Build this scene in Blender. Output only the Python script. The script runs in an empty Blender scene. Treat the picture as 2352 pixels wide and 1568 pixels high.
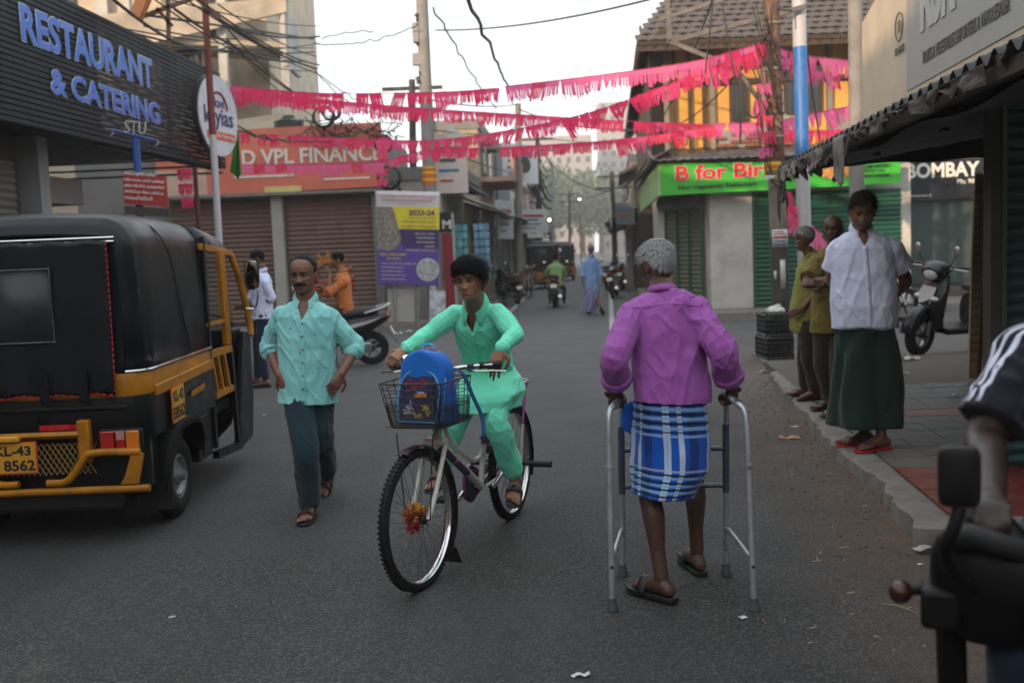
import bpy, math, random
import numpy as np
from mathutils import Vector, Matrix
R = math.radians
PI = math.pi
random.seed(7)
rng = np.random.default_rng(7)
scene = bpy.context.scene
COL = scene.collection
# ------------------------------------------------------------------ camera
CAM_H = 1.6
F_PX = 2287.0                      # focal length in units of a 2352-wide picture (35 mm lens)
PITCH = math.atan((784 - 575) / F_PX)
ROLL = R(2.3)
_F = Vector((0, math.cos(PITCH), -math.sin(PITCH)))
_U0 = Vector((0, math.sin(PITCH), math.cos(PITCH)))
_R0 = Vector((1, 0, 0))
_Rt = math.cos(ROLL) * _R0 - math.sin(ROLL) * _U0
_Up = math.sin(ROLL) * _R0 + math.cos(ROLL) * _U0
cam_data = bpy.data.cameras.new('camera')
cam = bpy.data.objects.new('camera', cam_data)
COL.objects.link(cam)
cam_data.sensor_width = 36.0
cam_data.lens = 36.0 * F_PX / 2352.0
cam_data.clip_start = 0.05
cam_data.clip_end = 3000
_m = Matrix((_Rt, _Up, -_F)).transposed().to_4x4()
_m.translation = Vector((0, 0, CAM_H))
cam.matrix_world = _m
cam_data.dof.use_dof = True
cam_data.dof.focus_distance = 4.75
cam_data.dof.aperture_fstop = 2.6
scene.camera = cam
# ------------------------------------------------------------------ sky, sun, exposure
SUN_EL, SUN_AZ = R(11.0), Vector((-0.56, -0.83, 0)).normalized()   # low sun behind the camera, to the left
world = bpy.data.worlds.new('World')
scene.world = world
world.use_nodes = True
wn = world.node_tree
wn.nodes.clear()
w_out = wn.nodes.new('ShaderNodeOutputWorld')
w_bg = wn.nodes.new('ShaderNodeBackground')
w_sky = wn.nodes.new('ShaderNodeTexSky')
w_sky.sky_type = 'NISHITA'
w_sky.sun_disc = False
w_sky.sun_elevation = SUN_EL
w_sky.sun_rotation = math.atan2(SUN_AZ.x, SUN_AZ.y)
w_sky.air_density = 1.6
w_sky.dust_density = 6.0
w_sky.ozone_density = 1.0
w_mix = wn.nodes.new('ShaderNodeMixRGB')
w_mix.inputs[0].default_value = 0.80
w_mix.inputs[2].default_value = (8.3, 8.95, 9.45, 1)       # even white morning overcast over the sky colour
wn.links.new(w_sky.outputs[0], w_mix.inputs[1])
wn.links.new(w_mix.outputs[0], w_bg.inputs[0])
w_bg.inputs[1].default_value = 0.145
wn.links.new(w_bg.outputs[0], w_out.inputs[0])
sun_l = bpy.data.lights.new('sun', 'SUN')
sun_l.energy = 3.6
sun_l.angle = R(0.6)
sun_l.color = (1.0, 0.70, 0.45)
sun = bpy.data.objects.new('sun', sun_l)
COL.objects.link(sun)
_sd = Vector((SUN_AZ.x * math.cos(SUN_EL), SUN_AZ.y * math.cos(SUN_EL), math.sin(SUN_EL)))
sun.rotation_euler = _sd.to_track_quat('Z', 'Y').to_euler()
sun.location = _sd * 60
scene.view_settings.view_transform = 'Standard'
scene.view_settings.look = 'None'
scene.view_settings.exposure = 0.45
scene.view_settings.gamma = 1.0
scene.view_settings.use_curve_mapping = False
scene.cycles.use_denoising = True
scene.cycles.max_bounces = 6
scene.cycles.transparent_max_bounces = 16
scene.cycles.volume_bounces = 2
# ------------------------------------------------------------------ where things stand (survey helpers)
def ray(px, py):
 d = _F * F_PX + _Rt * (px - 1176) + _Up * (784 - py)
 return d
def gp(px, py, z=0.0):
 """point of the level z that is seen at px,py"""
 d = ray(px, py)
 t = (z - CAM_H) / d.z
 return Vector((0, 0, CAM_H)) + d * t
def dp(px, py, Y):
 d = ray(px, py)
 return Vector((0, 0, CAM_H)) + d * (Y / d.y)
# ------------------------------------------------------------------ scene bookkeeping
def tag(o, label=None, cat=None, group=None, kind=None):
 if label: o['label'] = label
 if cat: o['category'] = cat
 if group: o['group'] = group
 if kind: o['kind'] = kind
 return o
def thing(name, label, cat, loc=(0, 0, 0), rz=0.0, group=None):
 o = bpy.data.objects.new(name, None)
 o.empty_display_size = 0.2
 COL.objects.link(o)
 o.location = loc
 o.rotation_euler = (0, 0, rz)
 return tag(o, label, cat, group)
def kids(o):
 return [c for c in bpy.data.objects if c.parent == o]
def copy_tree(o, parent=None, _map=None):
 if _map is None:
  _map = {}
  for c in bpy.data.objects:
   if c.parent: _map.setdefault(c.parent.name, []).append(c)
 c = o.copy()
 COL.objects.link(c)
 if parent: c.parent = parent
 for ch in _map.get(o.name, []): copy_tree(ch, c, _map)
 return c
# ------------------------------------------------------------------ mesh building
def link_mesh(name, me, mat, parent=None, smooth=True, sharp=35):
 o = bpy.data.objects.new(name, me)
 COL.objects.link(o)
 if parent: o.parent = parent
 if mat:
  me.materials.clear()
  me.materials.append(mat)
 if smooth:
  me.polygons.foreach_set('use_smooth', [True] * len(me.polygons))
  if sharp and sharp < 180: me.set_sharp_from_angle(angle=R(sharp))
 return o
class MB:
 def __init__(s): s.v = []; s.f = []; s.uv = []
 def add(s, vs, fs, uvs=None):
  o = len(s.v)
  s.v += [tuple(v) for v in vs]
  s.f += [tuple(i + o for i in f) for f in fs]
  if uvs: s.uv += [tuple(u) for u in uvs]
  return s
 def box(s, c, d, rz=0.0, M=None, taper=1.0):
  x, y, z = d[0] / 2, d[1] / 2, d[2] / 2
  vs = [Vector((sx * x * (taper if sz > 0 else 1), sy * y * (taper if sz > 0 else 1), sz * z)) for sz in (-1, 1) for sx, sy in ((-1, -1), (1, -1), (1, 1), (-1, 1))]
  if rz:
   Q = Matrix.Rotation(rz, 3, 'Z'); vs = [Q @ v for v in vs]
  if M is not None: vs = [M.to_3x3() @ v for v in vs]
  c = Vector(c)
  return s.add([v + c for v in vs], [(3, 2, 1, 0), (4, 5, 6, 7), (0, 1, 5, 4), (1, 2, 6, 5), (2, 3, 7, 6), (3, 0, 4, 7)])
 def beam(s, a, b, w, h, up=(0, 0, 1)):
  a, b = Vector(a), Vector(b)
  d = (b - a).normalized(); u = Vector(up)
  x = d.cross(u)
  if x.length < 1e-4: x = d.cross(Vector((1, 0, 0)))
  x.normalize(); z = x.cross(d)
  q = [(-1, -1), (1, -1), (1, 1), (-1, 1)]
  vs = [p + x * (i * w / 2) + z * (j * h / 2) for p in (a, b) for i, j in q]
  return s.add(vs, [(0, 1, 2, 3), (7, 6, 5, 4), (0, 4, 5, 1), (1, 5, 6, 2), (2, 6, 7, 3), (3, 7, 4, 0)])
 def tube(s, pts, r, n=8, closed=False, caps=True, flat=1.0, up=None):
  pts = [Vector(p) for p in pts]; m = len(pts)
  rs = r if isinstance(r, (list, tuple)) else [r] * m
  vs = []; nrm = None
  for i, p in enumerate(pts):
   if closed: t = pts[(i + 1) % m] - pts[i - 1]
   else: t = pts[min(i + 1, m - 1)] - pts[max(i - 1, 0)]
   if t.length < 1e-9: t = Vector((0, 0, 1))
   t.normalize()
   if nrm is None:
    a = Vector(up) if up else (Vector((0, 0, 1)) if abs(t.z) < .9 else Vector((1, 0, 0)))
    nrm = (a - t * a.dot(t)).normalized()
   else:
    nrm = nrm - t * nrm.dot(t)
    nrm = nrm.normalized() if nrm.length > 1e-6 else t.orthogonal().normalized()
   b = t.cross(nrm)
   for k in range(n):
    a = 2 * PI * k / n
    vs.append(p + nrm * (math.cos(a) * rs[i] * flat) + b * (math.sin(a) * rs[i]))
  fs = []
  for i in range(m if closed else m - 1):
   j = (i + 1) % m
   for k in range(n):
    l = (k + 1) % n
    fs.append((i * n + k, i * n + l, j * n + l, j * n + k))
  if caps and not closed:
   fs.append(tuple(range(n - 1, -1, -1)))
   fs.append(tuple((m - 1) * n + k for k in range(n)))
  return s.add(vs, fs)
 def rings(s, rings, caps=True, closed_u=True, uv=False):
  n = len(rings[0]); m = len(rings)
  vs = [v for r in rings for v in r]
  fs = []
  for i in range(m - 1):
   for k in range(n if closed_u else n - 1):
    l = (k + 1) % n
    fs.append((i * n + k, i * n + l, (i + 1) * n + l, (i + 1) * n + k))
  if caps and closed_u:
   fs.append(tuple(range(n - 1, -1, -1)))
   fs.append(tuple((m - 1) * n + k for k in range(n)))
  return s.add(vs, fs)
 def ball(s, c, r, n=12, m=8, M=None):
  c = Vector(c); r = (r, r, r) if not isinstance(r, (tuple, list)) else r
  vs = [Vector((0, 0, -r[2]))]
  for i in range(1, m):
   a = PI * i / m - PI / 2
   for k in range(n):
    b = 2 * PI * k / n
    vs.append(Vector((r[0] * math.cos(a) * math.cos(b), r[1] * math.cos(a) * math.sin(b), r[2] * math.sin(a))))
  vs.append(Vector((0, 0, r[2])))
  if M is not None: vs = [M.to_3x3() @ v for v in vs]
  fs = [(0, 1 + (k + 1) % n, 1 + k) for k in range(n)]
  for i in range(m - 2):
   for k in range(n):
    l = (k + 1) % n
    fs.append((1 + i * n + k, 1 + i * n + l, 1 + (i + 1) * n + l, 1 + (i + 1) * n + k))
  t = len(vs) - 1; o = 1 + (m - 2) * n
  fs += [(o + k, o + (k + 1) % n, t) for k in range(n)]
  return s.add([v + c for v in vs], fs)
 def lathe(s, prof, c=(0, 0, 0), axis='Z', n=24, M=None):
  """prof: list of (radius, height)"""
  rings = []
  for r, h in prof:
   ring = []
   for k in range(n):
    a = 2 * PI * k / n
    p = Vector((r * math.cos(a), r * math.sin(a), h))
    if axis == 'Y': p = Vector((p.x, p.z, -p.y))
    if axis == 'X': p = Vector((p.z, p.x, p.y))
    if M is not None: p = M.to_3x3() @ p
    ring.append(p + Vector(c))
   rings.append(ring)
  return s.rings(rings, caps=(prof[0][0] > 1e-5 and prof[-1][0] > 1e-5))
 def prism(s, poly, a, b):
  """poly: 3D points list, extruded along vector from a(offset) to b(offset)"""
  n = len(poly); a = Vector(a); b = Vector(b)
  vs = [Vector(p) + a for p in poly] + [Vector(p) + b for p in poly]
  fs = [tuple(range(n - 1, -1, -1)), tuple(range(n, 2 * n))] + [(k, (k + 1) % n, n + (k + 1) % n, n + k) for k in range(n)]
  return s.add(vs, fs)
 def quad(s, a, b, c, d, uvs=None): return s.add([a, b, c, d], [(0, 1, 2, 3)], uvs)
 def grid(s, fn, nu, nv, wrap=False):
  vs = [fn(i / nu, j / nv) for j in range(nv + 1) for i in range(nu + 1)]
  fs = [(j * (nu + 1) + i, j * (nu + 1) + i + 1, (j + 1) * (nu + 1) + i + 1, (j + 1) * (nu + 1) + i) for j in range(nv) for i in range(nu)]
  uvs = [(i / nu, j / nv) for j in range(nv + 1) for i in range(nu + 1)]
  return s.add(vs, fs, uvs)
 def xf(s, M):
  s.v = [tuple(M @ Vector(v)) for v in s.v]; return s
 def mesh(s, name='mesh'):
  me = bpy.data.meshes.new(name)
  me.from_pydata(s.v, [], s.f)
  me.update()
  if s.uv and len(s.uv) == len(s.v):
   ul = me.uv_layers.new(name='UVMap')
   idx = np.empty(len(me.loops), np.int32); me.loops.foreach_get('vertex_index', idx)
   ul.data.foreach_set('uv', np.array(s.uv, np.float32)[idx].ravel())
  return me
 def build(s, name, mat, parent=None, smooth=True, sharp=35, bevel=0, thick=0, seg=2, fix=True):
  me = s.mesh(name)
  if fix and not thick:
   import bmesh
   bm = bmesh.new(); bm.from_mesh(me); bmesh.ops.recalc_face_normals(bm, faces=bm.faces); bm.to_mesh(me); bm.free()
  o = link_mesh(name, me, mat, parent, smooth, sharp)
  if thick:
   md = o.modifiers.new('thickness', 'SOLIDIFY'); md.thickness = thick; md.offset = 0
  if bevel:
   md = o.modifiers.new('bevel', 'BEVEL'); md.width = bevel; md.segments = seg; md.limit_method = 'ANGLE'; md.angle_limit = R(40)
  return o
def box_part(name, mat, parent, c, d, rz=0, bevel=0.0, M=None):
 return MB().box(c, d, rz, M).build(name, mat, parent, smooth=bevel > 0, bevel=bevel, fix=False)
# ------------------------------------------------------------------ smooth value noise on arrays
def vnoise(P, seed=0):
 P = np.asarray(P, np.float64) + seed * 17.37
 i = np.floor(P).astype(np.int64); f = P - i
 f = f * f * (3 - 2 * f)
 def h(x, y, z):
  n = (x * 374761393 + y * 668265263 + z * 2147483647 + seed * 974711) & 0xffffffff
  n = ((n ^ (n >> 13)) * 1274126177) & 0xffffffff
  return ((n ^ (n >> 16)) & 0xffff) / 32767.5 - 1
 x, y, z = i[:, 0], i[:, 1], i[:, 2]; u, v, w = f[:, 0], f[:, 1], f[:, 2]
 L = lambda a, b, t: a + (b - a) * t
 return L(L(L(h(x, y, z), h(x + 1, y, z), u), L(h(x, y + 1, z), h(x + 1, y + 1, z), u), v),
    L(L(h(x, y, z + 1), h(x + 1, y, z + 1), u), L(h(x, y + 1, z + 1), h(x + 1, y + 1, z + 1), u), v), w)
def get_co(me):
 a = np.empty(len(me.vertices) * 3, np.float32); me.vertices.foreach_get('co', a); return a.reshape(-1, 3).astype(np.float64)
def get_no(me):
 a = np.empty(len(me.vertices) * 3, np.float32); me.vertex_normals.foreach_get('vector', a); return a.reshape(-1, 3).astype(np.float64)
def set_co(me, co):
 me.vertices.foreach_set('co', co.astype(np.float32).ravel()); me.update()
def remeshed(mb, voxel, smooth=3, disp=None, cut=None, name='mesh'):
 me = mb.mesh(name)
 o = bpy.data.objects.new('tmp', me); COL.objects.link(o)
 md = o.modifiers.new('r', 'REMESH'); md.mode = 'VOXEL'; md.voxel_size = voxel; md.use_smooth_shade = True
 if smooth:
  ms = o.modifiers.new('s', 'SMOOTH'); ms.iterations = smooth; ms.factor = 0.5
 dg = bpy.context.evaluated_depsgraph_get(); dg.update()
 out = bpy.data.meshes.new_from_object(o.evaluated_get(dg))
 out.name = name
 bpy.data.objects.remove(o); bpy.data.meshes.remove(me)
 if disp is not None:
  co = get_co(out); no = get_no(out)
  d = disp(co, no)
  set_co(out, co + (no * d[:, None] if d.ndim == 1 else d))
 if cut is not None:
  import bmesh
  co = get_co(out); bad = cut(co)
  bm = bmesh.new(); bm.from_mesh(out); bm.verts.ensure_lookup_table()
  bmesh.ops.delete(bm, geom=[bm.verts[i] for i in np.nonzero(bad)[0]], context='VERTS')
  bm.to_mesh(out); bm.free()
 return out
def catmull(pts, k=6):
 pts = [Vector(p) for p in pts]; out = []
 for i in range(len(pts) - 1):
  p0, p1, p2, p3 = pts[max(i - 1, 0)], pts[i], pts[i + 1], pts[min(i + 2, len(pts) - 1)]
  for j in range(k):
   t = j / k
   out.append(.5 * ((2 * p1) + (p2 - p0) * t + (2 * p0 - 5 * p1 + 4 * p2 - p3) * t * t + (3 * p1 - p0 - 3 * p2 + p3) * t ** 3))
 out.append(pts[-1]); return out
def lerp_tab(tab, x):
 xs = [t[0] for t in tab]
 return [float(np.interp(x, xs, [t[k] for t in tab])) for k in range(1, len(tab[0]))]
# ------------------------------------------------------------------ materials
_mats = {}
def mat(name, col, rough=.6, metal=0.0, var=.12, scale=6.0, bump=0.0, bscale=60.0, spec=.5, coat=0.0, dirt=0.0, dirt_col=(.10, .07, .045), dscale=3.0, alpha=1.0, trans=0.0, emit=0.0, sheen=0.0, stretch=(1, 1, 1), ior=None):
 if name in _mats: return _mats[name]
 m = bpy.data.materials.new(name); _mats[name] = m
 m.use_nodes = True; nt = m.node_tree; N = nt.nodes; L = nt.links
 b = N['Principled BSDF']
 b.inputs['Roughness'].default_value = rough; b.inputs['Metallic'].default_value = metal
 b.inputs['Specular IOR Level'].default_value = spec
 if coat: b.inputs['Coat Weight'].default_value = coat; b.inputs['Coat Roughness'].default_value = .08
 if sheen: b.inputs['Sheen Weight'].default_value = sheen
 if trans: b.inputs['Transmission Weight'].default_value = trans
 if ior: b.inputs['IOR'].default_value = ior
 b.inputs['Alpha'].default_value = alpha
 tc = N.new('ShaderNodeTexCoord'); mp = N.new('ShaderNodeMapping'); mp.inputs['Scale'].default_value = stretch
 L.new(tc.outputs['Object'], mp.inputs[0])
 n1 = N.new('ShaderNodeTexNoise'); n1.inputs['Scale'].default_value = scale; n1.inputs['Detail'].default_value = 6
 L.new(mp.outputs[0], n1.inputs['Vector'])
 mr = N.new('ShaderNodeMapRange'); mr.inputs[1].default_value = .25; mr.inputs[2].default_value = .75
 mr.inputs[3].default_value = 1 - var; mr.inputs[4].default_value = 1 + var
 L.new(n1.outputs[0], mr.inputs[0])
 mu = N.new('ShaderNodeMixRGB'); mu.blend_type = 'MULTIPLY'; mu.inputs[0].default_value = 1; mu.inputs[1].default_value = (*col, 1)
 L.new(mr.outputs[0], mu.inputs[2]); c = mu.outputs[0]
 if dirt:
  n2 = N.new('ShaderNodeTexNoise'); n2.inputs['Scale'].default_value = dscale; n2.inputs['Detail'].default_value = 8; n2.inputs['Roughness'].default_value = .7
  L.new(mp.outputs[0], n2.inputs['Vector'])
  m2 = N.new('ShaderNodeMapRange'); m2.inputs[1].default_value = .45; m2.inputs[2].default_value = .75; m2.inputs[4].default_value = dirt
  L.new(n2.outputs[0], m2.inputs[0])
  mx = N.new('ShaderNodeMixRGB'); mx.inputs[2].default_value = (*dirt_col, 1)
  L.new(m2.outputs[0], mx.inputs[0]); L.new(c, mx.inputs[1]); c = mx.outputs[0]
 L.new(c, b.inputs['Base Color'])
 if emit:
  L.new(c, b.inputs['Emission Color']); b.inputs['Emission Strength'].default_value = emit
 rr = N.new('ShaderNodeMapRange'); rr.inputs[1].default_value = .3; rr.inputs[2].default_value = .7
 rr.inputs[3].default_value = max(0, rough - .1); rr.inputs[4].default_value = min(1, rough + .1)
 L.new(n1.outputs[0], rr.inputs[0]); L.new(rr.outputs[0], b.inputs['Roughness'])
 if bump:
  n3 = N.new('ShaderNodeTexNoise'); n3.inputs['Scale'].default_value = bscale; n3.inputs['Detail'].default_value = 4
  L.new(mp.outputs[0], n3.inputs['Vector'])
  bp = N.new('ShaderNodeBump'); bp.inputs['Strength'].default_value = bump; bp.inputs['Distance'].default_value = .01
  L.new(n3.outputs[0], bp.inputs['Height']); L.new(bp.outputs[0], b.inputs['Normal'])
 return m
def paint(name, col, **k): return mat(name, col, rough=k.pop('rough', .35), coat=k.pop('coat', .4), **k)
def cloth(name, col, **k):
 return mat(name, col, rough=k.pop('rough', .85), sheen=k.pop('sheen', .15), spec=.2, var=k.pop('var', .06), bump=k.pop('bump', .25), bscale=k.pop('bscale', 350), **k)
def nodes_of(m): return m.node_tree.nodes, m.node_tree.links, m.node_tree.nodes['Principled BSDF']
# ------------------------------------------------------------------ lettering
def text_mesh(txt, size=1.0, depth=.01, bold=0.0, spacing=1.0, align='LEFT', shear=0.0):
 cu = bpy.data.curves.new('txt', 'FONT'); cu.body = txt; cu.size = size; cu.extrude = depth / 2; cu.offset = bold * size
 cu.space_character = spacing; cu.align_x = align; cu.shear = shear; cu.resolution_u = 3
 o = bpy.data.objects.new('txt', cu); COL.objects.link(o)
 dg = bpy.context.evaluated_depsgraph_get(); dg.update()
 me = bpy.data.meshes.new_from_object(o.evaluated_get(dg))
 bpy.data.objects.remove(o); bpy.data.curves.remove(cu)
 me.name = 'lettering'
 return me
def fit_text(txt, o, x, up, width, height, parent, m, depth=.012, bold=.01, name='lettering', shear=0, keep=False, align='L'):
 """write txt so it fills width x height from corner o along x, letters upright along up"""
 me = text_mesh(txt, 1.0, depth / max(height, 1e-3), bold, shear=shear)
 co = get_co(me)
 if len(co) == 0: return None
 mn, mx = co.min(0), co.max(0)
 sy = height / (mx[1] - mn[1]); sx = width / (mx[0] - mn[0]) if width else sy
 if keep: sx = sy = min(sx, sy)
 x = Vector(x).normalized(); up = Vector(up).normalized(); n = x.cross(up); o = Vector(o)
 out = (co[:, :1] - mn[0]) * sx * np.array(x)[None] + (co[:, 1:2] - mn[1]) * sy * np.array(up)[None] + co[:, 2:3] * height * np.array(n)[None] + np.array(o)[None]
 set_co(me, out)
 return link_mesh(name, me, m, parent, smooth=False)
def fit_letters(txt, o, x, up, width, height, parent, m, depth=.03, bold=.02, name='letter', edge=None, edge_m=None):
 """every letter its own object"""
 cell = []
 whole = get_co(text_mesh(txt, 1, 0, bold)); W = whole[:, 0].max() - whole[:, 0].min(); x0 = whole[:, 0].min()
 H0, H1 = whole[:, 1].min(), whole[:, 1].max()
 pre = 0
 x = Vector(x).normalized(); up = Vector(up).normalized(); n = x.cross(up); o = Vector(o)
 sx, sy = width / W, height / (H1 - H0)
 for i, ch in enumerate(txt):
  if ch == ' ': continue
  a = get_co(text_mesh(txt[:i] + '|', 1, 0, bold))[:, 0].max(); b0 = get_co(text_mesh('|', 1, 0, bold))[:, 0].max()
  off = a - b0
  for k, (bb, mm, nm, dd, zoff) in enumerate([(bold, m, name, depth, 0)] + ([(bold + edge, edge_m, 'letter_edge', depth * .7, -.004)] if edge else [])):
   me = text_mesh(ch, 1, dd / height, bb); co = get_co(me)
   co[:, 0] += off - x0; co[:, 1] -= H0
   out = co[:, :1] * sx * np.array(x)[None] + co[:, 1:2] * sy * np.array(up)[None] + (co[:, 2:3] * height + zoff) * np.array(n)[None] + np.array(o)[None]
   set_co(me, out)
   ob = link_mesh(nm, me, mm, parent if k == 0 else cell[-1], smooth=False)
   if k == 0: cell.append(ob)
def zset(v, z): v = Vector(v); v.z = z; return v
def toe_dir(h, t, z=0.0):
 d = gp(*t, z) - gp(*h, z); return (d.x, d.y, 0)
black_rubber = mat('black_rubber', (.012, .012, .013), rough=.65, var=.2, bump=.2, bscale=90)
# ================================================================== ground, kerb, footpath
LD, RD = .073, .107            # the two sides of the street drift to the right by these slopes
def rx_(Y): return 3.05 + RD * (Y - 21)
def lx_(Y): return -1.5 + LD * (Y - 23)
asph = mat('asphalt', (.088, .085, .081), rough=.80, var=.16, scale=1.3, bump=.0)
N, L, b = nodes_of(asph)
tc = N['Texture Coordinate']
def nz(scale, det=4, rough=.6, vec=None):
 n = N.new('ShaderNodeTexNoise'); n.inputs['Scale'].default_value = scale; n.inputs['Detail'].default_value = det; n.inputs['Roughness'].default_value = rough
 L.new(vec or tc.outputs['Object'], n.inputs['Vector']); return n.outputs[0]
def rng_(s, a, b_, c=0.0, d=1.0):
 n = N.new('ShaderNodeMapRange'); L.new(s, n.inputs[0])
 for i, v in enumerate((a, b_, c, d)): n.inputs[i + 1].default_value = v
 return n.outputs[0]
def mixc(f, c1, c2, mode='MIX'):
 n = N.new('ShaderNodeMixRGB'); n.blend_type = mode
 for i, v in enumerate((f, c1, c2)):
  if isinstance(v, (int, float)): n.inputs[i].default_value = v
  elif isinstance(v, tuple): n.inputs[i].default_value = (*v, 1)
  else: L.new(v, n.inputs[i])
 return n.outputs[0]
def mth(op, a, b_=None):
 n = N.new('ShaderNodeMath'); n.operation = op
 for i, v in enumerate((a, b_)):
  if v is None: continue
  if isinstance(v, (int, float)): n.inputs[i].default_value = v
  else: L.new(v, n.inputs[i])
 return n.outputs[0]
base = b.inputs['Base Color'].links[0].from_socket
vo = N.new('ShaderNodeTexVoronoi'); vo.inputs['Scale'].default_value = 75; vo.inputs['Randomness'].default_value = 1; L.new(tc.outputs['Object'], vo.inputs['Vector'])
stone = rng_(vo.outputs['Distance'], .12, .55, 1.45, .34)
agg = mixc(1.0, base, stone, 'MULTIPLY')
sepc = N.new('ShaderNodeSeparateColor'); L.new(vo.outputs['Color'], sepc.inputs[0])
agg = mixc(1.0, agg, rng_(sepc.outputs[0], 0, 1, .5, 1.5), 'MULTIPLY')
agg = mixc(rng_(nz(.45, 5), .35, .7, 0, .6), agg, (.047, .047, .049))
mpx = N.new('ShaderNodeMapping'); mpx.inputs['Scale'].default_value = (1.1, .07, 1); L.new(tc.outputs['Object'], mpx.inputs[0])
agg = mixc(1.0, agg, rng_(nz(1.0, 4, .6, mpx.outputs[0]), .3, .7, .72, 1.22), 'MULTIPLY')
vc = N.new('ShaderNodeTexVoronoi'); vc.feature = 'DISTANCE_TO_EDGE'; vc.inputs['Scale'].default_value = .42
nvv = N.new('ShaderNodeVectorMath'); nn_ = N.new('ShaderNodeTexNoise'); nn_.inputs['Scale'].default_value = 3; nn_.inputs['Detail'].default_value = 6; L.new(tc.outputs['Object'], nn_.inputs['Vector']); nvv.operation = 'MULTIPLY_ADD'; L.new(nn_.outputs['Color'], nvv.inputs[0]); nvv.inputs[1].default_value = (.35, .35, 0); L.new(tc.outputs['Object'], nvv.inputs[2]); L.new(nvv.outputs[0], vc.inputs['Vector'])
agg = mixc(mth('MULTIPLY', rng_(vc.outputs['Distance'], .0, .006, .75, 0), rng_(nz(.6, 3), .5, .58)), agg, (.03, .029, .028))
agg = mixc(rng_(nz(260, 2), .50, .64, 0, .55), agg, (.022, .022, .023))
agg = mixc(rng_(nz(.9, 6, .65), .60, .70, 0, .55), agg, (.035, .034, .034))
agg = mixc(rng_(nz(2.2, 8, .7), .60, .76, 0, .45), agg, (.12, .105, .085))
sep = N.new('ShaderNodeSeparateXYZ'); L.new(tc.outputs['Object'], sep.inputs[0])
# reddish dirt blown against the kerb: distance to the kerb line plus noise
kd = mth('SUBTRACT', mth('MULTIPLY_ADD', sep.outputs[1], .115), sep.outputs[0])
kd.node.inputs[1].default_value = 0
kx = mth('ADD', mth('MULTIPLY', sep.outputs[1], .115), 1.72)
kd = mth('SUBTRACT', kx, sep.outputs[0])
edge = mth('ADD', kd, mth('MULTIPLY', mth('SUBTRACT', nz(1.6, 6), .5), 1.3))
near = rng_(sep.outputs[1], 13.0, 16.0, 1, 0)
dirtf = mth('MULTIPLY', rng_(edge, .05, 1.0, .95, 0), near)
dcol = mixc(rng_(nz(14, 6), .3, .7), (.170, .098, .058), (.080, .060, .045))
agg = mixc(dirtf, agg, dcol)
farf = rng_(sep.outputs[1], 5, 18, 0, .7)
agg = mixc(farf, agg, (.120, .123, .127))  # road lightens with distance; nearby shade and vignetting are put into the colour
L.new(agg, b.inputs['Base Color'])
bp_ = N.new('ShaderNodeBump'); bp_.inputs['Strength'].default_value = .85; bp_.inputs['Distance'].default_value = .010
hh = mth('ADD', mth('MULTIPLY', vo.outputs['Distance'], -1.0), mth('MULTIPLY', nz(180, 3), .6)); L.new(hh, bp_.inputs['Height']); L.new(bp_.outputs[0], b.inputs['Normal'])
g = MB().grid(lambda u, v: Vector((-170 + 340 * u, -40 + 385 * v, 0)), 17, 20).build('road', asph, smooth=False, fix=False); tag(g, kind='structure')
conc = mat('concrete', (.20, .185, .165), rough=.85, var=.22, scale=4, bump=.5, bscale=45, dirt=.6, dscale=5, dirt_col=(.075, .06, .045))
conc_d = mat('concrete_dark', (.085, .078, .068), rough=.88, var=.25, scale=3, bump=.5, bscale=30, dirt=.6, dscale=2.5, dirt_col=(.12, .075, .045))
KH = .10
kpx = [(1769, 866), (1799, 914), (1857, 967), (1883, 1000), (1931, 1055), (1951, 1070), (2018, 1116), (2040, 1150), (2071, 1193), (2101, 1238), (2135, 1246), (2185, 1244)]
kpt = [gp(x, y, .03) for x, y in kpx]
rr = random.Random(4)
outer = []
for i in range(len(kpt) - 1):
 n = max(2, int((kpt[i + 1] - kpt[i]).length / .10))
 for k in range(n):
  p = kpt[i].lerp(kpt[i + 1], k / n); outer.append(Vector((p.x + rr.uniform(-.025, .022), p.y + rr.uniform(-.02, .02), 0)))
outer.append(Vector((kpt[-1].x, kpt[-1].y, 0)))
FD = Vector((.115, 1, 0)).normalized(); FN = Vector((FD.y, -FD.x, 0))
k0 = outer[0]; kend = outer[-1]
def inner_at(p, w=.36):
 t = (p - k0).dot(FD); base = k0 + FD * t;
 return Vector((1.66 + .12 * p.y, p.y, 0))
km = MB(); rows = []
for p in outer[:-8]:
 q = inner_at(p)
 rows.append([Vector((p.x, p.y, -.02)), Vector((p.x + .004, p.y, KH - .02 + rr.uniform(-.008, .004))), Vector((p.x + .025, p.y, KH + rr.uniform(-.006, .002))), Vector((p.x * .5 + q.x * .5, p.y, KH + rr.uniform(-.003, .003))), Vector((q.x, q.y, KH)), Vector((q.x, q.y, -.02))])
rows = [r for r in rows]
km.rings(rows[::-1], caps=True, closed_u=False)
kp = outer[-9:]
km.prism([Vector((p.x, p.y, 0)) for p in kp] + [Vector((3.4, kend.y, 0)), Vector((3.4, 5.202, 0)), Vector((2.284, 5.202, 0)), Vector((1.662 + .12 * (kp[0].y + .02), kp[0].y + .02, 0)), Vector((kp[0].x, kp[0].y + .02, 0))], (0, 0, -.02), (0, 0, KH - .002))
ko = km.build('kerb', conc, smooth=False); tag(ko, kind='structure')
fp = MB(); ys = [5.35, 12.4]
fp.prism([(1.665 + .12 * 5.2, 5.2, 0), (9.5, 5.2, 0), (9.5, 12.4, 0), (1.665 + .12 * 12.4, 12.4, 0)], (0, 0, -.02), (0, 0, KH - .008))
foot = fp.build('footpath', conc_d, smooth=False); tag(foot, kind='structure')
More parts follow.
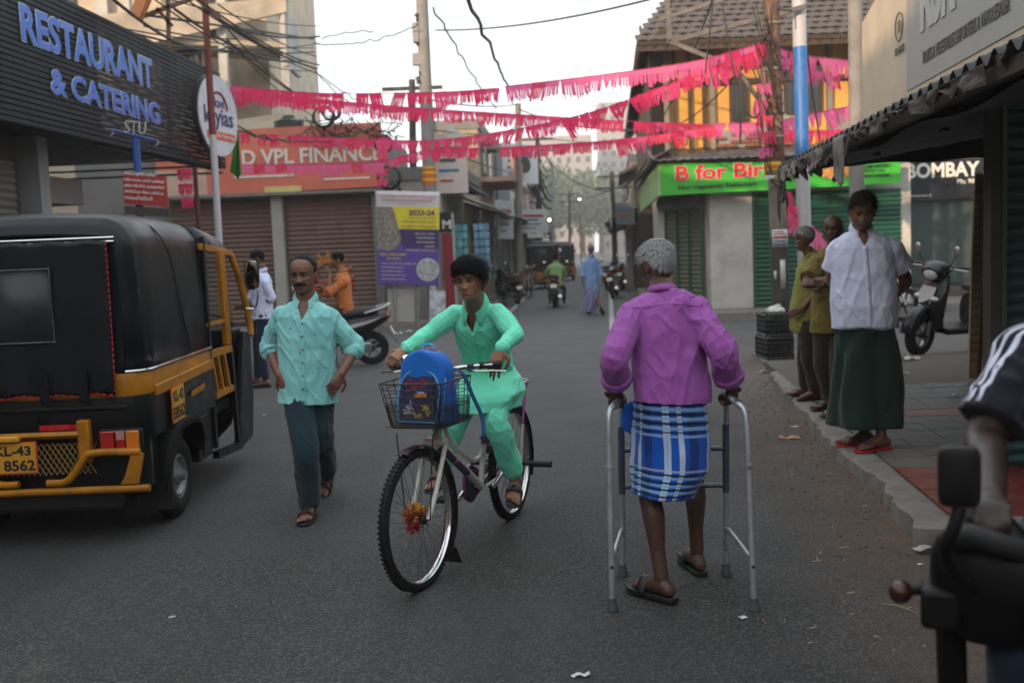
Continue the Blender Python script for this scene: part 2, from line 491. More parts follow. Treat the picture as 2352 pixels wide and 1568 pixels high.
tile_cols = {'dark': mat('tile_dark', (.062, .068, .070), rough=.55, var=.25, dirt=.35, dscale=4, dirt_col=(.09, .075, .06), bump=.3, bscale=40),
    'grey': mat('tile_grey', (.13, .12, .105), rough=.6, var=.25, dirt=.35, dscale=4, bump=.3, bscale=40),
    'red': mat('tile_red', (.155, .028, .020), rough=.5, var=.22, dirt=.35, dscale=5, dirt_col=(.10, .07, .05), bump=.3, bscale=40)}
tmesh = {}
for kx_, m_ in tile_cols.items():
 tm_ = MB().box((0, 0, 0), (.292, .292, .016)).mesh('tile'); tm_.materials.append(m_); tmesh[kx_] = tm_
y = 5.28
while y < 9.8:
 for c in range(7):
  x = 1.675 + .12 * y + .15 + c * .298
  k = 'red' if y < 6.25 else 'grey' if y < 6.8 else 'dark' if y < 8.2 else 'red' if y < 8.5 else 'dark'
  o_ = bpy.data.objects.new('tile', tmesh[k]); COL.objects.link(o_); o_.parent = foot
  o_.location = (x, y, KH - .002 + rr.uniform(-.0015, .0015)); o_.rotation_euler = (rr.uniform(-.004, .004), rr.uniform(-.004, .004), -math.atan(.115))
 y += .298
# worn platform edge beside the stall
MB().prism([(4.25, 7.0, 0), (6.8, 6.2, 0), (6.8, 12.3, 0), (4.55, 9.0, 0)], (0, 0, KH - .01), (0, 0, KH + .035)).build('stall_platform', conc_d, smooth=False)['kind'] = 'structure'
pv = MB(); pv.prism([(3.6, 19.9, 0), (16, 20.6, 0), (16, 24, 0), (3.3, 24, 0)], (0, 0, -.02), (0, 0, .17)); pv.prism([(3.25, 23.9, 0), (3.9, 23.9, 0), (12.3, 95, 0), (11, 95, 0)], (0, 0, -.02), (0, 0, .12))
pv.build('pavement', conc, smooth=False)['kind'] = 'structure'
pv = MB(); pv.prism([(-9, 20.6, 0), (-2.2, 20.9, 0), (-1.1, 21.6, 0), (-.75, 23, 0), (4.2, 93, 0), (3, 93, 0), (-1.6, 24, 0), (-9, 24, 0)], (0, 0, -.02), (0, 0, .14))
pv.build('pavement', conc, smooth=False)['kind'] = 'structure'
linem = mat('road_line', (.42, .42, .40), rough=.8, var=.35, scale=9, dirt=.7, dscale=7, dirt_col=(.12, .115, .11))
for (a, b_) in (((-.27, 22.3), (4.05, 86)), ((1.93, 19.0), (8.6, 86))):
 A_, B_ = Vector((*a, .004)), Vector((*b_, .004))
 MB().quad(A_ - Vector((.055, 0, 0)), A_ + Vector((.055, 0, 0)), B_ + Vector((.055, 0, 0)), B_ - Vector((.055, 0, 0))).build('road_marking', linem, smooth=False, fix=False)['kind'] = 'structure'
# ================================================================== building kit
def wallm(name, col, **k): return mat(name, col, rough=.85, var=k.pop('var', .18), scale=k.pop('scale', 1.2), bump=.25, bscale=25, dirt=k.pop('dirt', .5), dscale=k.pop('dscale', 1.1), dirt_col=k.pop('dirt_col', (.10, .085, .07)), **k)
W_cream = wallm('wall_cream', (.50, .42, .32)); W_white = wallm('wall_white', (.42, .41, .38)); W_grey = wallm('wall_grey', (.20, .20, .20)); W_yel = wallm('wall_ochre', (.66, .37, .085), dirt_col=(.14, .10, .06)); W_pink = wallm('wall_pink', (.42, .26, .22)); W_beige = wallm('wall_beige', (.40, .34, .24)); W_blue = wallm('wall_slate', (.10, .125, .15), dirt=.2); W_dark = wallm('wall_dark', (.045, .04, .036)); W_green = wallm('wall_green', (.16, .22, .15))
glass_d = mat('window_dark', (.02, .024, .026), rough=.1, spec=.6, var=.3)
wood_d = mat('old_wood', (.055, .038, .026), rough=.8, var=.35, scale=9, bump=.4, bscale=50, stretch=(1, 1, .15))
tinm = mat('tin_sheet', (.16, .155, .15), rough=.5, metal=.5, var=.3, scale=3, dirt=.6, dscale=4, dirt_col=(.12, .06, .03))
tin_dark = mat('tin_dark', (.030, .032, .036), rough=.6, metal=.0, var=.3, scale=3, dirt=.4, dscale=4, dirt_col=(.055, .045, .035))
def shutter(parent, a, b_, z0, z1, m, pitch=.09, depth=.03, slats=False, name='shutter', out=None):
 """corrugated rolling shutter between ground points a and b_, sticking out along out"""
 a = Vector((a[0], a[1], 0)); b_ = Vector((b_[0], b_[1], 0)); d = (b_ - a).normalized()
 n = Vector(out) if out else Vector((d.y, -d.x, 0)); n.normalize()
 if slats:
  z = z0; last = None
  prof = [(0, 0), (depth * .3, pitch * .12), (depth * .9, pitch * .40), (depth, pitch * .62), (depth * .55, pitch * .85), (0, pitch * .98)]
  mm = MB().rings([[p + n * q + Vector((0, 0, h)) for q, h in prof] for p in (a, b_)], caps=False, closed_u=False).mesh('slat')
  mm.materials.append(m); mm.polygons.foreach_set('use_smooth', [True] * len(mm.polygons))
  while z + pitch <= z1 + 1e-4:
   o_ = bpy.data.objects.new('slat', mm); COL.objects.link(o_); o_.parent = parent; o_.location = (0, 0, z); z += pitch
  return
 rows = []; k = int((z1 - z0) / pitch)
 prof = []
 for i in range(k):
  z = z0 + i * pitch
  prof += [(0, z), (depth * .25, z + pitch * .15), (depth, z + pitch * .45), (depth * .9, z + pitch * .65), (depth * .3, z + pitch * .9)]
 o_ = MB().rings([[p + n * q + Vector((0, 0, z)) for q, z in prof] for p in (a, b_)], caps=False, closed_u=False).build(name, m, parent, sharp=0, fix=False)
 return o_
def window(parent, c, w, h, n, wall_t=.1, fm=None, grille=True, gm=None, label=None, shade=True):
 """framed window on a wall point c (centre), n outward"""
 c, n = Vector(c), Vector(n).normalized(); x = Vector((-n.y, n.x, 0)); fm = fm or wood_d
 fr = MB()
 for s_ in (-1, 1):
  fr.beam(c + x * s_ * w / 2 - Vector((0, 0, h / 2)), c + x * s_ * w / 2 + Vector((0, 0, h / 2)), .06, .07, up=tuple(n))
  fr.beam(c - x * (w / 2 - .03) + Vector((0, 0, s_ * h / 2)), c + x * (w / 2 - .03) + Vector((0, 0, s_ * h / 2)), .062, .072, up=tuple(n))
 f = fr.build('window', fm, parent, smooth=False)
 MB().prism([c - x * w / 2 - Vector((0, 0, h / 2)), c + x * w / 2 - Vector((0, 0, h / 2)), c + x * w / 2 + Vector((0, 0, h / 2)), c - x * w / 2 + Vector((0, 0, h / 2))], n * .004, n * .012).build('pane', gm or glass_d, f, smooth=False)
 if grille:
  for k in (-.25, 0, .25): MB().beam(c + x * w * k - Vector((0, 0, h / 2)) + n * .03, c + x * w * k + Vector((0, 0, h / 2)) + n * .03, .02, .02).build('bar', fm, f, smooth=False)
 if shade: MB().box(c + n * .22 + Vector((0, 0, h / 2 + .12)), (w + .3 if abs(n.y) > .5 else .45, .45 if abs(n.y) > .5 else w + .3, .07), rz=0).build('sun_shade', conc, f, smooth=False)
 return f
def clutter_sign(parent, c, x, w, h, col, lines, thick=.05, name='signboard', ink=(.05, .05, .06)):
 c, x = Vector(c), Vector(x).normalized(); up = Vector((0, 0, 1)); n = x.cross(up)
 m_ = mat('sign_%d_%d_%d' % tuple(int(v * 100) for v in col), col, rough=.45, var=.12, scale=3, dirt=.3, dscale=3)
 s_ = MB().prism([c, c + x * w, c + x * w + up * h, c + up * h], n * 0, n * -thick).build(name, m_, parent, smooth=False)
 im = mat('ink_%d_%d_%d' % tuple(int(v * 100) for v in ink), ink, rough=.6)
 for txt, fx0, fz0, fw, fh in lines:
  fit_text(txt, c + x * w * fx0 + up * h * fz0 + n * .004, x, up, w * fw, h * fh, s_, im, depth=.004, bold=.02)
 return s_
# ================================================================== left: restaurant with slatted front
LDv = Vector((LD, 1, 0)).normalized(); LNv = Vector((LDv.y, -LDv.x, 0))     # LNv points to the street
def fac(Y, off=0.0, z=0.0): return Vector((-5.685 + LD * Y, Y, z)) + LNv * off
rest = thing('restaurant', 'restaurant on the left with a dark slatted front and big blue letters', 'restaurant', (-5.2, 10, 0))
ro = Vector(rest.location)
slat_m = mat('slat_dark', (.006, .012, .019), rough=.5, spec=.25, var=.3); slat_in = mat('backing_dark', (.004, .006, .009), rough=.8)
sm_ = MB().beam(fac(4, .03) - ro, fac(16.15, .03) - ro, .028, .046).mesh('slat'); sm_.materials.append(slat_m)
for k in range(25):
 z = 3.10 + k * .0605
 o_ = bpy.data.objects.new('slat', sm_); COL.objects.link(o_); o_.parent = rest; o_.location = (0, 0, z)
sm2 = MB().beam(fac(16.15, -.02) - ro, fac(16.15, -.02) - ro + Vector((-4.5, .1, 0)), .05, .03).mesh('slat'); sm2.materials.append(slat_m)
for k in range(14):
 o_ = bpy.data.objects.new('slat', sm2); COL.objects.link(o_); o_.parent = rest; o_.location = (0, 0, 3.02 + k * .115)
MB().prism([fac(4, -.01, 3.08) - ro, fac(12.1, -.01, 3.08) - ro, fac(12.1, -.01, 4.56) - ro, fac(4, -.01, 4.56) - ro], (0, 0, 0), -LNv * .03).build('backing_panel', slat_in, rest, smooth=False)
for Y in (5, 7.5, 10, 12.1, 14.2, 16.1): MB().beam(fac(Y, -.03, 3.08) - ro, fac(Y, -.03, 4.58) - ro, .05, .05).build('slat_post', slat_m, rest, smooth=False)
MB().prism([fac(4, -.05, 0) - ro, fac(12.2, -.05, 0) - ro, fac(12.2, -4.5, 0) - ro, fac(4, -4.5, 0) - ro], (0, 0, 3.13), (0, 0, 3.19)).build('awning_roof', slat_in, rest, smooth=False)
MB().prism([fac(12.2, -.08, 0) - ro, fac(16.1, -.08, 0) - ro, fac(16.1, -.14, 0) - ro, fac(12.2, -.14, 0) - ro], (0, 0, 3.05), (0, 0, 3.10)).build('edge_beam', slat_m, rest, smooth=False)
lb_ = mat('letter_blue', (.035, .15, .58), rough=.35, var=.06, coat=.3); lw_ = mat('letter_edge_white', (.62, .66, .72), rough=.4)
def fl(px, z): # facade point seen at column px
 d = ray(px, 400); t = d.x / d.y; Y = 5.685 / (LD - t); return fac(Y, .06, z) - ro
A_ = fl(64, 0); B_ = fl(357, 0); ra = (B_ - A_).length
fit_letters('RESTAURANT', (A_.x, A_.y, 3.92), B_ - A_, (0, 0, 1), ra, .385, rest, lb_, depth=.010, bold=.022, edge=.015, edge_m=lw_)
A_ = fl(122, 0); B_ = fl(367, 0)
fit_letters('& CATERING', (A_.x, A_.y, 3.475), B_ - A_, (0, 0, 1), (B_ - A_).length, .275, rest, lb_, depth=.010, bold=.020, edge=.016, edge_m=lw_)
A_ = fl(-45, 0); B_ = fl(10, 0)
fit_letters('S', (A_.x, A_.y, 3.88), B_ - A_, (0, 0, 1), (B_ - A_).length, .34, rest, lb_, depth=.010, bold=.022, edge=.015, edge_m=lw_)
# structure inside: shuttered wall, pillar, ceiling
shm_grey = mat('shutter_grey', (.12, .115, .105), rough=.6, metal=.3, var=.25, dirt=.4)
MB().prism([fac(4, -1.6, 0) - ro, fac(12.2, -1.6, 0) - ro, fac(12.2, -4.5, 0) - ro, fac(4, -4.5, 0) - ro], (0, 0, 0), (0, 0, 3.12)).build('wall', W_dark, rest, smooth=False)
MB().prism([fac(4, -.66, 0) - ro, fac(11.5, -.66, 0) - ro, fac(11.5, -1.6, 0) - ro, fac(4, -1.6, 0) - ro], (0, 0, 0), (0, 0, 3.12)).build('wall', W_dark, rest, smooth=False)
MB().prism([fac(12.2, -.2, 0) - ro, fac(15.4, -.2, 0) - ro, fac(15.4, -5, 0) - ro, fac(12.2, -5, 0) - ro], (0, 0, 3.2), (0, 0, 3.26)).build('ceiling_panel', slat_in, rest, smooth=False)
shutter(rest, fac(5, -.62) - ro, fac(11.2, -.62) - ro, .2, 2.9, shm_grey, out=LNv)
MB().box(fac(11.5, -.55, 1.55) - ro, (.25, .25, 3.1)).build('pillar', W_grey, rest, smooth=False)
MB().prism([fac(2, -1.7, 0) - ro, fac(12.1, -1.7, 0) - ro, fac(12.1, -9, 0) - ro, fac(2, -9, 0) - ro], (0, 0, 3.2), (0, 0, 6.6)).build('upper_wall', W_cream, rest, smooth=False)
hood = MB().prism([fac(12.0, -.9, 0) - ro, fac(13.3, -.9, 0) - ro, fac(13.3, -1.9, 0) - ro, fac(12.0, -1.9, 0) - ro], (0, 0, 2.42), (0, 0, 2.75)).build('steel_hood', mat('steel_plate', (.22, .22, .21), rough=.4, metal=.3, var=.15), rest, smooth=False)
MB().prism([fac(13.4, -1.0, 0) - ro, fac(16, -1.0, 0) - ro, fac(16, -4, 0) - ro, fac(13.4, -4, 0) - ro], (0, 0, 0), (0, 0, 2.3)).build('kitchen_wall', W_white, rest, smooth=False)
for Y in (15.2, 16.0): MB().tube([fac(Y, -.1, 0) - ro, fac(Y, -.1, 3.1) - ro], .035, 8).build('support_post', mat('post_maroon', (.10, .02, .02), rough=.5), rest)
fan = MB().lathe([(0, 0), (.09, -.02), (.11, -.07), (.10, -.13), (0, -.15)], c=fac(12.8, -1.2, 2.98) - ro, n=16).build('ceiling_lamp', W_white, rest)
# oval hoarding on the corner
sgn = thing('round_sign', 'white round sign with the words kayi as and an orange band at the end of the slatted front', 'sign', fac(15.35, .16, 0))
sgn['label'] = 'white round sign with kayias lettering at the far end of the dark slats'
sc_ = dp(500, 267, 15.3); so_ = Vector(sgn.location); sc_ = sc_ - so_
sdir = Vector((-.22, .975, 0)).normalized(); sdir = Vector((.20, .98, 0)).normalized(); sn_ = Vector((sdir.y, -sdir.x, 0))
def dsk(r, z0, z1, m_, nm, rx=1.0):
 return MB().prism([sc_ + sdir * math.cos(a) * r * rx + Vector((0, 0, math.sin(a) * r)) for a in np.linspace(0, 2 * PI, 56, endpoint=False)], sn_ * z0, sn_ * z1).build(nm, m_, sgn, smooth=False)
dsk(.62, -.08, .0, mat('sign_rim_dark', (.02, .022, .025), rough=.4), 'rim'); dsk(.60, .0, .02, mat('sign_face', (.60, .62, .68), rough=.3, var=.05), 'face')
k_ink = mat('ink_navy', (.03, .04, .12)); k_or = mat('ink_orange', (.62, .10, .02)); k_red = mat('ink_maroon', (.18, .02, .03))
fit_text('kayias', sc_ - sdir * .46 - Vector((0, 0, .22)) + sn_ * .024, sdir, (0, 0, 1), .90, .34, sgn, k_ink, depth=.004, bold=.02)
fit_text('kavi', sc_ - sdir * .12 + Vector((0, 0, .12)) + sn_ * .024, sdir, (0, 0, 1), .30, .15, sgn, k_ink, depth=.004, bold=.015)
MB().prism([sc_ - sdir * .40 - Vector((0, 0, .36)), sc_ + sdir * .48 - Vector((0, 0, .36)), sc_ + sdir * .48 - Vector((0, 0, .24)), sc_ - sdir * .40 - Vector((0, 0, .24))], sn_ * .021, sn_ * .026).build('band', k_or, sgn, smooth=False)
fit_text('Hotel & Catering', sc_ - sdir * .36 - Vector((0, 0, .335)) + sn_ * .028, sdir, (0, 0, 1), .80, .07, sgn, lw_, depth=.004, bold=.01)
MB().tube([sc_ + sdir * math.cos(a) * .26 + Vector((0, 0, .10 + math.sin(a) * .25)) + sn_ * .026 for a in np.linspace(0, PI, 14)], .018, 6).build('arc', k_red, sgn)
# ================================================================== left: VPL finance building
vpl = thing('shop_building', 'low shop building with orange VPL FINANCE sign above two brown shutters', 'shop', (-5, 22, 0))
vo_ = Vector(vpl.location)
def V_(x, y, z=0): return Vector((x, y, z)) - vo_
orange_s = mat('sign_orange', (.62, .165, .105), rough=.4, var=.06, scale=1.5, dirt=.18, dscale=2)
MB().prism([V_(-9.5, 22.3), V_(-2.75, 22.3), V_(-2.6, 27), V_(-9.5, 27)], (0, 0, 0), (0, 0, 4.35)).build('wall', W_grey, vpl, smooth=False)
vs = MB().prism([V_(-7.6, 21.95, 3.05), V_(-2.66, 21.95, 3.10), V_(-2.66, 21.95, 4.48), V_(-7.6, 21.95, 4.42)], (0, 0, 0), (0, .12, 0)).build('signboard', orange_s, vpl, smooth=False)
MB().prism([V_(-7.6, 21.94, 3.05), V_(-6.5, 21.94, 3.06), V_(-6.5, 21.94, 3.62), V_(-7.6, 21.94, 3.62)], (0, 0, 0), (0, -.01, 0)).build('sign_panel', mat('sign_pale', (.55, .38, .30), rough=.5), vs, smooth=False)
lwh = mat('letter_pale', (.72, .66, .60), rough=.4)
a = dp(556, 382, 21.9); b_ = dp(878, 372, 21.9)
fit_letters('D VPL FINANCE', Vector((a.x, 21.93, 3.66)) - vo_, (1, 0, 0), (0, 0, 1), b_.x - a.x, .335, vpl, lwh, depth=.03, bold=.025)
for (x, w, z, h) in ((-5.9, 1.3, 3.42, .05), (-3.95, 1.0, 3.30, .04)): MB().box(V_(x + w / 2, 21.94, z), (w, .01, h)).build('faint_print', lwh, vpl, smooth=False)
sh_brown = mat('shutter_brown', (.185, .115, .090), rough=.55, metal=.15, var=.3, scale=2, dirt=.5, dscale=2.5, dirt_col=(.26, .20, .16), stretch=(1, 1, .5))
shutter(vpl, V_(-7.4, 22.22), V_(-5.20, 22.22), .2, 2.95, sh_brown, pitch=.105, depth=.05)
shutter(vpl, V_(-4.88, 22.22), V_(-2.98, 22.22), .2, 2.95, sh_brown, pitch=.105, depth=.05)
MB().box(V_(-5.04, 22.1, 1.5), (.24, .22, 2.95)).build('pillar', W_white, vpl, smooth=False)
MB().box(V_(-2.86, 22.1, 1.5), (.18, .22, 2.95)).build('pillar', W_grey, vpl, smooth=False)
MB().box(V_(-5.0, 22.0, 3.02), (4.9, .5, .07)).build('ledge', conc, vpl, smooth=False)
box_part('small_board', mat('sign_yel', (.62, .55, .20)), vpl, V_(-4.85, 21.92, 3.12), (.8, .02, .13))
sun_o = mat('painted_orange', (.55, .22, .04), rough=.7); sun_r = mat('painted_red', (.50, .04, .02), rough=.7)
scx = dp(755, 630, 22.1)
for k in range(17):
 a = PI * k / 16; d = Vector((math.cos(a), 0, math.sin(a)))
 MB().beam(V_(scx.x, 22.14, 1.18) + d * .30, V_(scx.x, 22.14, 1.18) + d * (.46 if k % 2 else .56), .012, .05, up=tuple(Vector((0, 1, 0)).cross(d))).build('painted_ray', sun_o, vpl, smooth=False)
for k in range(3): MB().tube([V_(scx.x + x, 22.13, 1.08 - k * .09 + .03 * math.sin(x * 14)) for x in np.linspace(-.62, .55, 20)], .022, 4).build('painted_wave', sun_r, vpl)
tank = thing('water_tank', 'black plastic water tank on the flat roof above the orange sign', 'water tank', (dp(665, 300, 23).x, 23, 4.36))
MB().lathe([(.0, 0), (.33, 0), (.35, .05), (.33, .12), (.35, .2), (.33, .28), (.34, .34), (.15, .42), (.13, .48), (0, .49)], n=24).build('tank', plast_k if 'plast_k' in globals() else mat('tank_black', (.012, .012, .014), rough=.4), tank)
# ================================================================== left: tall cream apartment block behind
apt = thing('apartment_block', 'tall cream apartment block with slanting balcony fronts behind the restaurant', 'apartment block', (-9, 30, 0))
ao = Vector(apt.location)
def AP(x, y, z=0): return Vector((x, y, z)) - ao
MB().prism([AP(-17, 27), AP(-8.9, 27), AP(-7.6, 29), AP(-6.6, 29), AP(-7.2, 40), AP(-17, 40)], (0, 0, 0), (0, 0, 15)).build('wall', W_cream, apt, smooth=False)
for zf in (4.2, 7.2, 10.2, 13.2):
 MB().prism([AP(-9.6, 25.6), AP(-5.75, 27.2), AP(-5.75, 29.2), AP(-9.6, 27.2)], (0, 0, zf), (0, 0, zf + .16)).build('floor_slab', W_beige, apt, smooth=False)
 MB().prism([AP(-9.9, 25.4, zf - .3), AP(-9.6, 25.3, zf - .3), AP(-5.6, 27.0, zf + .9), AP(-5.6, 27.0, zf + 1.3), AP(-9.8, 25.3, zf + .6)], (0, 0, 0), (-.05, .16, 0)).build('balcony_front', W_cream, apt, smooth=False)
 MB().prism([AP(-5.78, 27.0, zf - .5), AP(-5.78, 28.8, zf - .5), AP(-5.78, 28.8, zf + .9), AP(-5.78, 27.0, zf + .9)], (0, 0, 0), (.12, 0, 0)).build('balcony_side', W_white, apt, smooth=False)
 window(apt, AP(-11.8, 26.96, zf + 1.6), 1.3, 1.4, (0, -1, 0))
 window(apt, AP(-15.0, 26.96, zf + 1.6), 1.3, 1.4, (0, -1, 0))
 window(apt, AP(-8.2, 28.0, zf + 1.5), .8, 1.9, (-.84, -.54, 0) if False else (0, -1, 0), shade=False)
 MB().box(AP(-10.4, 26.9, zf + 1.6), (.35, .3, 3.0)).build('fin', W_white, apt, smooth=False)
for x in (-9.6, -7.4, -5.9): MB().beam(AP(x, 25.9 + (x + 9.6) * .35, 0), AP(x + .35, 25.9 + (x + 9.6) * .35, 15), .22, .22, up=(0, 1, 0)).build('slanting_pillar', W_white, apt, smooth=False)
MB().prism([AP(-5.9, 27.3, 10), AP(-5.9, 28.6, 10), AP(-5.3, 28.4, 9.8), AP(-5.3, 27.5, 9.8)], (0, 0, 0), (0, 0, .08)).build('window_hood', W_grey, apt, smooth=False)
window(apt, AP(-8.25, 26.9, 6.9), .62, 1.0, (0, -1, 0), shade=False)
MB().box(AP(-8.6, 27.2, 6.5), (1.5, .5, 4.5)).build('bay', W_cream, apt, smooth=False)
# ================================================================== right: old tiled house with the biriyani shop
old = thing('old_house', 'old ochre two storey house with tiled roof above the green biriyani sign', 'house', (5, 21.5, 0))
oo = Vector(old.location)
def O_(x, y, z=0): return Vector((x, y, z)) - oo
W_lime = wallm('wall_limewash', (.48, .47, .44), dirt=.6, dscale=1.6, dirt_col=(.16, .15, .14))
MB().prism([O_(4.25, 21.35), O_(8.6, 21.35), O_(8.6, 27), O_(7, 34), O_(rx_(34) + .5, 34), O_(3.55, 23.4)], (0, 0, .16), (0, 0, 3.42)).build('ground_floor_wall', W_lime, old, smooth=False)
up_w = MB().prism([O_(3.40, 21.45), O_(8.6, 21.45), O_(8.6, 27), O_(7, 34), O_(rx_(34) + .5, 34), O_(3.45, 22.6)], (0, 0, 3.42), (0, 0, 5.95)).build('upper_wall', W_yel, old, smooth=False)
MB().box(O_(4.72, 21.26, 1.65), (.92, .22, 2.98)).build('pillar', W_lime, old, bevel=.03)
sh_green = mat('shutter_green', (.008, .075, .045), rough=.45, var=.25, dirt=.25, dirt_col=(.05, .06, .05)); sh_tan = mat('shutter_tan', (.13, .15, .10), rough=.55, var=.25, dirt=.3)
shutter(old, O_(5.25, 21.28), O_(8.35, 21.28), .2, 2.62, sh_green, pitch=.10, depth=.045)
MB().box(O_(5.22, 21.22, 1.4), (.06, .1, 2.4)).build('shutter_guide', sh_green, old, smooth=False)
cd = (Vector((3.55, 23.4, 0)) - Vector((4.25, 21.35, 0))).normalized(); cn = Vector((-cd.y, cd.x, 0)); cn = cn if cn.y < 0 else -cn
a = Vector((4.25, 21.35, 0)) + cn * .03 + cd * .08; b_ = a + cd * 1.6
shutter(old, a - oo, b_ - oo, .2, 2.35, sh_tan, pitch=.10, depth=.04, out=cn)
for t in (0, .34, .67, 1): MB().beam(a.lerp(b_, t) + cn * .06 - oo, a.lerp(b_, t) + cn * .06 + Vector((0, 0, 2.4)) - oo, .06, .06).build('shutter_guide', sh_green, old, smooth=False)
MB().tube([a + cn * .12 + Vector((0, 0, 2.50)) - oo, b_ + cn * .12 + Vector((0, 0, 2.50)) - oo], .17, 14).build('shutter_box', tinm, old)
# green sign boards and tin hood above
grn = mat('sign_green', (.045, .42, .035), rough=.35, var=.10, scale=1.2, dirt=.10); grn_l = mat('sign_green_pale', (.30, .50, .20), rough=.4, var=.15, dirt=.2)
sgb = MB().prism([O_(3.20, 20.75, 2.60), O_(8.15, 20.75, 2.66), O_(8.15, 20.75, 3.14), O_(3.20, 20.75, 3.25)], (0, 0, 0), (0, .08, 0)).build('signboard', grn, old, smooth=False)
MB().prism([O_(3.15, 20.75, 2.60), O_(3.32, 25.0, 2.42), O_(3.32, 25.0, 3.0), O_(3.15, 20.75, 3.25)], (0, 0, 0), (.06, .02, 0)).build('signboard', grn_l, old, smooth=False)
rdl = mat('letter_red', (.52, .02, .02), rough=.4); wht = mat('letter_white', (.70, .70, .66), rough=.4); bki = mat('letter_black', (.02, .04, .02))
a = dp(1553, 427, 20.7); b_ = dp(1856, 427, 20.7)
fit_letters('B for Biriyani', Vector((a.x, 20.725, 2.80)) - oo, (1, 0, .012), (0, 0, 1), b_.x - a.x, .385, old, rdl, depth=.02, bold=.03, edge=.022, edge_m=wht)
fit_text('Non Vegetarian Restaurant', Vector((a.x + .05, 20.735, 2.685)) - oo, (1, 0, .012), (0, 0, 1), 1.62, .105, sgb, bki, depth=.008, bold=.015)
fc = dp(1922, 403, 20.7)
fd = MB().prism([Vector((fc.x + math.cos(q) * .36, 20.735, 2.93 + math.sin(q) * .13)) - oo for q in np.linspace(0, 2 * PI, 26, endpoint=False)], (0, 0, 0), (0, -.006, 0)).build('food_picture', mat('food_print', (.45, .22, .06), rough=.5, var=.8, scale=18), sgb, smooth=False)
fit_text('HOME DELIVERY\nUNDERTAKE\nPARTY ORDERS', Vector((7.35, 20.735, 2.80)) - oo, (1, 0, 0), (0, 0, 1), .62, .26, sgb, bki, depth=.006)
hm = MB();
def hoodf(u, v): return Vector((3.02 + 5.4 * u, 20.55 + .9 * v, 3.30 + .30 * v + .012 * math.sin(u * 180))) - oo
hm.grid(hoodf, 180, 2); hm.build('tin_hood', tinm, old, thick=.01, fix=False)
def hoodl(u, v): return Vector((2.98 + .45 * v + .07 * u * 4.5 * .5, 20.55 + 4.6 * u, 3.30 + .26 * v - .2 * u + .012 * math.sin(u * 160))) - oo
MB().grid(hoodl, 160, 2).build('tin_hood', tinm, old, thick=.01, fix=False)
# timber and windows of the upper floor
W_brick = wallm('raw_brick', (.20, .085, .05), dirt=.4); W_plast = wallm('old_plaster', (.26, .26, .25))
for x0, x1, z0, z1, m_ in ((5.55, 6.10, 3.60, 4.75, W_plast), (4.55, 5.55, 3.45, 3.95, W_plast), (6.95, 8.55, 3.5, 4.25, W_plast)):
 MB().box(O_((x0 + x1) / 2, 21.43, (z0 + z1) / 2), (x1 - x0, .06, z1 - z0)).build('plaster_patch', m_, old, smooth=False)
bm1 = MB().box((0, 0, 0), (.19, .05, .065)).mesh('brick'); bm1.materials.append(W_brick)
for j in range(4):
 for i in range(8):
  if rr.random() < .12: continue
  o_ = bpy.data.objects.new('brick', bm1); COL.objects.link(o_); o_.parent = old; o_.location = O_(4.60 + i * .205 + (j % 2) * .1, 21.37 - rr.uniform(0, .012), 3.62 + j * .078)
for x in (3.45, 4.42, 5.5, 6.9, 8.5): MB().beam(O_(x, 21.38, 3.45), O_(x, 21.38, 5.9), .13, .10).build('timber_post', wallm('timber_pale', (.22, .20, .18)), old, smooth=False)
for x in (3.62, 3.95, 4.25): MB().beam(O_(x, 21.36, 3.6), O_(x, 21.36, 5.7), .06, .07).build('timber_post', wood_d, old, smooth=False)
for z in (3.48, 4.95): MB().beam(O_(3.4, 21.37, z), O_(8.6, 21.37, z), .08, .10).build('timber_rail', wood_d, old, smooth=False)
for x, w, z, h in ((5.0, .34, 4.55, .95), (6.35, .75, 4.75, 1.0), (5.8, .4, 5.2, .6), (7.7, .7, 5.2, .9)):
 window(old, O_(x, 21.40, z), w, h, (0, -1, 0), fm=wood_d, shade=False)
# cross-shaped bar
MB().beam(O_(3.80, 21.0, 3.62), O_(3.80, 21.0, 4.05), .03, .03).build('cross_bar', wood_d, old, smooth=False); MB().beam(O_(3.65, 21.0, 3.90), O_(3.95, 21.0, 3.90), .03, .03).build('cross_bar', wood_d, old, smooth=False)
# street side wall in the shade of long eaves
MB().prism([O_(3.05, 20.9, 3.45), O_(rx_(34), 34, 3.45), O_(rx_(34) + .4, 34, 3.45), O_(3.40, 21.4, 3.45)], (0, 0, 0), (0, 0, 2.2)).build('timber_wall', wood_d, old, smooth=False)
tile_m = mat('clay_tile', (.085, .068, .060), rough=.85, var=.35, scale=5, bump=.4, bscale=40, dirt=.6, dscale=9, dirt_col=(.045, .042, .04))
# roof: front slope facing the camera, tiles laid in courses
e0, e1, r0, r1 = O_(2.72, 20.35, 5.62), O_(8.9, 20.35, 5.62), O_(4.9, 25.0, 8.45), O_(8.9, 25.0, 8.45)
rf = MB().prism([e0, e1, r1, r0], (0, 0, -.05), (0, 0, -.02)).build('roof', wood_d, old, smooth=False)
tl = MB(); tl.grid(lambda u, v: Vector(((u - .5) * .25, v * .40, .025 * math.sin(u * PI) + .03 * (1 - v) + .015 * math.sin(u * 3 * PI) ** 2)), 8, 2); tl.add([(-.125, 0, .03), (.125, 0, .03), (.125, 0, -.01), (-.125, 0, -.01)], [(0, 1, 2, 3)])
tlm = tl.mesh('roof_tile'); tlm.materials.append(tile_m); tlm.polygons.foreach_set('use_smooth', [True] * len(tlm.polygons))
slope = math.atan2(8.45 - 5.62, 25.0 - 20.35); nt = 0; rest_tiles = MB()
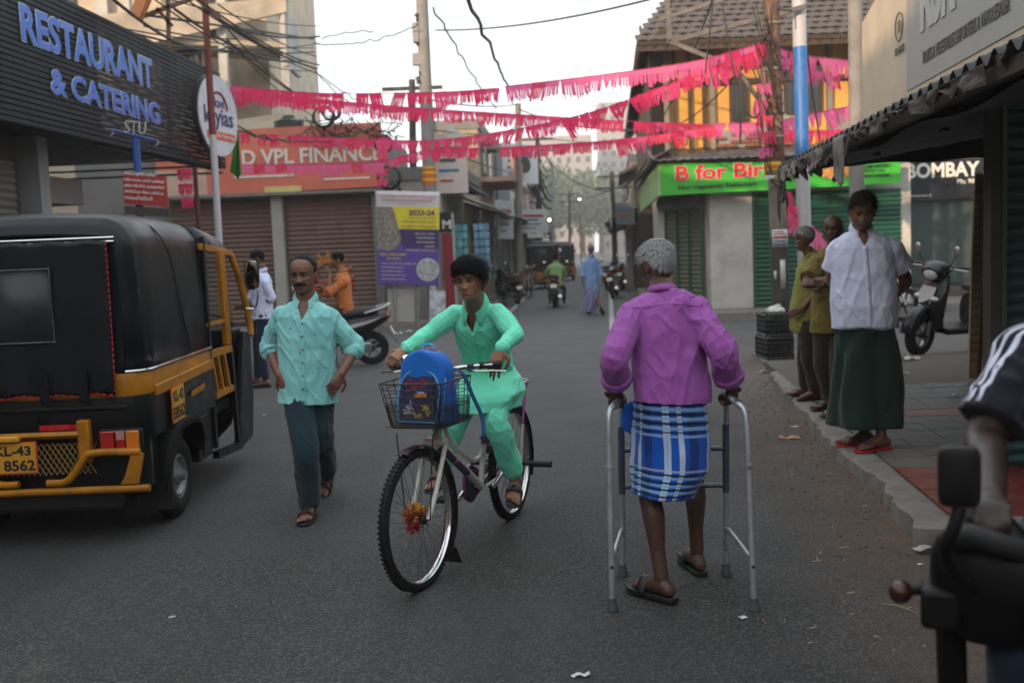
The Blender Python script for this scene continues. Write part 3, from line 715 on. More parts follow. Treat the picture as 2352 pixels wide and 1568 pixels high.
for j in range(15):
 v = j * .33; zc = 5.62 + v * math.sin(slope); yc = 20.35 + v * math.cos(slope); xl = 2.72 + (4.9 - 2.72) * v / 5.44
 i = 0
 while xl + .125 + i * .24 < 8.9:
  x = xl + .125 + i * .24; i += 1
  if nt < 290:
   o_ = bpy.data.objects.new('roof_tile', tlm); COL.objects.link(o_); o_.parent = old
   o_.location = O_(x + rr.uniform(-.012, .012), yc, zc + .0 + rr.uniform(-.006, .008)); o_.rotation_euler = (slope + rr.uniform(-.02, .02), rr.uniform(-.03, .03), rr.uniform(-.03, .03)); nt += 1
for k in range(26): MB().beam(O_(2.85 + k * .235, 20.30, 5.54), O_(2.95 + k * .235, 21.4, 6.15), .05, .07).build('rafter', wood_d, old, smooth=False)
MB().beam(O_(2.72, 20.36, 5.50), O_(8.9, 20.36, 5.50), .03, .10).build('fascia', wood_d, old, smooth=False)
# street side slope with its long dark eave
s0, s1 = O_(2.72, 20.35, 5.62), O_(rx_(38) - .35, 38, 5.40)
MB().prism([s0, s1, O_(rx_(38) + 2.2, 38, 7.9), O_(4.9, 25, 8.45)], (0, 0, -.05), (0, 0, .02)).build('roof', tile_m, old, smooth=False)
for k in range(46):
 y = 20.6 + k * .37; xe = 2.72 + (rx_(38) - .35 - 2.72) * (y - 20.35) / 17.65
 MB().beam(O_(xe, y, 5.50), O_(xe + .75, y + .05, 6.1 - .05), .05, .08).build('rafter', wood_d, old, smooth=False)
# ================================================================== right: BOMBAY shop across the side street
bom = thing('shop_building', 'shop with black BOMBAY signboard and dark glass front across the side street', 'shop', (10.5, 23, 0)); bo = Vector(bom.location)
def B_o(x, y, z=0): return Vector((x, y, z)) - bo
MB().prism([B_o(8.65, 23.3), B_o(17, 23.3), B_o(17, 29), B_o(8.65, 29)], (0, 0, .1), (0, 0, 6.4)).build('wall', W_grey, bom, smooth=False)
MB().prism([B_o(8.6, 22.4), B_o(17, 22.4), B_o(17, 23.4), B_o(8.6, 23.4)], (0, 0, 0), (0, 0, .38)).build('plinth', conc_d, bom, smooth=False)
MB().box(B_o(10.75, 23.22, 1.42), (3.3, .06, 2.0)).build('glass_front', mat('shop_glass', (.050, .075, .072), rough=.15, var=.15, spec=.6), bom, smooth=False)
for x, m_ in ((8.72, mat('post_maroon', (.10, .02, .02))), (12.25, mat('post_red', (.35, .015, .02), rough=.4)), (13.3, W_dark)): MB().box(B_o(x, 23.15, 1.5), (.10, .10, 2.3)).build('door_post', m_, bom, smooth=False)
MB().box(B_o(13.0, 23.2, 1.4), (1.2, .08, 2.1)).build('doorway', W_dark, bom, smooth=False)
MB().box(B_o(8.35, 23.1, 1.6), (.45, .2, 3.0)).build('side_pillar', W_lime, bom, smooth=False)
bs = MB().prism([B_o(8.95, 22.95, 2.36), B_o(13.4, 22.95, 2.36), B_o(13.4, 22.95, 3.26), B_o(8.95, 22.95, 3.26)], (0, 0, 0), (0, .1, 0)).build('signboard', mat('sign_black', (.012, .014, .020), rough=.35, var=.3), bom, smooth=False)
MB().box(B_o(8.93, 22.93, 2.8), (.06, .14, .95)).build('sign_edge', mat('sign_edge_white', (.6, .58, .52)), bs, smooth=False)
fit_letters('BOMBAY S', B_o(9.14, 22.93, 2.86), (1, 0, 0), (0, 0, 1), 1.95, .34, bom, wht, depth=.02, bold=.03)
fit_text('Ph: 989568', B_o(10.30, 22.93, 2.70), (1, 0, 0), (0, 0, 1), .75, .11, bs, wht, depth=.01, bold=.02)
fit_text('Main Road, Kochi - 2', B_o(9.2, 22.93, 2.44), (1, 0, 0), (0, 0, 1), .5, .05, bs, wht, depth=.01)
# ================================================================== rows of shops along the far street
def shop(label, side, Y0, ln, h, depth, wm, name='shop_building', cat='shop', shutters=(), sh_m=None, awn=None, awn_m=None, windows=(), sign=None, parapet=True, set_back=0.0, balcony=None, pitched=False, fascia=None):
 slope_ = LD if side < 0 else RD; X0 = (lx_ if side < 0 else rx_)(Y0) + side * set_back
 rz = PI / 2 - math.atan(slope_)
 t = thing(name, label, cat, (X0, Y0, 0), rz)
 s = -side       # interior: left side -> +y local ; right side -> -y local
 iy = 1 if side < 0 else -1
 MB().box((ln / 2, iy * depth / 2, h / 2), (ln, depth, h)).build('wall', wm, t, smooth=False)
 if parapet: MB().box((ln / 2, iy * depth / 2, h + .15), (ln + .1, depth + .1, .3)).build('roof', W_grey, t, smooth=False)
 if pitched:
  MB().prism([(-.2, -iy * .6, h - .1), (-.2, iy * depth / 2, h + 1.4), (-.2, iy * depth / 2, h + 1.3), (-.2, -iy * .6, h - .2)], (0, 0, 0), (ln + .4, 0, 0)).build('roof', tile_m, t, smooth=False)
 for x0, x1, z1 in shutters:
  shutter(t, (x0, -iy * .02), (x1, -iy * .02), .16, z1, sh_m or shm_grey, out=(0, -iy, 0), pitch=.11, depth=.045)
  for x in (x0, x1): MB().box((x, -iy * .05, z1 / 2), (.10, .12, z1)).build('door_jamb', wm, t, smooth=False)
 if awn:
  for x0, x1, z, out, drop, m_ in awn:
   f = lambda u, v: Vector((x0 + (x1 - x0) * u, -iy * out * v, z - drop * v + .02 * math.sin(u * 60)))
   MB().grid(f, 60, 2).build('awning', m_, t, thick=.015, fix=False)
 for x, z, w, hh_ in windows:
  fr = MB()
  MB().box((x, -iy * .02, z), (w, .06, hh_)).build('window', glass_d, t, smooth=False)
  MB().box((x, -iy * .15, z + hh_ / 2 + .08), (w + .3, .35, .06)).build('sun_shade', conc, t, smooth=False)
  MB().box((x, -iy * .06, z - hh_ / 2), (w + .1, .08, .06)).build('sill', conc, t, smooth=False)
 if balcony:
  x0, x1, z, m_ = balcony
  MB().box(((x0 + x1) / 2, -iy * .55, z), (x1 - x0, 1.1, .14)).build('balcony_slab', m_, t, smooth=False); MB().box(((x0 + x1) / 2, -iy * 1.05, z + .45), (x1 - x0, .1, .8)).build('balcony_front', m_, t, smooth=False)
 return t
blue_tarp = mat('tarp_blue', (.02, .05, .12), rough=.5, var=.3); dk_tarp = mat('tarp_dark', (.025, .026, .030), rough=.6, var=.3); pale_aw = mat('awning_pale', (.32, .31, .29), rough=.6, var=.3, dirt=.4)
shop('narrow white-fronted shop with hanging packets and awning, first on the left of the street', -1, 23.2, 4.2, 3.3, 6, W_white, shutters=[(2.6, 3.9, 2.4)], awn=[(.3, 4.0, 3.05, 1.2, .45, pale_aw), (.0, 4.3, 3.2, .7, .1, blue_tarp)])
shop('cream shop with blue awning and rust shutters, second on the left of the street', -1, 27.5, 4.5, 3.6, 6, W_cream, shutters=[(.4, 2.0, 2.4), (2.4, 4.2, 2.4)], awn=[(.1, 4.4, 2.95, 1.1, .35, dk_tarp)])
shop('two storey beige house with a purple balcony over the left row of shops', -1, 32.2, 5.5, 5.5, 1.4, W_beige, shutters=[(.5, 2.4, 2.5), (2.9, 5.0, 2.5)], awn=[(.0, 5.4, 3.0, 1.3, .4, dk_tarp)], windows=[(1.2, 4.6, .9, .9), (3.4, 4.6, .9, .9)], balcony=(.2, 5.2, 3.9, W_pink))
shop('slate grey clad building rising behind the left row of shops', -1, 39.2, 6.5, 5.6, 1.6, W_blue, shutters=[(.5, 3.0, 2.6), (3.6, 6.8, 2.6)], awn=[(.0, 7.2, 3.1, 1.1, .3, pale_aw)])
shop('low white shop with a tin awning far down the left side', -1, 46, 6, 4.4, 3, W_white, shutters=[(.5, 2.6, 2.5), (3.2, 5.6, 2.5)], awn=[(.0, 6, 3.0, 1.4, .4, pale_aw)], windows=[(3, 3.7, 1.0, .6)])
shop('tall cream building beyond the low white shop, left side', -1, 52.5, 9, 5.6, 3, W_cream, windows=[(1.5, 4.3, 1, 1.1), (4, 4.3, 1, 1.1), (6.5, 4.3, 1, 1.1)], awn=[(.0, 8.8, 3.0, 1.4, .4, dk_tarp)], shutters=[(.5, 4.0, 2.5), (4.6, 8, 2.5)])
shop('reddish gabled building far down the left side', -1, 62, 9, 5.4, 4, W_pink, pitched=True, windows=[(2, 4.0, 1, 1.1), (5, 4.0, 1, 1.1)], awn=[(.0, 8.8, 2.9, 1.3, .4, pale_aw)])
shop('last grey building at the end of the left row', -1, 71.5, 14, 6.0, 4, W_grey, windows=[(3, 5.0, 1, 1.1), (8, 5.0, 1, 1.1)], awn=[(.0, 12, 2.9, 1.3, .4, dk_tarp)])
shop('dark timber fronted shop with a boxed sign after the old house, right side', 1, 34.5, 6, 4.2, 6, W_dark, shutters=[(.5, 2.6, 2.4), (3.2, 5.6, 2.4)], sh_m=sh_tan, awn=[(.0, 6, 2.9, 1.0, .35, pale_aw)], pitched=True, parapet=False)
shop('low beige shop with awnings halfway along the right side', 1, 41, 8, 4.4, 6, W_beige, shutters=[(.5, 3.6, 2.4), (4.2, 7.6, 2.4)], awn=[(.0, 8, 2.9, 1.2, .35, dk_tarp)], windows=[(2, 3.7, .9, .7)])
shop('pink washed building far along the right side', 1, 50, 11, 5.8, 7, W_pink, shutters=[(.5, 5, 2.4), (5.6, 10, 2.4)], awn=[(.0, 11, 2.9, 1.2, .35, pale_aw)], windows=[(2, 4.7, 1, 1), (6, 4.7, 1, 1)])
shop('green grey building at the end of the right row', 1, 62, 20, 5.0, 8, W_green, windows=[(3, 4.2, 1, 1), (9, 4.2, 1, 1)], awn=[(.0, 18, 2.9, 1.2, .35, dk_tarp)])
# boards along the left row
def board(label, c, x, w, h, col, lines=(), ink=(.05, .05, .06), tilt=0, posts=True):
 t = thing('shop_sign', label, 'sign', Vector(c), 0)
 s_ = clutter_sign(t, (0, 0, 0), x, w, h, col, lines, ink=ink)
 xv = Vector(x).normalized(); nv_ = xv.cross(Vector((0, 0, 1)))
 for k in range(4):
  q = xv * w * (.12 + .03 * (k % 2)) + Vector((0, 0, h * (.72 - .17 * k))); e = q + xv * w * (.72, .5, .62, .4)[k]
  MB().beam(q + nv_ * .006, e + nv_ * .006, .006, h * (.11, .06, .05, .04)[k]).build('print_line', mat('board_ink_%d' % (k + int(w * 10) % 3), [(.04, .16, .30), (.30, .05, .05), (.06, .06, .08)][(k + int(w * 10)) % 3], rough=.6), s_, smooth=False)
 return t
LX = Vector((LD, 1, 0)).normalized()
board('big white hoarding with black figures standing over the first left shop', (lx_(23.6) + .2, 23.6, 3.25), LX, 3.0, 1.35, (.58, .56, .52), [])
board('pinkish white hoarding leaning beside the concrete pole', (lx_(23.0) - .1, 22.9, 2.95), (1, .15, 0), .75, 1.35, (.55, .48, .44), [])
board('white hanging shop sign with blue print on the left row', (lx_(29.5) + .75, 29.5, 1.95), Vector((.30, 1, 0)), 1.6, 1.15, (.50, .56, .62), [])
board('large white panel with a round black disc over the left row', (lx_(37) + .4, 37, 4.1), (1, 1.2, 0), 2.1, 1.45, (.62, .64, .66), [])
board('white and red sign low on the left row', (lx_(36) + 1.0, 36, 2.2), Vector((.8, .6, 0)), 1.3, .85, (.52, .54, .56), [])
board('small yellow signboard beside the scooter, left row', (lx_(31) + .9, 31, .35), Vector((.9, .45, 0)), .5, .55, (.22, .05, .03), [])
board('small white tailor board hanging under an awning, left row', (lx_(43) + .9, 43, 2.1), Vector((.6, .8, 0)), 1.2, .9, (.55, .55, .53), [])
board('grey boxed sign projecting from the timber shop, right side', (rx_(33) - .75, 33, 2.3), (1, 0, 0), .62, .72, (.12, .14, .16), [])
board('long white sign along the wall of the timber shop, right side', (rx_(38) - .95, 38, 2.3), (-RD * 1.0, -1, 0), 4.6, .75, (.50, .50, .48), [])
dsk2 = thing('sign_disc', 'round black disc on the large white panel over the left row', 'sign', (lx_(37) + 1.25, 37.6, 4.75))
MB().lathe([(0, 0), (.3, 0), (.3, .06), (0, .06)], axis='Y', n=24, M=Matrix.Rotation(R(50), 3, 'Z')).build('disc', W_dark, dsk2)
# packets hung in strings at the first shop
pk_m = [mat('packet_teal', (.10, .36, .38), rough=.3, var=.3, scale=30), mat('packet_blue', (.12, .28, .40), rough=.3, var=.3, scale=30)]
pkm = []
for m_ in pk_m:
 q = MB().box((0, 0, 0), (.11, .03, .15)).mesh('packet'); q.materials.append(m_); pkm.append(q)
rack = thing('packet_display', 'strings of teal snack packets hanging at the first left shop', 'snack display', (lx_(23.2) + .15, 23.05, 0))
for i in range(8):
 MB().tube([(-.02 + i * .125, .02, 1.0), (-.02 + i * .125, .02, 2.35)], .004, 4).build('string', wood_d, rack)
 for j in range(7):
  if i in (4,) : continue
  o_ = bpy.data.objects.new('packet', pkm[(i > 4) * 1]); COL.objects.link(o_); o_.parent = rack; o_.location = (-.02 + i * .125, 0, 1.08 + j * .18); o_.rotation_euler = (rr.uniform(-.1, .1), rr.uniform(-.08, .08), rr.uniform(-.4, .4))
rp = thing('door_panel', 'tall dark red door panel with a black board above beside the poster pole', 'door', (dp(1030, 600, 22.6).x, 22.6, .14))
MB().box((0, 0, .95), (.22, .06, 1.9)).build('panel', mat('panel_red', (.28, .015, .03), rough=.4), rp, smooth=False); MB().box((-.02, 0, 2.15), (.30, .06, .45)).build('board', mat('sign_black', (.012, .014, .02)), rp, smooth=False)
MB().box((.14, 0, 1.15), (.05, .08, 2.4)).build('frame', W_white, rp, smooth=False); fit_text('M', (-.10, -.035, 2.0), (1, 0, 0), (0, 0, 1), .2, .2, rp, wht, depth=.01, bold=.03)
# far end: hazy blocks, trees, lit lamps
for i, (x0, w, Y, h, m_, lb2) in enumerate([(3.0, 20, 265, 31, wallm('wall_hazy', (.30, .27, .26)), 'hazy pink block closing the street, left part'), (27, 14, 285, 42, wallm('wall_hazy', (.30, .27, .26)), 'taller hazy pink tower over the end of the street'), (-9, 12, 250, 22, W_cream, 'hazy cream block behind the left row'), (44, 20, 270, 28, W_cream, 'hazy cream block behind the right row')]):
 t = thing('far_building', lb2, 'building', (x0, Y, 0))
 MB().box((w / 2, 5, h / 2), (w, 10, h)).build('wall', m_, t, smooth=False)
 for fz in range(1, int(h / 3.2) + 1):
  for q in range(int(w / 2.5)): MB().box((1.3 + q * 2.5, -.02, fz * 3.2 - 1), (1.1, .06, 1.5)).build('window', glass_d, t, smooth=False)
leaf_m = [mat('leaf_%d' % i, c, rough=.6, var=.3, scale=.7) for i, c in enumerate([(.045, .085, .022), (.065, .095, .03), (.035, .06, .02)])]
bark = mat('bark', (.07, .055, .04), rough=.9, var=.3, bump=.6, bscale=12)
def tree(label, c, h, r, seed, n=2600, leaf=.16, lm=0):
 q = random.Random(seed); t = thing('tree', label, 'tree', c)
 MB().tube(catmull([(0, 0, 0), (.1, 0, h * .2), (-.1, .1, h * .4), (.05, 0, h * .6)], 5), [h * .03 * (1 - .03 * i) for i in range(16)], 8).build('trunk', bark, t)
 cl = MB()
 blobs = [(Vector((q.gauss(0, r * .5), q.gauss(0, r * .5), h * .62 + q.gauss(0, r * .32))), r * q.uniform(.28, .5)) for _ in range(13)]
 for b0_, br in blobs:
  MB().tube([(0, 0, h * .4), b0_ * .6 + Vector((0, 0, h * .2)), b0_], [h * .014, h * .009, h * .004], 6).build('limb', bark, t)
 for _ in range(n):
  b0_, br = q.choice(blobs); d = Vector((q.gauss(0, 1), q.gauss(0, 1), q.gauss(0, 1))).normalized() * br * q.uniform(.35, 1.05)
  p = b0_ + d; a_ = Vector((q.gauss(0, 1), q.gauss(0, 1), q.gauss(0, 1))).normalized() * leaf * q.uniform(.5, 1.2); b2 = a_.orthogonal().normalized() * leaf * .5
  cl.add([p - a_, p + b2, p + a_, p - b2], [(0, 1, 2, 3)])
 cl.build('crown', leaf_m[lm], t, fix=False, smooth=False)
 return t
for i, (x, Y, h, r) in enumerate([(4, 165, 14, 7), (13, 175, 16, 8), (21, 168, 14, 7), (30, 172, 14, 7), (9, 200, 18, 9), (19, 205, 18, 9), (24, 155, 11, 5)]):
 tree(['leafy tree closing the street on the left', 'tall tree at the middle of the street end', 'rounded tree right of the street end', 'tree behind the right row at the street end', 'second line tree, left of the end', 'second line tree, right of the end', 'small tree before the right end trees'][i], (x, Y, 0), h, r, 40 + i, n=1700, leaf=.55, lm=i % 3)
tree('dark leafy tree behind the orange sign building', (-4.6, 26.2, 0), 6.7, 1.5, 77, n=2600, leaf=.10, lm=2)
# blocks added beside and behind the viewer, mostly unseen, to shade the street
for i, (x0, x1, y0, y1, h, m_) in enumerate([(-40, -9.2, -20, 3.6, 7.1, W_cream), (-9.0, -4.6, -9, -3.6, 3.4, W_white), (-24, -10.2, -38, -22, 9.3, W_beige), (-10.0, -3.0, -30, -12, 8.6, W_beige), (-2.9, 14, -30, -10, 6.0, W_pink), (6.2, 20, -9, 12.2, 5.0, W_white), (-40, -10.2, 3.8, 20, 7.5, W_beige)]):
 t = thing('shading_building', ['cream block on the near left, out of view', 'low white shop on the near left, out of view', 'tall beige block far behind left, out of view', 'beige block behind the viewer, out of view', 'pink block behind the viewer on the right, out of view', 'white block behind the market stall on the right', 'beige block behind the restaurant roof'][i], 'building', ((x0 + x1) / 2, (y0 + y1) / 2, 0))
 MB().box((0, 0, h / 2), (x1 - x0, y1 - y0, h)).build('wall', m_, t, smooth=False)
 MB().box((0, 0, h + .15), (x1 - x0 + .3, y1 - y0 + .3, .3)).build('roof', W_grey, t, smooth=False)
 for fz in range(1, int(h / 3)):
  for q in range(int((x1 - x0) / 4)): MB().box((-(x1 - x0) / 2 + 2 + q * 4, (y1 - y0) / 2 + .02, fz * 3), (1.4, .06, 1.4)).build('window', glass_d, t, smooth=False)
# ================================================================== shared vehicle materials
chrome = mat('chrome', (.62, .62, .62), rough=.16, metal=1, var=.05)
steel_d = mat('dark_steel', (.06, .06, .065), rough=.4, metal=.7, var=.2)
tyre_m = mat('tyre', (.008, .008, .009), rough=.8, var=.25, spec=.3, dirt=.2, dirt_col=(.05, .045, .04), dscale=6, bump=.15, bscale=120)
blackp = mat('black_paint', (.0045, .0045, .0055), rough=.36, spec=.28, dirt=.12, dscale=4, dirt_col=(.025, .022, .02))
plast_k = mat('black_plastic', (.006, .006, .007), rough=.5, var=.2, spec=.3)
yellowp = mat('rickshaw_yellow', (.40, .155, .005), rough=.45, spec=.3, dirt=.6, dscale=9, var=.25, dirt_col=(.10, .055, .02))
red_l = mat('red_lens', (.35, .008, .008), rough=.15, spec=.6, coat=.5)
orange_l = mat('orange_lens', (.6, .16, .01), rough=.15, coat=.5)
clear_l = mat('clear_lens', (.55, .57, .58), rough=.08, coat=.6)
vinyl = mat('black_vinyl', (.006, .009, .013), rough=.36, var=.35, scale=3, bump=.45, bscale=9, spec=.26, dirt=.3, dscale=5, dirt_col=(.018, .018, .018))
white_m = mat('white_plate', (.65, .65, .63), rough=.5)
black_ink = mat('black_ink', (.012, .012, .012), rough=.6)
whitep = paint('white_paint', (.60, .60, .57), dirt=.3, dscale=9)
def wheel(parent, c, r, w, tyre_r, rim_m, axis='Y', spokes=0, hub=.03, name='wheel', M=None, knob=0, disc=False, spoke_m=None, rim_w=None):
 """wheel with tyre, rim, hub and spokes under parent; axis of rotation = local Y turned by M"""
 M = M or Matrix.Identity(3)
 wo = bpy.data.objects.new(name, None); COL.objects.link(wo); wo.parent = parent
 wo.matrix_local = Matrix.Translation(Vector(c)) @ M.to_4x4()
 t = MB(); n = 56
 t.rings([[Vector((math.cos(2 * PI * k / n) * (r - tyre_r + tyre_r * math.cos(a)), math.sin(a) * w / 2, math.sin(2 * PI * k / n) * (r - tyre_r + tyre_r * math.cos(a)))) for k in range(n)] for a in np.linspace(-PI * .72, PI * .72, 13)], caps=False)
 t.build('tyre', tyre_m, wo, fix=False, sharp=0)
 if knob:
  kb = MB()
  for k in range(knob):
   a = 2 * PI * k / knob
   for sg in (-1, 1): kb.box((math.cos(a) * (r - .001), sg * w * .26, math.sin(a) * (r - .001)), (.007, w * .30, .011), M=Matrix.Rotation(-a, 3, 'Y'))
  kb.build('tyre_tread', tyre_m, wo, smooth=False)['kind'] = 'stuff'
 ri = r - tyre_r * 1.55; rw = rim_w or w * .8
 rm = MB(); rm.rings([[Vector((math.cos(2 * PI * k / n) * q, y, math.sin(2 * PI * k / n) * q)) for k in range(n)] for q, y in ((ri + .014, -rw / 2), (ri - .002, -rw / 2), (ri - .010, -rw * .2), (ri - .010, rw * .2), (ri - .002, rw / 2), (ri + .014, rw / 2))], caps=False)
 rm.build('rim', rim_m, wo, fix=False)
 if disc:
  prof = [(.0, .06), (.03, .06), (.035, .035), (.055, .03), (.06, .012), (.10, .006), (ri * .72, .012), (ri * .80, .030), (ri, .02)]
  for sg in (1, -1):
   MB().lathe([(a, b * sg + sg * w * .12) for a, b in prof], axis='Y', n=36).build('wheel_disc', rim_m, wo)
 MB().tube([(0, -w * .6 - .01, 0), (0, w * .6 + .01, 0)], hub, 14).build('hub', steel_d if not disc else rim_m, wo)
 if spokes:
  sm = spoke_m or chrome
  for k in range(spokes):
   sg = 1 if k % 2 else -1; a = 2 * PI * k / spokes; off = R(32) * (1 if (k // 2) % 2 else -1)
   m = MB().tube([(math.cos(a + off) * hub * .9, sg * w * .45, math.sin(a + off) * hub * .9), (math.cos(a) * (ri - .004), 0, math.sin(a) * (ri - .004))], .00135, 4)
   m.build('spoke', sm, wo, smooth=False, fix=False)
 elif not disc:
  for k in range(5):
   a = 2 * PI * k / 5
   MB().beam((0, 0, 0), (math.cos(a) * ri, 0, math.sin(a) * ri), .03, w * .35, up=(0, 1, 0)).build('spoke', rim_m, wo, smooth=False)
 return wo
# ================================================================== bicycle
BA, BB = gp(974, 1350), gp(1178, 1187)
bu = (BA - BB).normalized(); WB = (BA - BB).length
bike = thing('bicycle', 'white and purple bicycle with a wire front basket, ridden by the boy', 'bicycle', BB, math.atan2(bu.y, bu.x))
bike_white = paint('bicycle_white', (.58, .57, .52), dirt=.45, dscale=14, dirt_col=(.12, .07, .04))
purple_p = paint('bicycle_purple', (.17, .012, .16), dirt=.2)
darkpur = paint('mudguard_plum', (.030, .010, .022), rough=.3, dirt=.3)
WR = .337
ST = Matrix.Rotation(R(-5), 4, Vector((-.30, 0, .95)).normalized())
hb = Vector((WB - .235, 0, .66)); ht = Vector((WB - .285, 0, .83))
def steer(v): return ST @ (Vector(v) - ht) + ht
fa = steer((WB, 0, WR))
wheel(bike, (0, 0, WR), WR, .048, .024, chrome, spokes=32, hub=.022, knob=84, spoke_m=steel_d)
wf = wheel(bike, fa, WR, .048, .024, chrome, spokes=32, hub=.022, knob=84, spoke_m=steel_d, M=ST.to_3x3())
bbp = Vector((.50, 0, .31)); st_t = Vector((.34, 0, .80))
MB().tube([bbp, hb + Vector((0, 0, .02))], .021, 14).build('down_tube', bike_white, bike)
MB().tube(catmull([ht - Vector((.01, 0, .03)), (WB - .38, 0, .66), (.66, 0, .50), (.52, 0, .47), (.435, 0, .51)], 6), .0135, 12).build('top_tube', bike_white, bike)
MB().tube([bbp, bbp.lerp(st_t, .45)], .0165, 12).build('seat_tube', bike_white, bike)
MB().tube([bbp.lerp(st_t, .45), st_t], .0165, 12).build('seat_tube', purple_p, bike)
MB().tube([hb - Vector((-.008, 0, .02)), ht], .021, 14).build('head_tube', bike_white, bike)
for sg in (-1, 1):
 MB().tube([bbp + Vector((0, sg * .03, 0)), (.0, sg * .058, WR)], .010, 10).build('chain_stay', bike_white, bike)
 MB().tube([(.0, sg * .060, WR), bbp.lerp(st_t, .92) + Vector((0, sg * .02, 0))], .008, 10).build('seat_stay', bike_white, bike)
 MB().tube([steer(p) for p in catmull([(WB - .225, sg * .050, .655), (WB - .18, sg * .056, .60), (WB - .07, sg * .054, .42), (WB, sg * .052, WR)], 4)], .012, 10).build('fork_blade', bike_white, bike)
 MB().tube([steer((WB + .005, sg * .066, WR)), steer((WB - .02, sg * .10, .75))], .0035, 8).build('basket_strut', steel_d, bike)
MB().box(steer((WB - .222, 0, .672)), (.05, .12, .035), M=ST).build('fork_crown', bike_white, bike, bevel=.008)
for t0, t1 in ((.35, .62), (.66, .95)):
 MB().tube([bbp.lerp(hb, t0), bbp.lerp(hb, t1)], .0216, 14).build('decal', mat('decal_purple', (.07, .03, .09), rough=.4, var=.8, scale=60), bike)
def guard(c, r0, a0, a1, w, xf_=None, m=darkpur, name='mudguard'):
 g = MB(); n = 26
 for i in range(n + 1):
  a = R(a0 + (a1 - a0) * i / n); row = []
  for q in np.linspace(-1, 1, 7):
   rr = r0 + .010 * (1 - q * q); p = Vector(c) + Vector((math.cos(a) * rr, q * w / 2, math.sin(a) * rr))
   row.append(xf_(p) if xf_ else p)
  if i == 0: rows = []
  rows.append(row)
 return g.rings(rows, caps=False, closed_u=False).build(name, m, bike, thick=.003)
guard((0, 0, WR), WR + .012, 20, 205, .062)
fg = guard((WB, 0, WR), WR + .012, 100, 222, .062, steer)
guard((WB, 0, WR), WR + .012, 72, 98, .062, steer)
MB().prism([steer((WB - .285, -.04, .12)), steer((WB - .285, .04, .12)), steer((WB - .31, .055, .035)), steer((WB - .31, -.055, .035))], (0, 0, 0), (.006, 0, 0)).build('mud_flap', black_rubber, bike)
cg = MB(); pts = [(.58, .33), (.56, .41), (.48, .43), (.38, .38), (.02, .375), (-.03, .345), (.02, .30), (.40, .235), (.50, .215), (.57, .25)]
cg.prism([(x, -.058, z) for x, z in pts], (0, 0, 0), (0, -.02, 0)); cg.build('chain_guard', purple_p, bike, bevel=.004)
MB().lathe([(.0, -.004), (.085, -.004), (.09, 0), (.085, .004), (0, .004)], c=bbp - Vector((0, .05, 0)), axis='Y', n=32).build('chain_wheel', steel_d, bike)
PA = R(-15)
for sg in (-1, 1):
 d = Vector((math.cos(PA), 0, math.sin(PA))) * .165 * -sg
 e = bbp + Vector((0, sg * .075, 0)) + d
 MB().beam(bbp + Vector((0, sg * .072, 0)), e, .016, .024).build('crank', chrome, bike, bevel=.004)
 MB().box(e + Vector((0, sg * .065, 0)), (.085, .10, .024)).build('pedal', plast_k, bike, bevel=.005)
MB().ball((.30, 0, .855), (.13, .075, .035), 16, 10).build('saddle', black_rubber, bike)
MB().tube([st_t, (.315, 0, .85)], .013, 10).build('seat_post', chrome, bike)
for sg in (-1, 1):                                    # rear rack
 MB().tube(catmull([(.16, sg * .055, .80), (.0, sg * .062, .80), (-.16, sg * .066, .80), (-.24, sg * .045, .80), (-.27, 0, .80)], 5), .006, 8).build('rack_rail', chrome, bike)
 MB().tube([(-.14, sg * .066, .795), (-.05, sg * .068, .56)], .009, 8).build('rack_stay', purple_p, bike)
 MB().tube([(-.05, sg * .068, .56), (0, sg * .066, WR)], .009, 8).build('rack_stay', bike_white, bike)
 MB().tube([(.10, sg * .03, .795), (-.22, sg * .03, .795)], .0045, 6).build('rack_bar', purple_p, bike)
 MB().tube(catmull([(.16, sg * .055, .755), (-.1, sg * .066, .76), (-.22, sg * .05, .785)], 4), .0055, 8).build('rack_rail', purple_p, bike)
for x in (.08, -.05, -.17): MB().tube([(x, -.06, .80), (x, .06, .80)], .0045, 6).build('rack_bar', chrome, bike)
for sg in (1, -1):
 MB().tube([(0, sg * .07, WR - .005), (0, sg * .13, WR - .005)], .013, 12).build('foot_peg', steel_d, bike)
 MB().tube([(0, sg * .13, WR - .005), (0, sg * .255, WR - .005)], .019, 14).build('peg_sleeve', black_rubber, bike)
# handlebar
gripz = 1.035
MB().tube([steer(ht - Vector((0, 0, .02))), steer((WB - .30, 0, .98))], .012, 10).build('stem', chrome, bike)
for sg in (-1, 1):
 MB().tube([steer(p) for p in catmull([(WB - .30, 0, .99), (WB - .265, sg * .06, 1.0), (WB - .26, sg * .12, 1.03), (WB - .31, sg * .20, gripz), (WB - .36, sg * .27, gripz)], 6)], .0115, 12).build('handlebar', chrome, bike)
 MB().tube([steer((WB - .325, sg * .215, gripz)), steer((WB - .395, sg * .305, gripz))], .0165, 12).build('grip', black_rubber, bike)
 MB().box(steer((WB - .295, sg * .185, gripz - .004)), (.035, .03, .035), M=ST).build('lever_clamp', steel_d, bike, bevel=.005)
 MB().tube([steer(p) for p in catmull([(WB - .275, sg * .19, gripz - .012), (WB - .26, sg * .24, gripz - .018), (WB - .30, sg * .30, gripz - .022), (WB - .335, sg * .355, gripz - .03)], 5)], .0062, 8, flat=.7).build('brake_lever', chrome, bike)
 MB().tube([steer(p) for p in catmull([(WB - .27, sg * .17, gripz), (WB - .18, sg * .08, 1.0), (WB - .20, sg * .02, .86), (WB - .22, sg * .01, .72)], 5)], .0028, 6).build('brake_cable', steel_d, bike)
bell = MB(); bc = steer((WB - .275, -.165, gripz + .042))
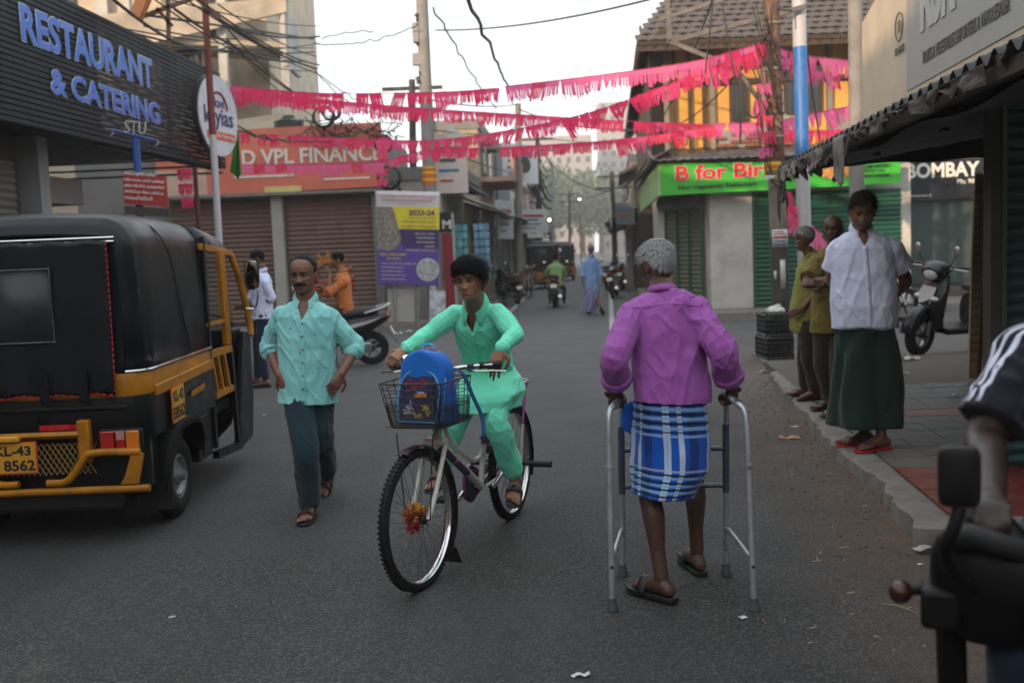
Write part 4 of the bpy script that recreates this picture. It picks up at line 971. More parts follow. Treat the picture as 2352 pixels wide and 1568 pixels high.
bell.lathe([(.0, .026), (.012, .0255), (.024, .019), (.030, .008), (.031, 0), (.027, -.008), (.027, -.02), (.015, -.028), (0, -.029)], c=bc, n=24).build('bell', mat('bell_chrome', (.8, .8, .8), rough=.06, metal=1, var=.02), bike)
# wire basket
def bk(x, y, z): return steer((WB - .275 + x, y, .775 + z))
bz = [0, .085, .115, .15, .185, .215]
def ring_at(z):
 t = z / .215; w = .155 + .026 * t; f = .25 + .04 * t
 return [bk(-.02, -w, z), bk(f - .04, -w, z), bk(f, -w + .04, z), bk(f, w - .04, z), bk(f - .04, w, z), bk(-.02, w, z), bk(-.035, w - .02, z), bk(-.035, -w + .02, z)]
wire_k = mat('basket_wire', (.016, .014, .014), rough=.45, var=.3, dirt=.2)
for i, z in enumerate(bz): MB().tube(ring_at(z), .0042 if i in (0, 5) else .0022, 6, closed=True).build('basket_wire', wire_k, bike)
bw = MB()
for i in range(8):
 a0, a1 = ring_at(0), ring_at(.215)
 for t in np.linspace(0, 1, (5 if i in (3,) else 4 if i in (0, 4) else 1), endpoint=False):
  p = a0[i].lerp(a0[(i + 1) % 8], t); q = a1[i].lerp(a1[(i + 1) % 8], t)
  MB().tube([p, q], .0023, 5).build('basket_wire', wire_k, bike)
mesh_b = MB(); NX = 30
for i in range(8):
 a0, a1 = ring_at(.0), ring_at(.108)
 p0, p1, q0, q1 = a0[i], a0[(i + 1) % 8], a1[i], a1[(i + 1) % 8]
 L_ = (p1 - p0).length; n = max(2, int(L_ / .011)); h = 9
 for k in range(n):
  for j in range(h):
   for s0, s1 in (((k, j), (k + 1, j + 1)), ((k + 1, j), (k, j + 1))):
    A_ = p0.lerp(p1, s0[0] / n).lerp(q0.lerp(q1, s0[0] / n), s0[1] / h); B_ = p0.lerp(p1, s1[0] / n).lerp(q0.lerp(q1, s1[0] / n), s1[1] / h)
    mesh_b.tube([A_, B_], .00095, 3, caps=False)
b0 = ring_at(.004)
for k in range(1, 16):
 t = k / 16
 mesh_b.tube([b0[0].lerp(b0[1], t), b0[5].lerp(b0[4], t)], .0012, 3)
mesh_b.build('basket_mesh', wire_k, bike, smooth=False)['kind'] = 'stuff'
box_part('basket_floor', wire_k, bike, bk(.11, 0, .002), (.26, .33, .004), M=ST)
# tufts tied to the hubs
def tuft(parent, c, n, cols, r, seed, ax):
 rr = random.Random(seed)
 for ci, (cn, col) in enumerate(cols):
  t = MB()
  for _ in range(n):
   d = Vector((rr.gauss(0, 1), rr.gauss(0, .6), rr.gauss(0, 1) - ci * 1.0 + .5)).normalized(); p = Vector(c); l = r * rr.uniform(.6, 1)
   s = d.orthogonal().normalized() * .0016; t.add([p - s, p + s, p + d * l + s * 2, p + d * l - s * 2], [(0, 1, 2, 3)])
  o = t.build('hub_tassel', cloth(cn, col, var=.3, scale=50), parent, fix=False); o['kind'] = 'stuff'
tuft(wf, (0, -.02, .02), 500, [('tassel_yellow', (.85, .55, .01)), ('tassel_red', (.75, .01, .06))], .068, 3, 0)
tuft(wf, (0.02, -.02, -.035), 260, [('tassel_red', (.55, .01, .03))], .05, 4, 0)
tuft(bike, (.06, 0, WR + .06), 400, [('tassel_orange', (.6, .15, .01)), ('tassel_yellow', (.65, .38, .01)), ('tassel_red', (.55, .01, .03))], .07, 5, 0)
# backpack standing in the basket
bp = thing('backpack', 'blue school backpack with a printed front pocket standing in the bicycle basket', 'backpack', bike.matrix_basis @ bk(.11, 0, .008), math.atan2(bu.y, bu.x) + R(-5))
bp_blue = cloth('backpack_blue', (.006, .13, .52), rough=.55, var=.08, bump=.15); bp_dk = mat('backpack_print', (.012, .016, .07), rough=.25, var=.6, scale=16, coat=.4)
sh = MB(); rgs = []
def bp_ring(z):
 t = z / .355; w = .142 * (1 - .10 * t) * (math.sqrt(max(0, 1 - max(0, (t - .62) / .38) ** 2.6))) + .004; d = .095 * (1 - .35 * t)
 return [Vector((math.copysign(abs(math.cos(a)) ** .6, math.cos(a)) * d - .01 * t, math.copysign(abs(math.sin(a)) ** .6, math.sin(a)) * w, z)) for a in np.linspace(0, 2 * PI, 40, endpoint=False)]
for z in np.linspace(0, .355, 26): rgs.append(bp_ring(z))
sh.rings(rgs)
me = remeshed(sh, .006, 3, disp=lambda co, no: vnoise(co * 18, 4) * .004, name='bag_body'); bag = link_mesh('bag_body', me, bp_blue, bp, sharp=0)
def arch(z1, w, x, zb=.015, n=18, p=2.4):
 return [Vector((x(z), y, z)) for y, z in [(-w * (.92), zb)] + [(w * math.copysign(abs(math.cos(a)) ** (2 / p), -math.cos(a)), zb + (z1 - zb) * (.45 + .55 * abs(math.sin(a)) ** (2 / p))) for a in np.linspace(0, PI, n)] + [(w * .92, zb)]]
fx = lambda z: .094 - .085 * (z / .355) ** 1.3
pk = arch(.262, .112, lambda z: fx(z) + .004)
MB().prism(pk, (-.02, 0, 0), (.016, 0, 0)).build('front_pocket', bp_dk, bp, bevel=.006)
lbm = cloth('piping_light_blue', (.10, .32, .62))
MB().tube([p + Vector((.016, 0, 0)) for p in pk], .005, 8, closed=True).build('piping', lbm, bp)
for dy, zt in ((.128, .335),):
 MB().tube([p + Vector((-.022, 0, 0)) for p in arch(zt, dy, lambda z: fx(z) + .012)], .005, 8).build('zip_piping', lbm, bp)
 MB().tube([p + Vector((-.055, 0, .006)) for p in arch(zt + .012, dy + .004, lambda z: fx(z) + .02)], .0035, 8).build('zip_piping', mat('print_red', (.35, .03, .03), rough=.5), bp)
MB().tube(catmull([(-.03, -.03, .350), (-.035, -.02, .372), (-.035, .02, .372), (-.03, .03, .350)], 4), .007, 8).build('carry_handle', lbm, bp)
fit_text('TEAM', (.098, -.002, .150), (0, 1, 0), (0, 0, 1), .038, .011, bp, mat('print_blue', (.35, .55, .75), rough=.4), depth=.002, bold=.03)
fit_text('HEROES', (.1005, -.012, .130), (0, 1, .12), (0, -.12, 1), .066, .019, bp, mat('print_orange', (.75, .28, .02), rough=.4), depth=.002, bold=.04)
rr = random.Random(12)
pr = {'r': mat('print_red', (.35, .03, .03)), 'y': mat('print_yellow', (.6, .42, .03)), 'w': mat('print_white', (.55, .56, .6))}
for cn, cc, sp, n in (('r', (-.045, .175), (.028, .035), 14), ('r', (.02, .19), (.02, .012), 8), ('w', (-.045, .075), (.022, .02), 12), ('y', (.045, .075), (.02, .022), 12), ('y', (0, .05), (.02, .01), 6)):
 for _ in range(n):
  y = cc[0] + rr.gauss(0, sp[0] * .6); z = max(.03, cc[1] + rr.gauss(0, sp[1] * .6)); a = rr.uniform(0, PI)
  d = Vector((0, math.cos(a), math.sin(a))) * rr.uniform(.008, .018); s = Vector((0, -math.sin(a), math.cos(a))) * rr.uniform(.002, .005); c = Vector((fx(z) + .0208 + rr.uniform(0, .0006), y, z))
  MB().quad(c - d - s, c + d - s, c + d + s, c - d + s).build('print_patch', pr[cn], bp, smooth=False, fix=False)
MB().rings([[p - Vector((0, .011, 0)), p + Vector((0, .011, 0))] for p in catmull([(-.03, .13, .26), (-.02, .19, .235), (-.04, .225, .13), (-.06, .262, .02), (-.05, .272, -.06), (-.06, .25, -.085)], 5)], caps=False, closed_u=False).build('strap', cloth('strap_blue', (.02, .10, .26)), bp, thick=.003)
# ================================================================== walking frame
wfr = thing('walking_frame', 'grey metal walking frame held by the old man in the purple shirt', 'walking frame', gp(1545, 1360))
alu = mat('aluminium', (.42, .46, .50), rough=.32, metal=.55, var=.12, dirt=.25, dscale=18, dirt_col=(.12, .10, .09)); rubg = mat('grey_rubber', (.055, .07, .085), rough=.7); graytube = mat('grey_sleeve', (.075, .095, .12), rough=.35, metal=.3)
o = wfr.location.copy()
def W(p): return Vector(p) - o
nl, nr, fl, fr = gp(1407, 1402), gp(1732, 1402), gp(1431, 1322), gp(1668, 1320)
for near, far, tp in ((nl, fl, (dp(1412, 928, 4.45), dp(1438, 955, 4.75), -1)), (nr, fr, (dp(1690, 926, 4.45), dp(1668, 945, 4.75), 1))):
 inx = -tp[2]
 zt = .895
 a = near; b = far
 at = Vector((a.x + inx * .03 * 0 + (tp[0].x - a.x) * .25, a.y + .06, zt)); bt = Vector((b.x + (tp[1].x - b.x) * .3, b.y - .03, zt))
 path = [a + Vector((0, 0, .03)), a.lerp(Vector((at.x, at.y, zt - .1)), .98), Vector((at.x + inx * .006, at.y + .02, zt - .03)), Vector((at.x + inx * .03, at.y + .06, zt)), at.lerp(bt, .5) + Vector((inx * .02, 0, .0)), bt + Vector((0, -.05, -.003)), bt + Vector((0, -.01, -.04)), bt + Vector((0, .0, -.09))]
 pp = [path[0]] + catmull(path[1:], 5) + [b + Vector((0, 0, .03))]
 MB().tube([W(p) for p in pp], .0135, 14).build('frame_tube', alu, wfr)
 MB().tube([W(at.lerp(bt, .12) + Vector((inx * .024, 0, 0))), W(at.lerp(bt, .88) + Vector((inx * .012, 0, 0)))], .017, 12).build('hand_grip', rubg, wfr)
 for c in (a, b):
  MB().lathe([(.0, 0), (.026, 0), (.026, .012), (.021, .02), (.018, .055), (.015, .058), (0, .058)], c=W((c.x, c.y, 0.002)), n=20).build('rubber_foot', rubg, wfr)
 q0, q1 = b.lerp(bt, .72), b.lerp(bt, .50)
 MB().tube([W(b + (bt - b) * .46), W(b + (bt - b) * .83)], .0165, 14).build('sleeve', graytube, wfr)
 lo = b + (bt - b) * .25; lo2 = a + (at - a) * .28
 MB().tube([W(p) for p in catmull([lo + Vector((0, -.012, -.06)), lo + Vector((0, -.014, 0)), lo.lerp(lo2, .15) + Vector((0, 0, .015)), lo.lerp(lo2, .85) + Vector((0, 0, -.02)), lo2 + Vector((0, .012, -.03)), lo2 + Vector((0, .012, -.12))], 5)], .010, 12).build('side_brace', alu, wfr)
 MB().ball(W(a + (at - a) * .22 + Vector((0, -.014, 0))), (.008, .004, .008), 10, 6).build('rivet', steel_d, wfr)
 MB().tube([W(a + (at - a) * .70), W(a + (at - a) * .715)], .0165, 14).build('collar', alu, wfr)
zl, zh = .46, .66
def colp(b, z, tx):
 return Vector((b.x + (tx - b.x) * .3 * z / .9, b.y - .03 * z / .9, z))
for z in (.445, .625):
 MB().tube([W(colp(fl, z, dp(1438, 955, 4.75).x)), W(colp(fr, z, dp(1668, 945, 4.75).x))], .0125, 12).build('cross_bar', graytube, wfr)
# ================================================================== auto rickshaw
def rickshaw(label, loc, rz=0, detail=True):
 t = thing('auto_rickshaw', label, 'auto rickshaw', loc, rz)
 HW = .64; Y0 = -1.30; ZR = 1.90
 # lower body: black tub with round rear corners
 def outline(w, y0, y1, r=.16, n=6):
  pts = [(-w, y1), (-w, y0 + r)] + [(-w + r - r * math.cos(a), y0 + r - r * math.sin(a)) for a in np.linspace(0, PI / 2, n)][1:] + [(w - r + r * math.sin(a), y0 + r - r * math.cos(a)) for a in np.linspace(0, PI / 2, n)] + [(w, y0 + r), (w, y1)]
  return pts
 def band(z0, z1, w0, w1, y1=-.02, m=blackp, name='body_panel', y0=Y0, off=0, th=.02):
  a = [Vector((x, y, z0)) for x, y in outline(w0 + off, y0 - off, y1)]; b = [Vector((x, y, z1)) for x, y in outline(w1 + off, y0 - off, y1)]
  return MB().rings([a, b], caps=False, closed_u=False).build(name, m, t, thick=th, bevel=.004)
 # rear tub in bands with the wheel arch left open at the sides
 band(.86, .99, HW, HW - .01, m=yellowp, name='waist_band', off=.004)
 band(.60, .86, HW, HW, y1=-.02)
 bk_ = MB(); bk_.prism([(x, y, .32) for x, y in outline(HW - .02, Y0, -1.06, .12)], (0, 0, 0), (0, 0, .30)); bk_.build('rear_skirt', blackp, t, bevel=.01)
 for sg in (-1, 1):
  sx = sg * (HW + .003)
  MB().prism([(sx, Y0 + .15, .90), (sx, -.03, .93), (sx, -.03, .865), (sx, Y0 + .15, .835)], (0, 0, 0), (sg * .022, 0, 0)).build('side_ledge', yellowp, t, bevel=.006)
  # wheel arch flare
  pts = catmull([(sg * (HW + .02), -1.10, .30), (sg * (HW + .045), -1.04, .50), (sg * (HW + .055), -.90, .62), (sg * (HW + .055), -.55, .62), (sg * (HW + .045), -.40, .50), (sg * (HW + .02), -.36, .36)], 5)
  MB().rings([[p - Vector((sg * .14, 0, 0)), p, p + Vector((0, 0, -.045))] for p in pts], caps=False, closed_u=False).build('wheel_arch', plast_k, t, thick=.012)
  MB().box((sg * (HW - .06), -.20, .42), (.10, .30, .30)).build('side_step_panel', blackp, t, bevel=.01)
  w = wheel(t, (sg * .56, -.70, .265), .265, .13, .075, mat('wheel_grey', (.22, .23, .23), rough=.4, metal=.4, dirt=.4), disc=True, hub=.03, M=Matrix.Rotation(R(90), 3, 'Z'))
  MB().box((sg * .56, -.99, .25), (.20, .012, .26)).build('mud_flap', black_rubber, t)
 # canopy hood: swept rings from the rear waist over the roof
 hood = MB(); rows = []
 prof = [(Y0 - .0, .99), (Y0 - .005, 1.25), (Y0 + .01, 1.55), (Y0 + .03, 1.72), (Y0 + .07, 1.82), (Y0 + .18, ZR - .01)]
 def hoop(y, zt, w, z0=1.0, r=.20, n=8):
  pts = [(-w, y, z0), (-w + .005, y, (z0 + zt - r) / 2), (-w + .02, y, zt - r)]
  pts += [(-w + .02 + r - r * math.cos(a), y, zt - r + r * math.sin(a)) for a in np.linspace(0, PI / 2, n)][1:]
  for q in (.25, .5, .75): pts.append(((-w + .02 + r) * (1 - 2 * q), y, zt + .018 * math.sin(PI * q)))
  pts += [(w - .02 - r + r * math.sin(a), y, zt - r + r * math.cos(a)) for a in np.linspace(0, PI / 2, n)]
  pts += [(w - .005, y, (z0 + zt - r) / 2), (w, y, z0)]
  return [Vector(p) for p in pts]
 ys = [(Y0 + .02, ZR - .13, HW - .10, 1.0, .10), (Y0 + .05, ZR - .07, HW - .045, 1.0, .15), (Y0 + .10, ZR - .025, HW - .02, 1.0, .18), (Y0 + .20, ZR, HW - .005, 1.0, .20), (Y0 + .55, ZR + .005, HW, 1.0, .20), (-.45, ZR - .005, HW, 1.0, .20), (-.04, ZR - .02, HW - .005, 1.0, .20)]
 for y, zt, w, z0, r in ys: rows.append(hoop(y, zt, w, z0, r))
 dense = []
 for i in range(len(rows) - 1):
  for q in range(4): dense.append([a.lerp(b, q / 4) for a, b in zip(rows[i], rows[i + 1])])
 dense.append(rows[-1])
 hood.rings(dense, caps=False, closed_u=False)
 ho = hood.build('canopy', vinyl, t, thick=.008, sharp=0)
 # roof continues as a thin vinyl sheet over the driver
 rf = []
 for y, zt, w, z0, r in [(-.04, ZR - .02, HW - .005, ZR - .22, .18), (.45, ZR - .05, HW - .03, ZR - .22, .17), (.85, ZR - .085, HW - .07, ZR - .24, .16), (1.02, ZR - .12, HW - .10, ZR - .26, .14), (1.08, ZR - .18, HW - .12, ZR - .27, .08)]:
  rf.append(hoop(y, zt, w, z0, r))
 MB().rings(rf, caps=False, closed_u=False).build('canopy_roof', vinyl, t, thick=.008, sharp=0)
 MB().prism([(-.54, Y0 + .012, 1.0), (.54, Y0 + .012, 1.0), (.53, Y0 + .025, ZR - .14), (-.53, Y0 + .025, ZR - .14)], (0, 0, 0), (0, .01, 0)).build('rear_wall', vinyl, t)
 # rear curtain with clear window
 def cur(u, v):
  x = -.50 + 1.0 * u; z = .88 + .87 * v
  return Vector((x, Y0 - .020 - .012 * math.sin(u * 21 + 2 * v) * (1 - v) - .012 * (1 - v), z + .006 * math.sin(u * 30)))
 cm = MB(); nu, nv = 40, 30; cm.grid(cur, nu, nv)
 cm.build('rear_curtain', vinyl, t, thick=.004, sharp=0, fix=False)
 MB().rings([[Vector((-.28, Y0 - .042, 1.19)), Vector((-.28, Y0 - .042, 1.60))], [Vector((.18, Y0 - .042, 1.19)), Vector((.18, Y0 - .042, 1.60))]], caps=False, closed_u=False).build('curtain_window', mat('cloudy_plastic', (.035, .04, .042), rough=.38, var=.6, scale=7, spec=.35), t, thick=.003)
 fr = [(-.28, 1.19), (.18, 1.19), (.18, 1.60), (-.28, 1.60)]
 MB().tube([(x, Y0 - .044, z) for x, z in fr], .006, 6, closed=True).build('window_edge', mat('grey_piping', (.12, .13, .13), rough=.3), t)
 for x in (-.12, -.02, .09): MB().tube([(x, Y0 - .030, 1.24), (x, Y0 - .030, 1.59)], .006, 6).build('rear_bar', chrome, t)
 redr = mat('red_stitch', (.42, .012, .01), rough=.6)
 for k in range(26):
  z = .90 + .86 * k / 26; MB().tube([cur(1, (z - .88) / .87) + Vector((0, -.006, 0)), cur(1, (z + .020 - .88) / .87) + Vector((0, -.006, 0))], .0045, 5).build('stitch', redr, t)
 for k in range(26):
  u = k / 26; MB().tube([cur(u, 0) + Vector((0, -.006, 0)), cur(u + .025, 0) + Vector((0, -.006, 0))], .0045, 5).build('stitch', redr, t)
 for x in (-.25, .10, .32): MB().box((x, Y0 - .045, .93), (.055, .008, .17)).build('curtain_strap', vinyl, t)
 for dz in (0, -.022): MB().tube([(-.56, Y0 + .0, 1.762 + dz), (.54, Y0 - .004, 1.762 + dz)], .008, 8).build('rain_rail', chrome, t)
 trim = [(HW - .10, Y0 + .012, 1.0), (HW - .03, Y0 + .05, 1.0), (HW + .005, Y0 + .13, 1.0), (HW + .008, -.02, 1.012)]
 for sg in (-1, 1): MB().tube([(sg * x, y, z) for x, y, z in trim], .011, 8).build('canopy_trim', chrome, t)
 for sg in (-1, 1):   # seams of the hood
  MB().tube([(sg * x, y, z) for x, y, z in catmull([(HW - .22, Y0 + .46, ZR + .012), (HW - .06, Y0 + .48, ZR - .07), (HW + .004, Y0 + .56, ZR - .22), (HW + .006, Y0 + .72, 1.35), (HW + .008, Y0 + .86, 1.03)], 5)], .004, 6).build('canopy_seam', vinyl, ho)
 # yellow side frames, doors and front
 for sg in (-1, 1):
  x = sg * (HW - .005)
  MB().beam((x, -.06, ZR - .19), (sg * (HW - .07), .92, ZR - .235), .03, .045).build('top_rail', yellowp, t, bevel=.004)
  for dy in (0, .045, .09): MB().beam((x, .36 + dy, ZR - .21), (x, .40 + dy, .99), .035, .030).build('door_post', yellowp, t, bevel=.004)
  MB().beam((x, -.03, 1.17), (x, .42, 1.17), .025, .025).build('hand_rail', yellowp, t)
  MB().beam((x, -.03, .96), (x, .52, .955), .03, .05).build('door_rail', yellowp, t)
  MB().beam((x, .06, .66), (x, .50, .66), .03, .045).build('door_rail', yellowp, t)
  for y in (.02, .16, .32): MB().beam((x, y, .95), (x, y + .10, .67), .025, .035).build('door_slat', yellowp, t)
  MB().beam((x, -.01, 1.78), (x, .0, .30), .03, .045).build('body_pillar', blackp, t)
  MB().beam((x, .52, .95), (x, .56, .22), .03, .05).build('body_pillar', blackp, t)
  MB().beam((x, -.01, .25), (x, .60, .20), .05, .05).build('sill', blackp, t)
  MB().tube(catmull([(sg * (HW - .10), 1.02, ZR - .24), (sg * (HW - .06), 1.10, 1.45), (sg * (HW - .02), 1.16, 1.12), (sg * (HW - .01), 1.14, 1.0)], 5), .028, 8).build('windscreen_pillar', yellowp, t)
  MB().prism([(x, .62, .16), (x, 1.02, .20), (x - sg * .02, 1.17, .50), (x - sg * .02, 1.18, .95), (x, 1.10, 1.03), (x, .95, 1.05), (x, .80, .70), (x, .66, .40)], (0, 0, 0), (-sg * .05, 0, 0)).build('front_panel', blackp, t, bevel=.01)
  a = Vector((sg * (HW - .03), 1.12, 1.22))
  st = MB().tube(catmull([a, a + Vector((sg * .07, .02, .0)), a + Vector((sg * .10, .02, .10)), a + Vector((sg * .085, .02, .16))], 4), .007, 8).build('mirror_stalk', chrome, t)
  c = a + Vector((sg * .06, .03, .27));
  ring = [[c + Vector((math.copysign(abs(math.cos(q)) ** .5, math.cos(q)) * w, dy, math.copysign(abs(math.sin(q)) ** .5, math.sin(q)) * h)) for q in np.linspace(0, 2 * PI, 28, endpoint=False)] for dy, w, h in ((.03, .03, .07), (.018, .055, .115), (-.008, .060, .122), (-.010, .052, .113))]
  mo = MB().rings(ring).build('mirror', plast_k, t)
  MB().rings([ring[3], [c + (p - c) * .98 + Vector((0, -.001, 0)) for p in ring[3]]]).build('mirror_glass', mat('mirror_glass', (.35, .42, .42), rough=.03, metal=1, var=.02), mo)
 MB().prism([(-.50, 1.20, .98), (.50, 1.20, .98), (.46, 1.05, 1.62), (-.46, 1.05, 1.62)], (0, 0, 0), (0, .006, 0)).build('windscreen', mat('windscreen_glass', (.75, .85, .85), rough=.02, trans=1, ior=1.2, var=0), t)
 fp = MB(); fp.rings([[Vector((math.cos(a) * w, 1.02 + math.sin(a) * d, z)) for a in np.linspace(0, PI, 16)] for z, w, d in ((.15, .30, .12), (.30, .45, .22), (.6, .55, .24), (.85, .58, .22), (1.02, .58, .18))], caps=False, closed_u=False)
 fp.build('front_cowl', blackp, t, thick=.02)
 MB().tube([(-.5, 1.18, 1.02), (.5, 1.18, 1.02)], .03, 8).build('dash_bar', yellowp, t)
 MB().box((0, 1.03, 1.0), (1.1, .25, .14)).build('dashboard', plast_k, t, bevel=.02)
 MB().box((0, .05, .52), (1.1, 1.3, .06)).build('floor', blackp, t)
 MB().box((0, .30, .78), (.75, .34, .14)).build('driver_seat', black_rubber, t, bevel=.03)
 MB().box((0, -.75, .80), (1.1, .5, .14)).build('rear_seat', black_rubber, t, bevel=.03)
 MB().box((0, .12, 1.16), (.8, .05, .55)).build('partition', blackp, t)
 MB().tube([(0, .75, 1.05), (-.30, .62, 1.12)], .014, 8).build('handlebar', steel_d, t); MB().tube([(0, .75, 1.05), (.30, .62, 1.12)], .014, 8).build('handlebar', steel_d, t)
 MB().tube([(0, .9, .7), (0, .75, 1.05)], .02, 8).build('steering_column', steel_d, t)
 wheel(t, (0, 1.05, .235), .235, .10, .06, mat('wheel_grey', (.22, .23, .23)), disc=True, M=Matrix.Rotation(R(90), 3, 'Z'))
 MB().tube(catmull([(.28, 1.155, 1.18), (.36, 1.15, 1.17), (.50, 1.13, 1.10)], 4), .010, 6).build('wiper', plast_k, t)
 # rear end: bumper, plates, lamps, grille
 yb = Y0 - .06
 bz_ = .34
 MB().tube([(-.66, yb, bz_), (.66, yb, bz_)], .022, 12).build('bumper_tube', yellowp, t)
 for sg in (-1, 1):
  MB().tube(catmull([(sg * .08, yb, bz_ + .05), (sg * .20, yb - .005, bz_ + .06), (sg * .30, yb - .01, bz_ + .18), (sg * .36, yb - .01, bz_ + .215), (sg * .62, yb, bz_ + .21)], 5), .021, 10).build('bumper_tube', yellowp, t)
  MB().prism([(sg * .50, yb, bz_ + .03), (sg * .60, yb, bz_ + .03), (sg * .64, yb, bz_ + .20), (sg * .57, yb, bz_ + .20), (sg * .53, yb, bz_ + .08)], (0, -.012, 0), (0, .012, 0)).build('bumper_end', yellowp, t)
  MB().box((sg * .30, yb + .03, bz_ + .28), (.07, .05, .24)).build('bumper_post', yellowp, t, bevel=.008)
  lm = box_part('tail_lamp', plast_k, t, (sg * .50, Y0 - .015, .615), (.25, .05, .13), bevel=.015)
  box_part('lens', red_l, lm, (sg * .44, Y0 - .042, .615), (.10, .014, .11), bevel=.006); box_part('lens', mat('pale_lens', (.45, .20, .18), rough=.2), lm, (sg * .50, Y0 - .043, .645), (.06, .012, .05)); box_part('lens', red_l, lm, (sg * .50, Y0 - .043, .59), (.06, .012, .055)); box_part('lens', orange_l, lm, (sg * .575, Y0 - .042, .615), (.075, .014, .11), bevel=.006)
 gm = MB()
 for k in range(-10, 22):
  for dx in (.11, -.11):
   x0 = -.32 + k * .032
   a = Vector((x0, Y0 - .03, .43)); b = Vector((x0 + dx, Y0 - .03, .61))
   if abs(a.x) < .40 and abs(b.x) < .40: gm.tube([a, b], .0032, 4)
 g = gm.build('grille_mesh', mat('grille_brass', (.25, .15, .03), rough=.4, metal=.3), t, smooth=False); g['kind'] = 'stuff'
 MB().tube([(-.36, Y0 - .045, .66), (.28, Y0 - .045, .66)], .02, 4).build('grille_rail', yellowp, t)
 if detail:
  plate_y = mat('plate_yellow', (.62, .30, .02), rough=.45, var=.12, dirt=.25, dscale=12); plate_red = mat('plate_red_edge', (.5, .06, .01), rough=.5)
  def plate(c, x, up, w, h, n, l1, l2):
   c, x, up, n = Vector(c), Vector(x), Vector(up), Vector(n)
   rim = MB().prism([c - x * w / 2 - up * h / 2, c + x * w / 2 - up * h / 2, c + x * w / 2 + up * h / 2, c - x * w / 2 + up * h / 2], (0, 0, 0), n * .004).build('number_plate', plate_red, t)
   MB().prism([c - x * (w / 2 - .008) - up * (h / 2 - .008), c + x * (w / 2 - .008) - up * (h / 2 - .008), c + x * (w / 2 - .008) + up * (h / 2 - .008), c - x * (w / 2 - .008) + up * (h / 2 - .008)], n * .004, n * .007).build('plate_face', plate_y, rim)
   fit_text(l1, c - x * w * .38 + up * h * .07 + n * .008, x, up, w * .76, h * .30, rim, black_ink, depth=.002, bold=.03)
   fit_text(l2, c - x * w * .45 - up * h * .40 + n * .008, x, up, w * .90, h * .34, rim, black_ink, depth=.002, bold=.03)
  plate((-.09, Y0 - .075, .545), (1, 0, 0), (0, 0, 1), .27, .185, (0, -1, 0), 'KL-43', 'E 8562')
  plate((HW + .028, -.82 + .0, .745), (0, 1, .02), (0, -.02, 1), .235, .225, (1, 0, 0), 'KL-43', 'E8562')
  MB().prism([(HW + .018, -.52, .775), (HW + .018, -.24, .79), (HW + .018, -.24, .755), (HW + .018, -.52, .74)], (0, 0, 0), (.004, 0, 0)).build('side_stripe', yellowp, t)
  box_part('reflector_strip', mat('reflector_red', (.5, .012, .02), rough=.3), t, (.17, Y0 - .022, .70), (.25, .006, .030))
  box_part('plate_lamp', mat('plate_yellow', (.6, .3, .02)), t, (-.13, Y0 - .09, .655), (.18, .04, .035), bevel=.01)
 box_part('bodyside_bead', blackp, t, (0, Y0 - .010, .80), (1.1, .02, .025), bevel=.006)
 MB().box((0, Y0 + .2, .30), (.9, .3, .22)).build('engine', steel_d, t, bevel=.03)
 return t
rick = rickshaw('black and yellow auto rickshaw with vinyl canopy parked on the left of the road', (-2.75, 6.93, 0), R(0))
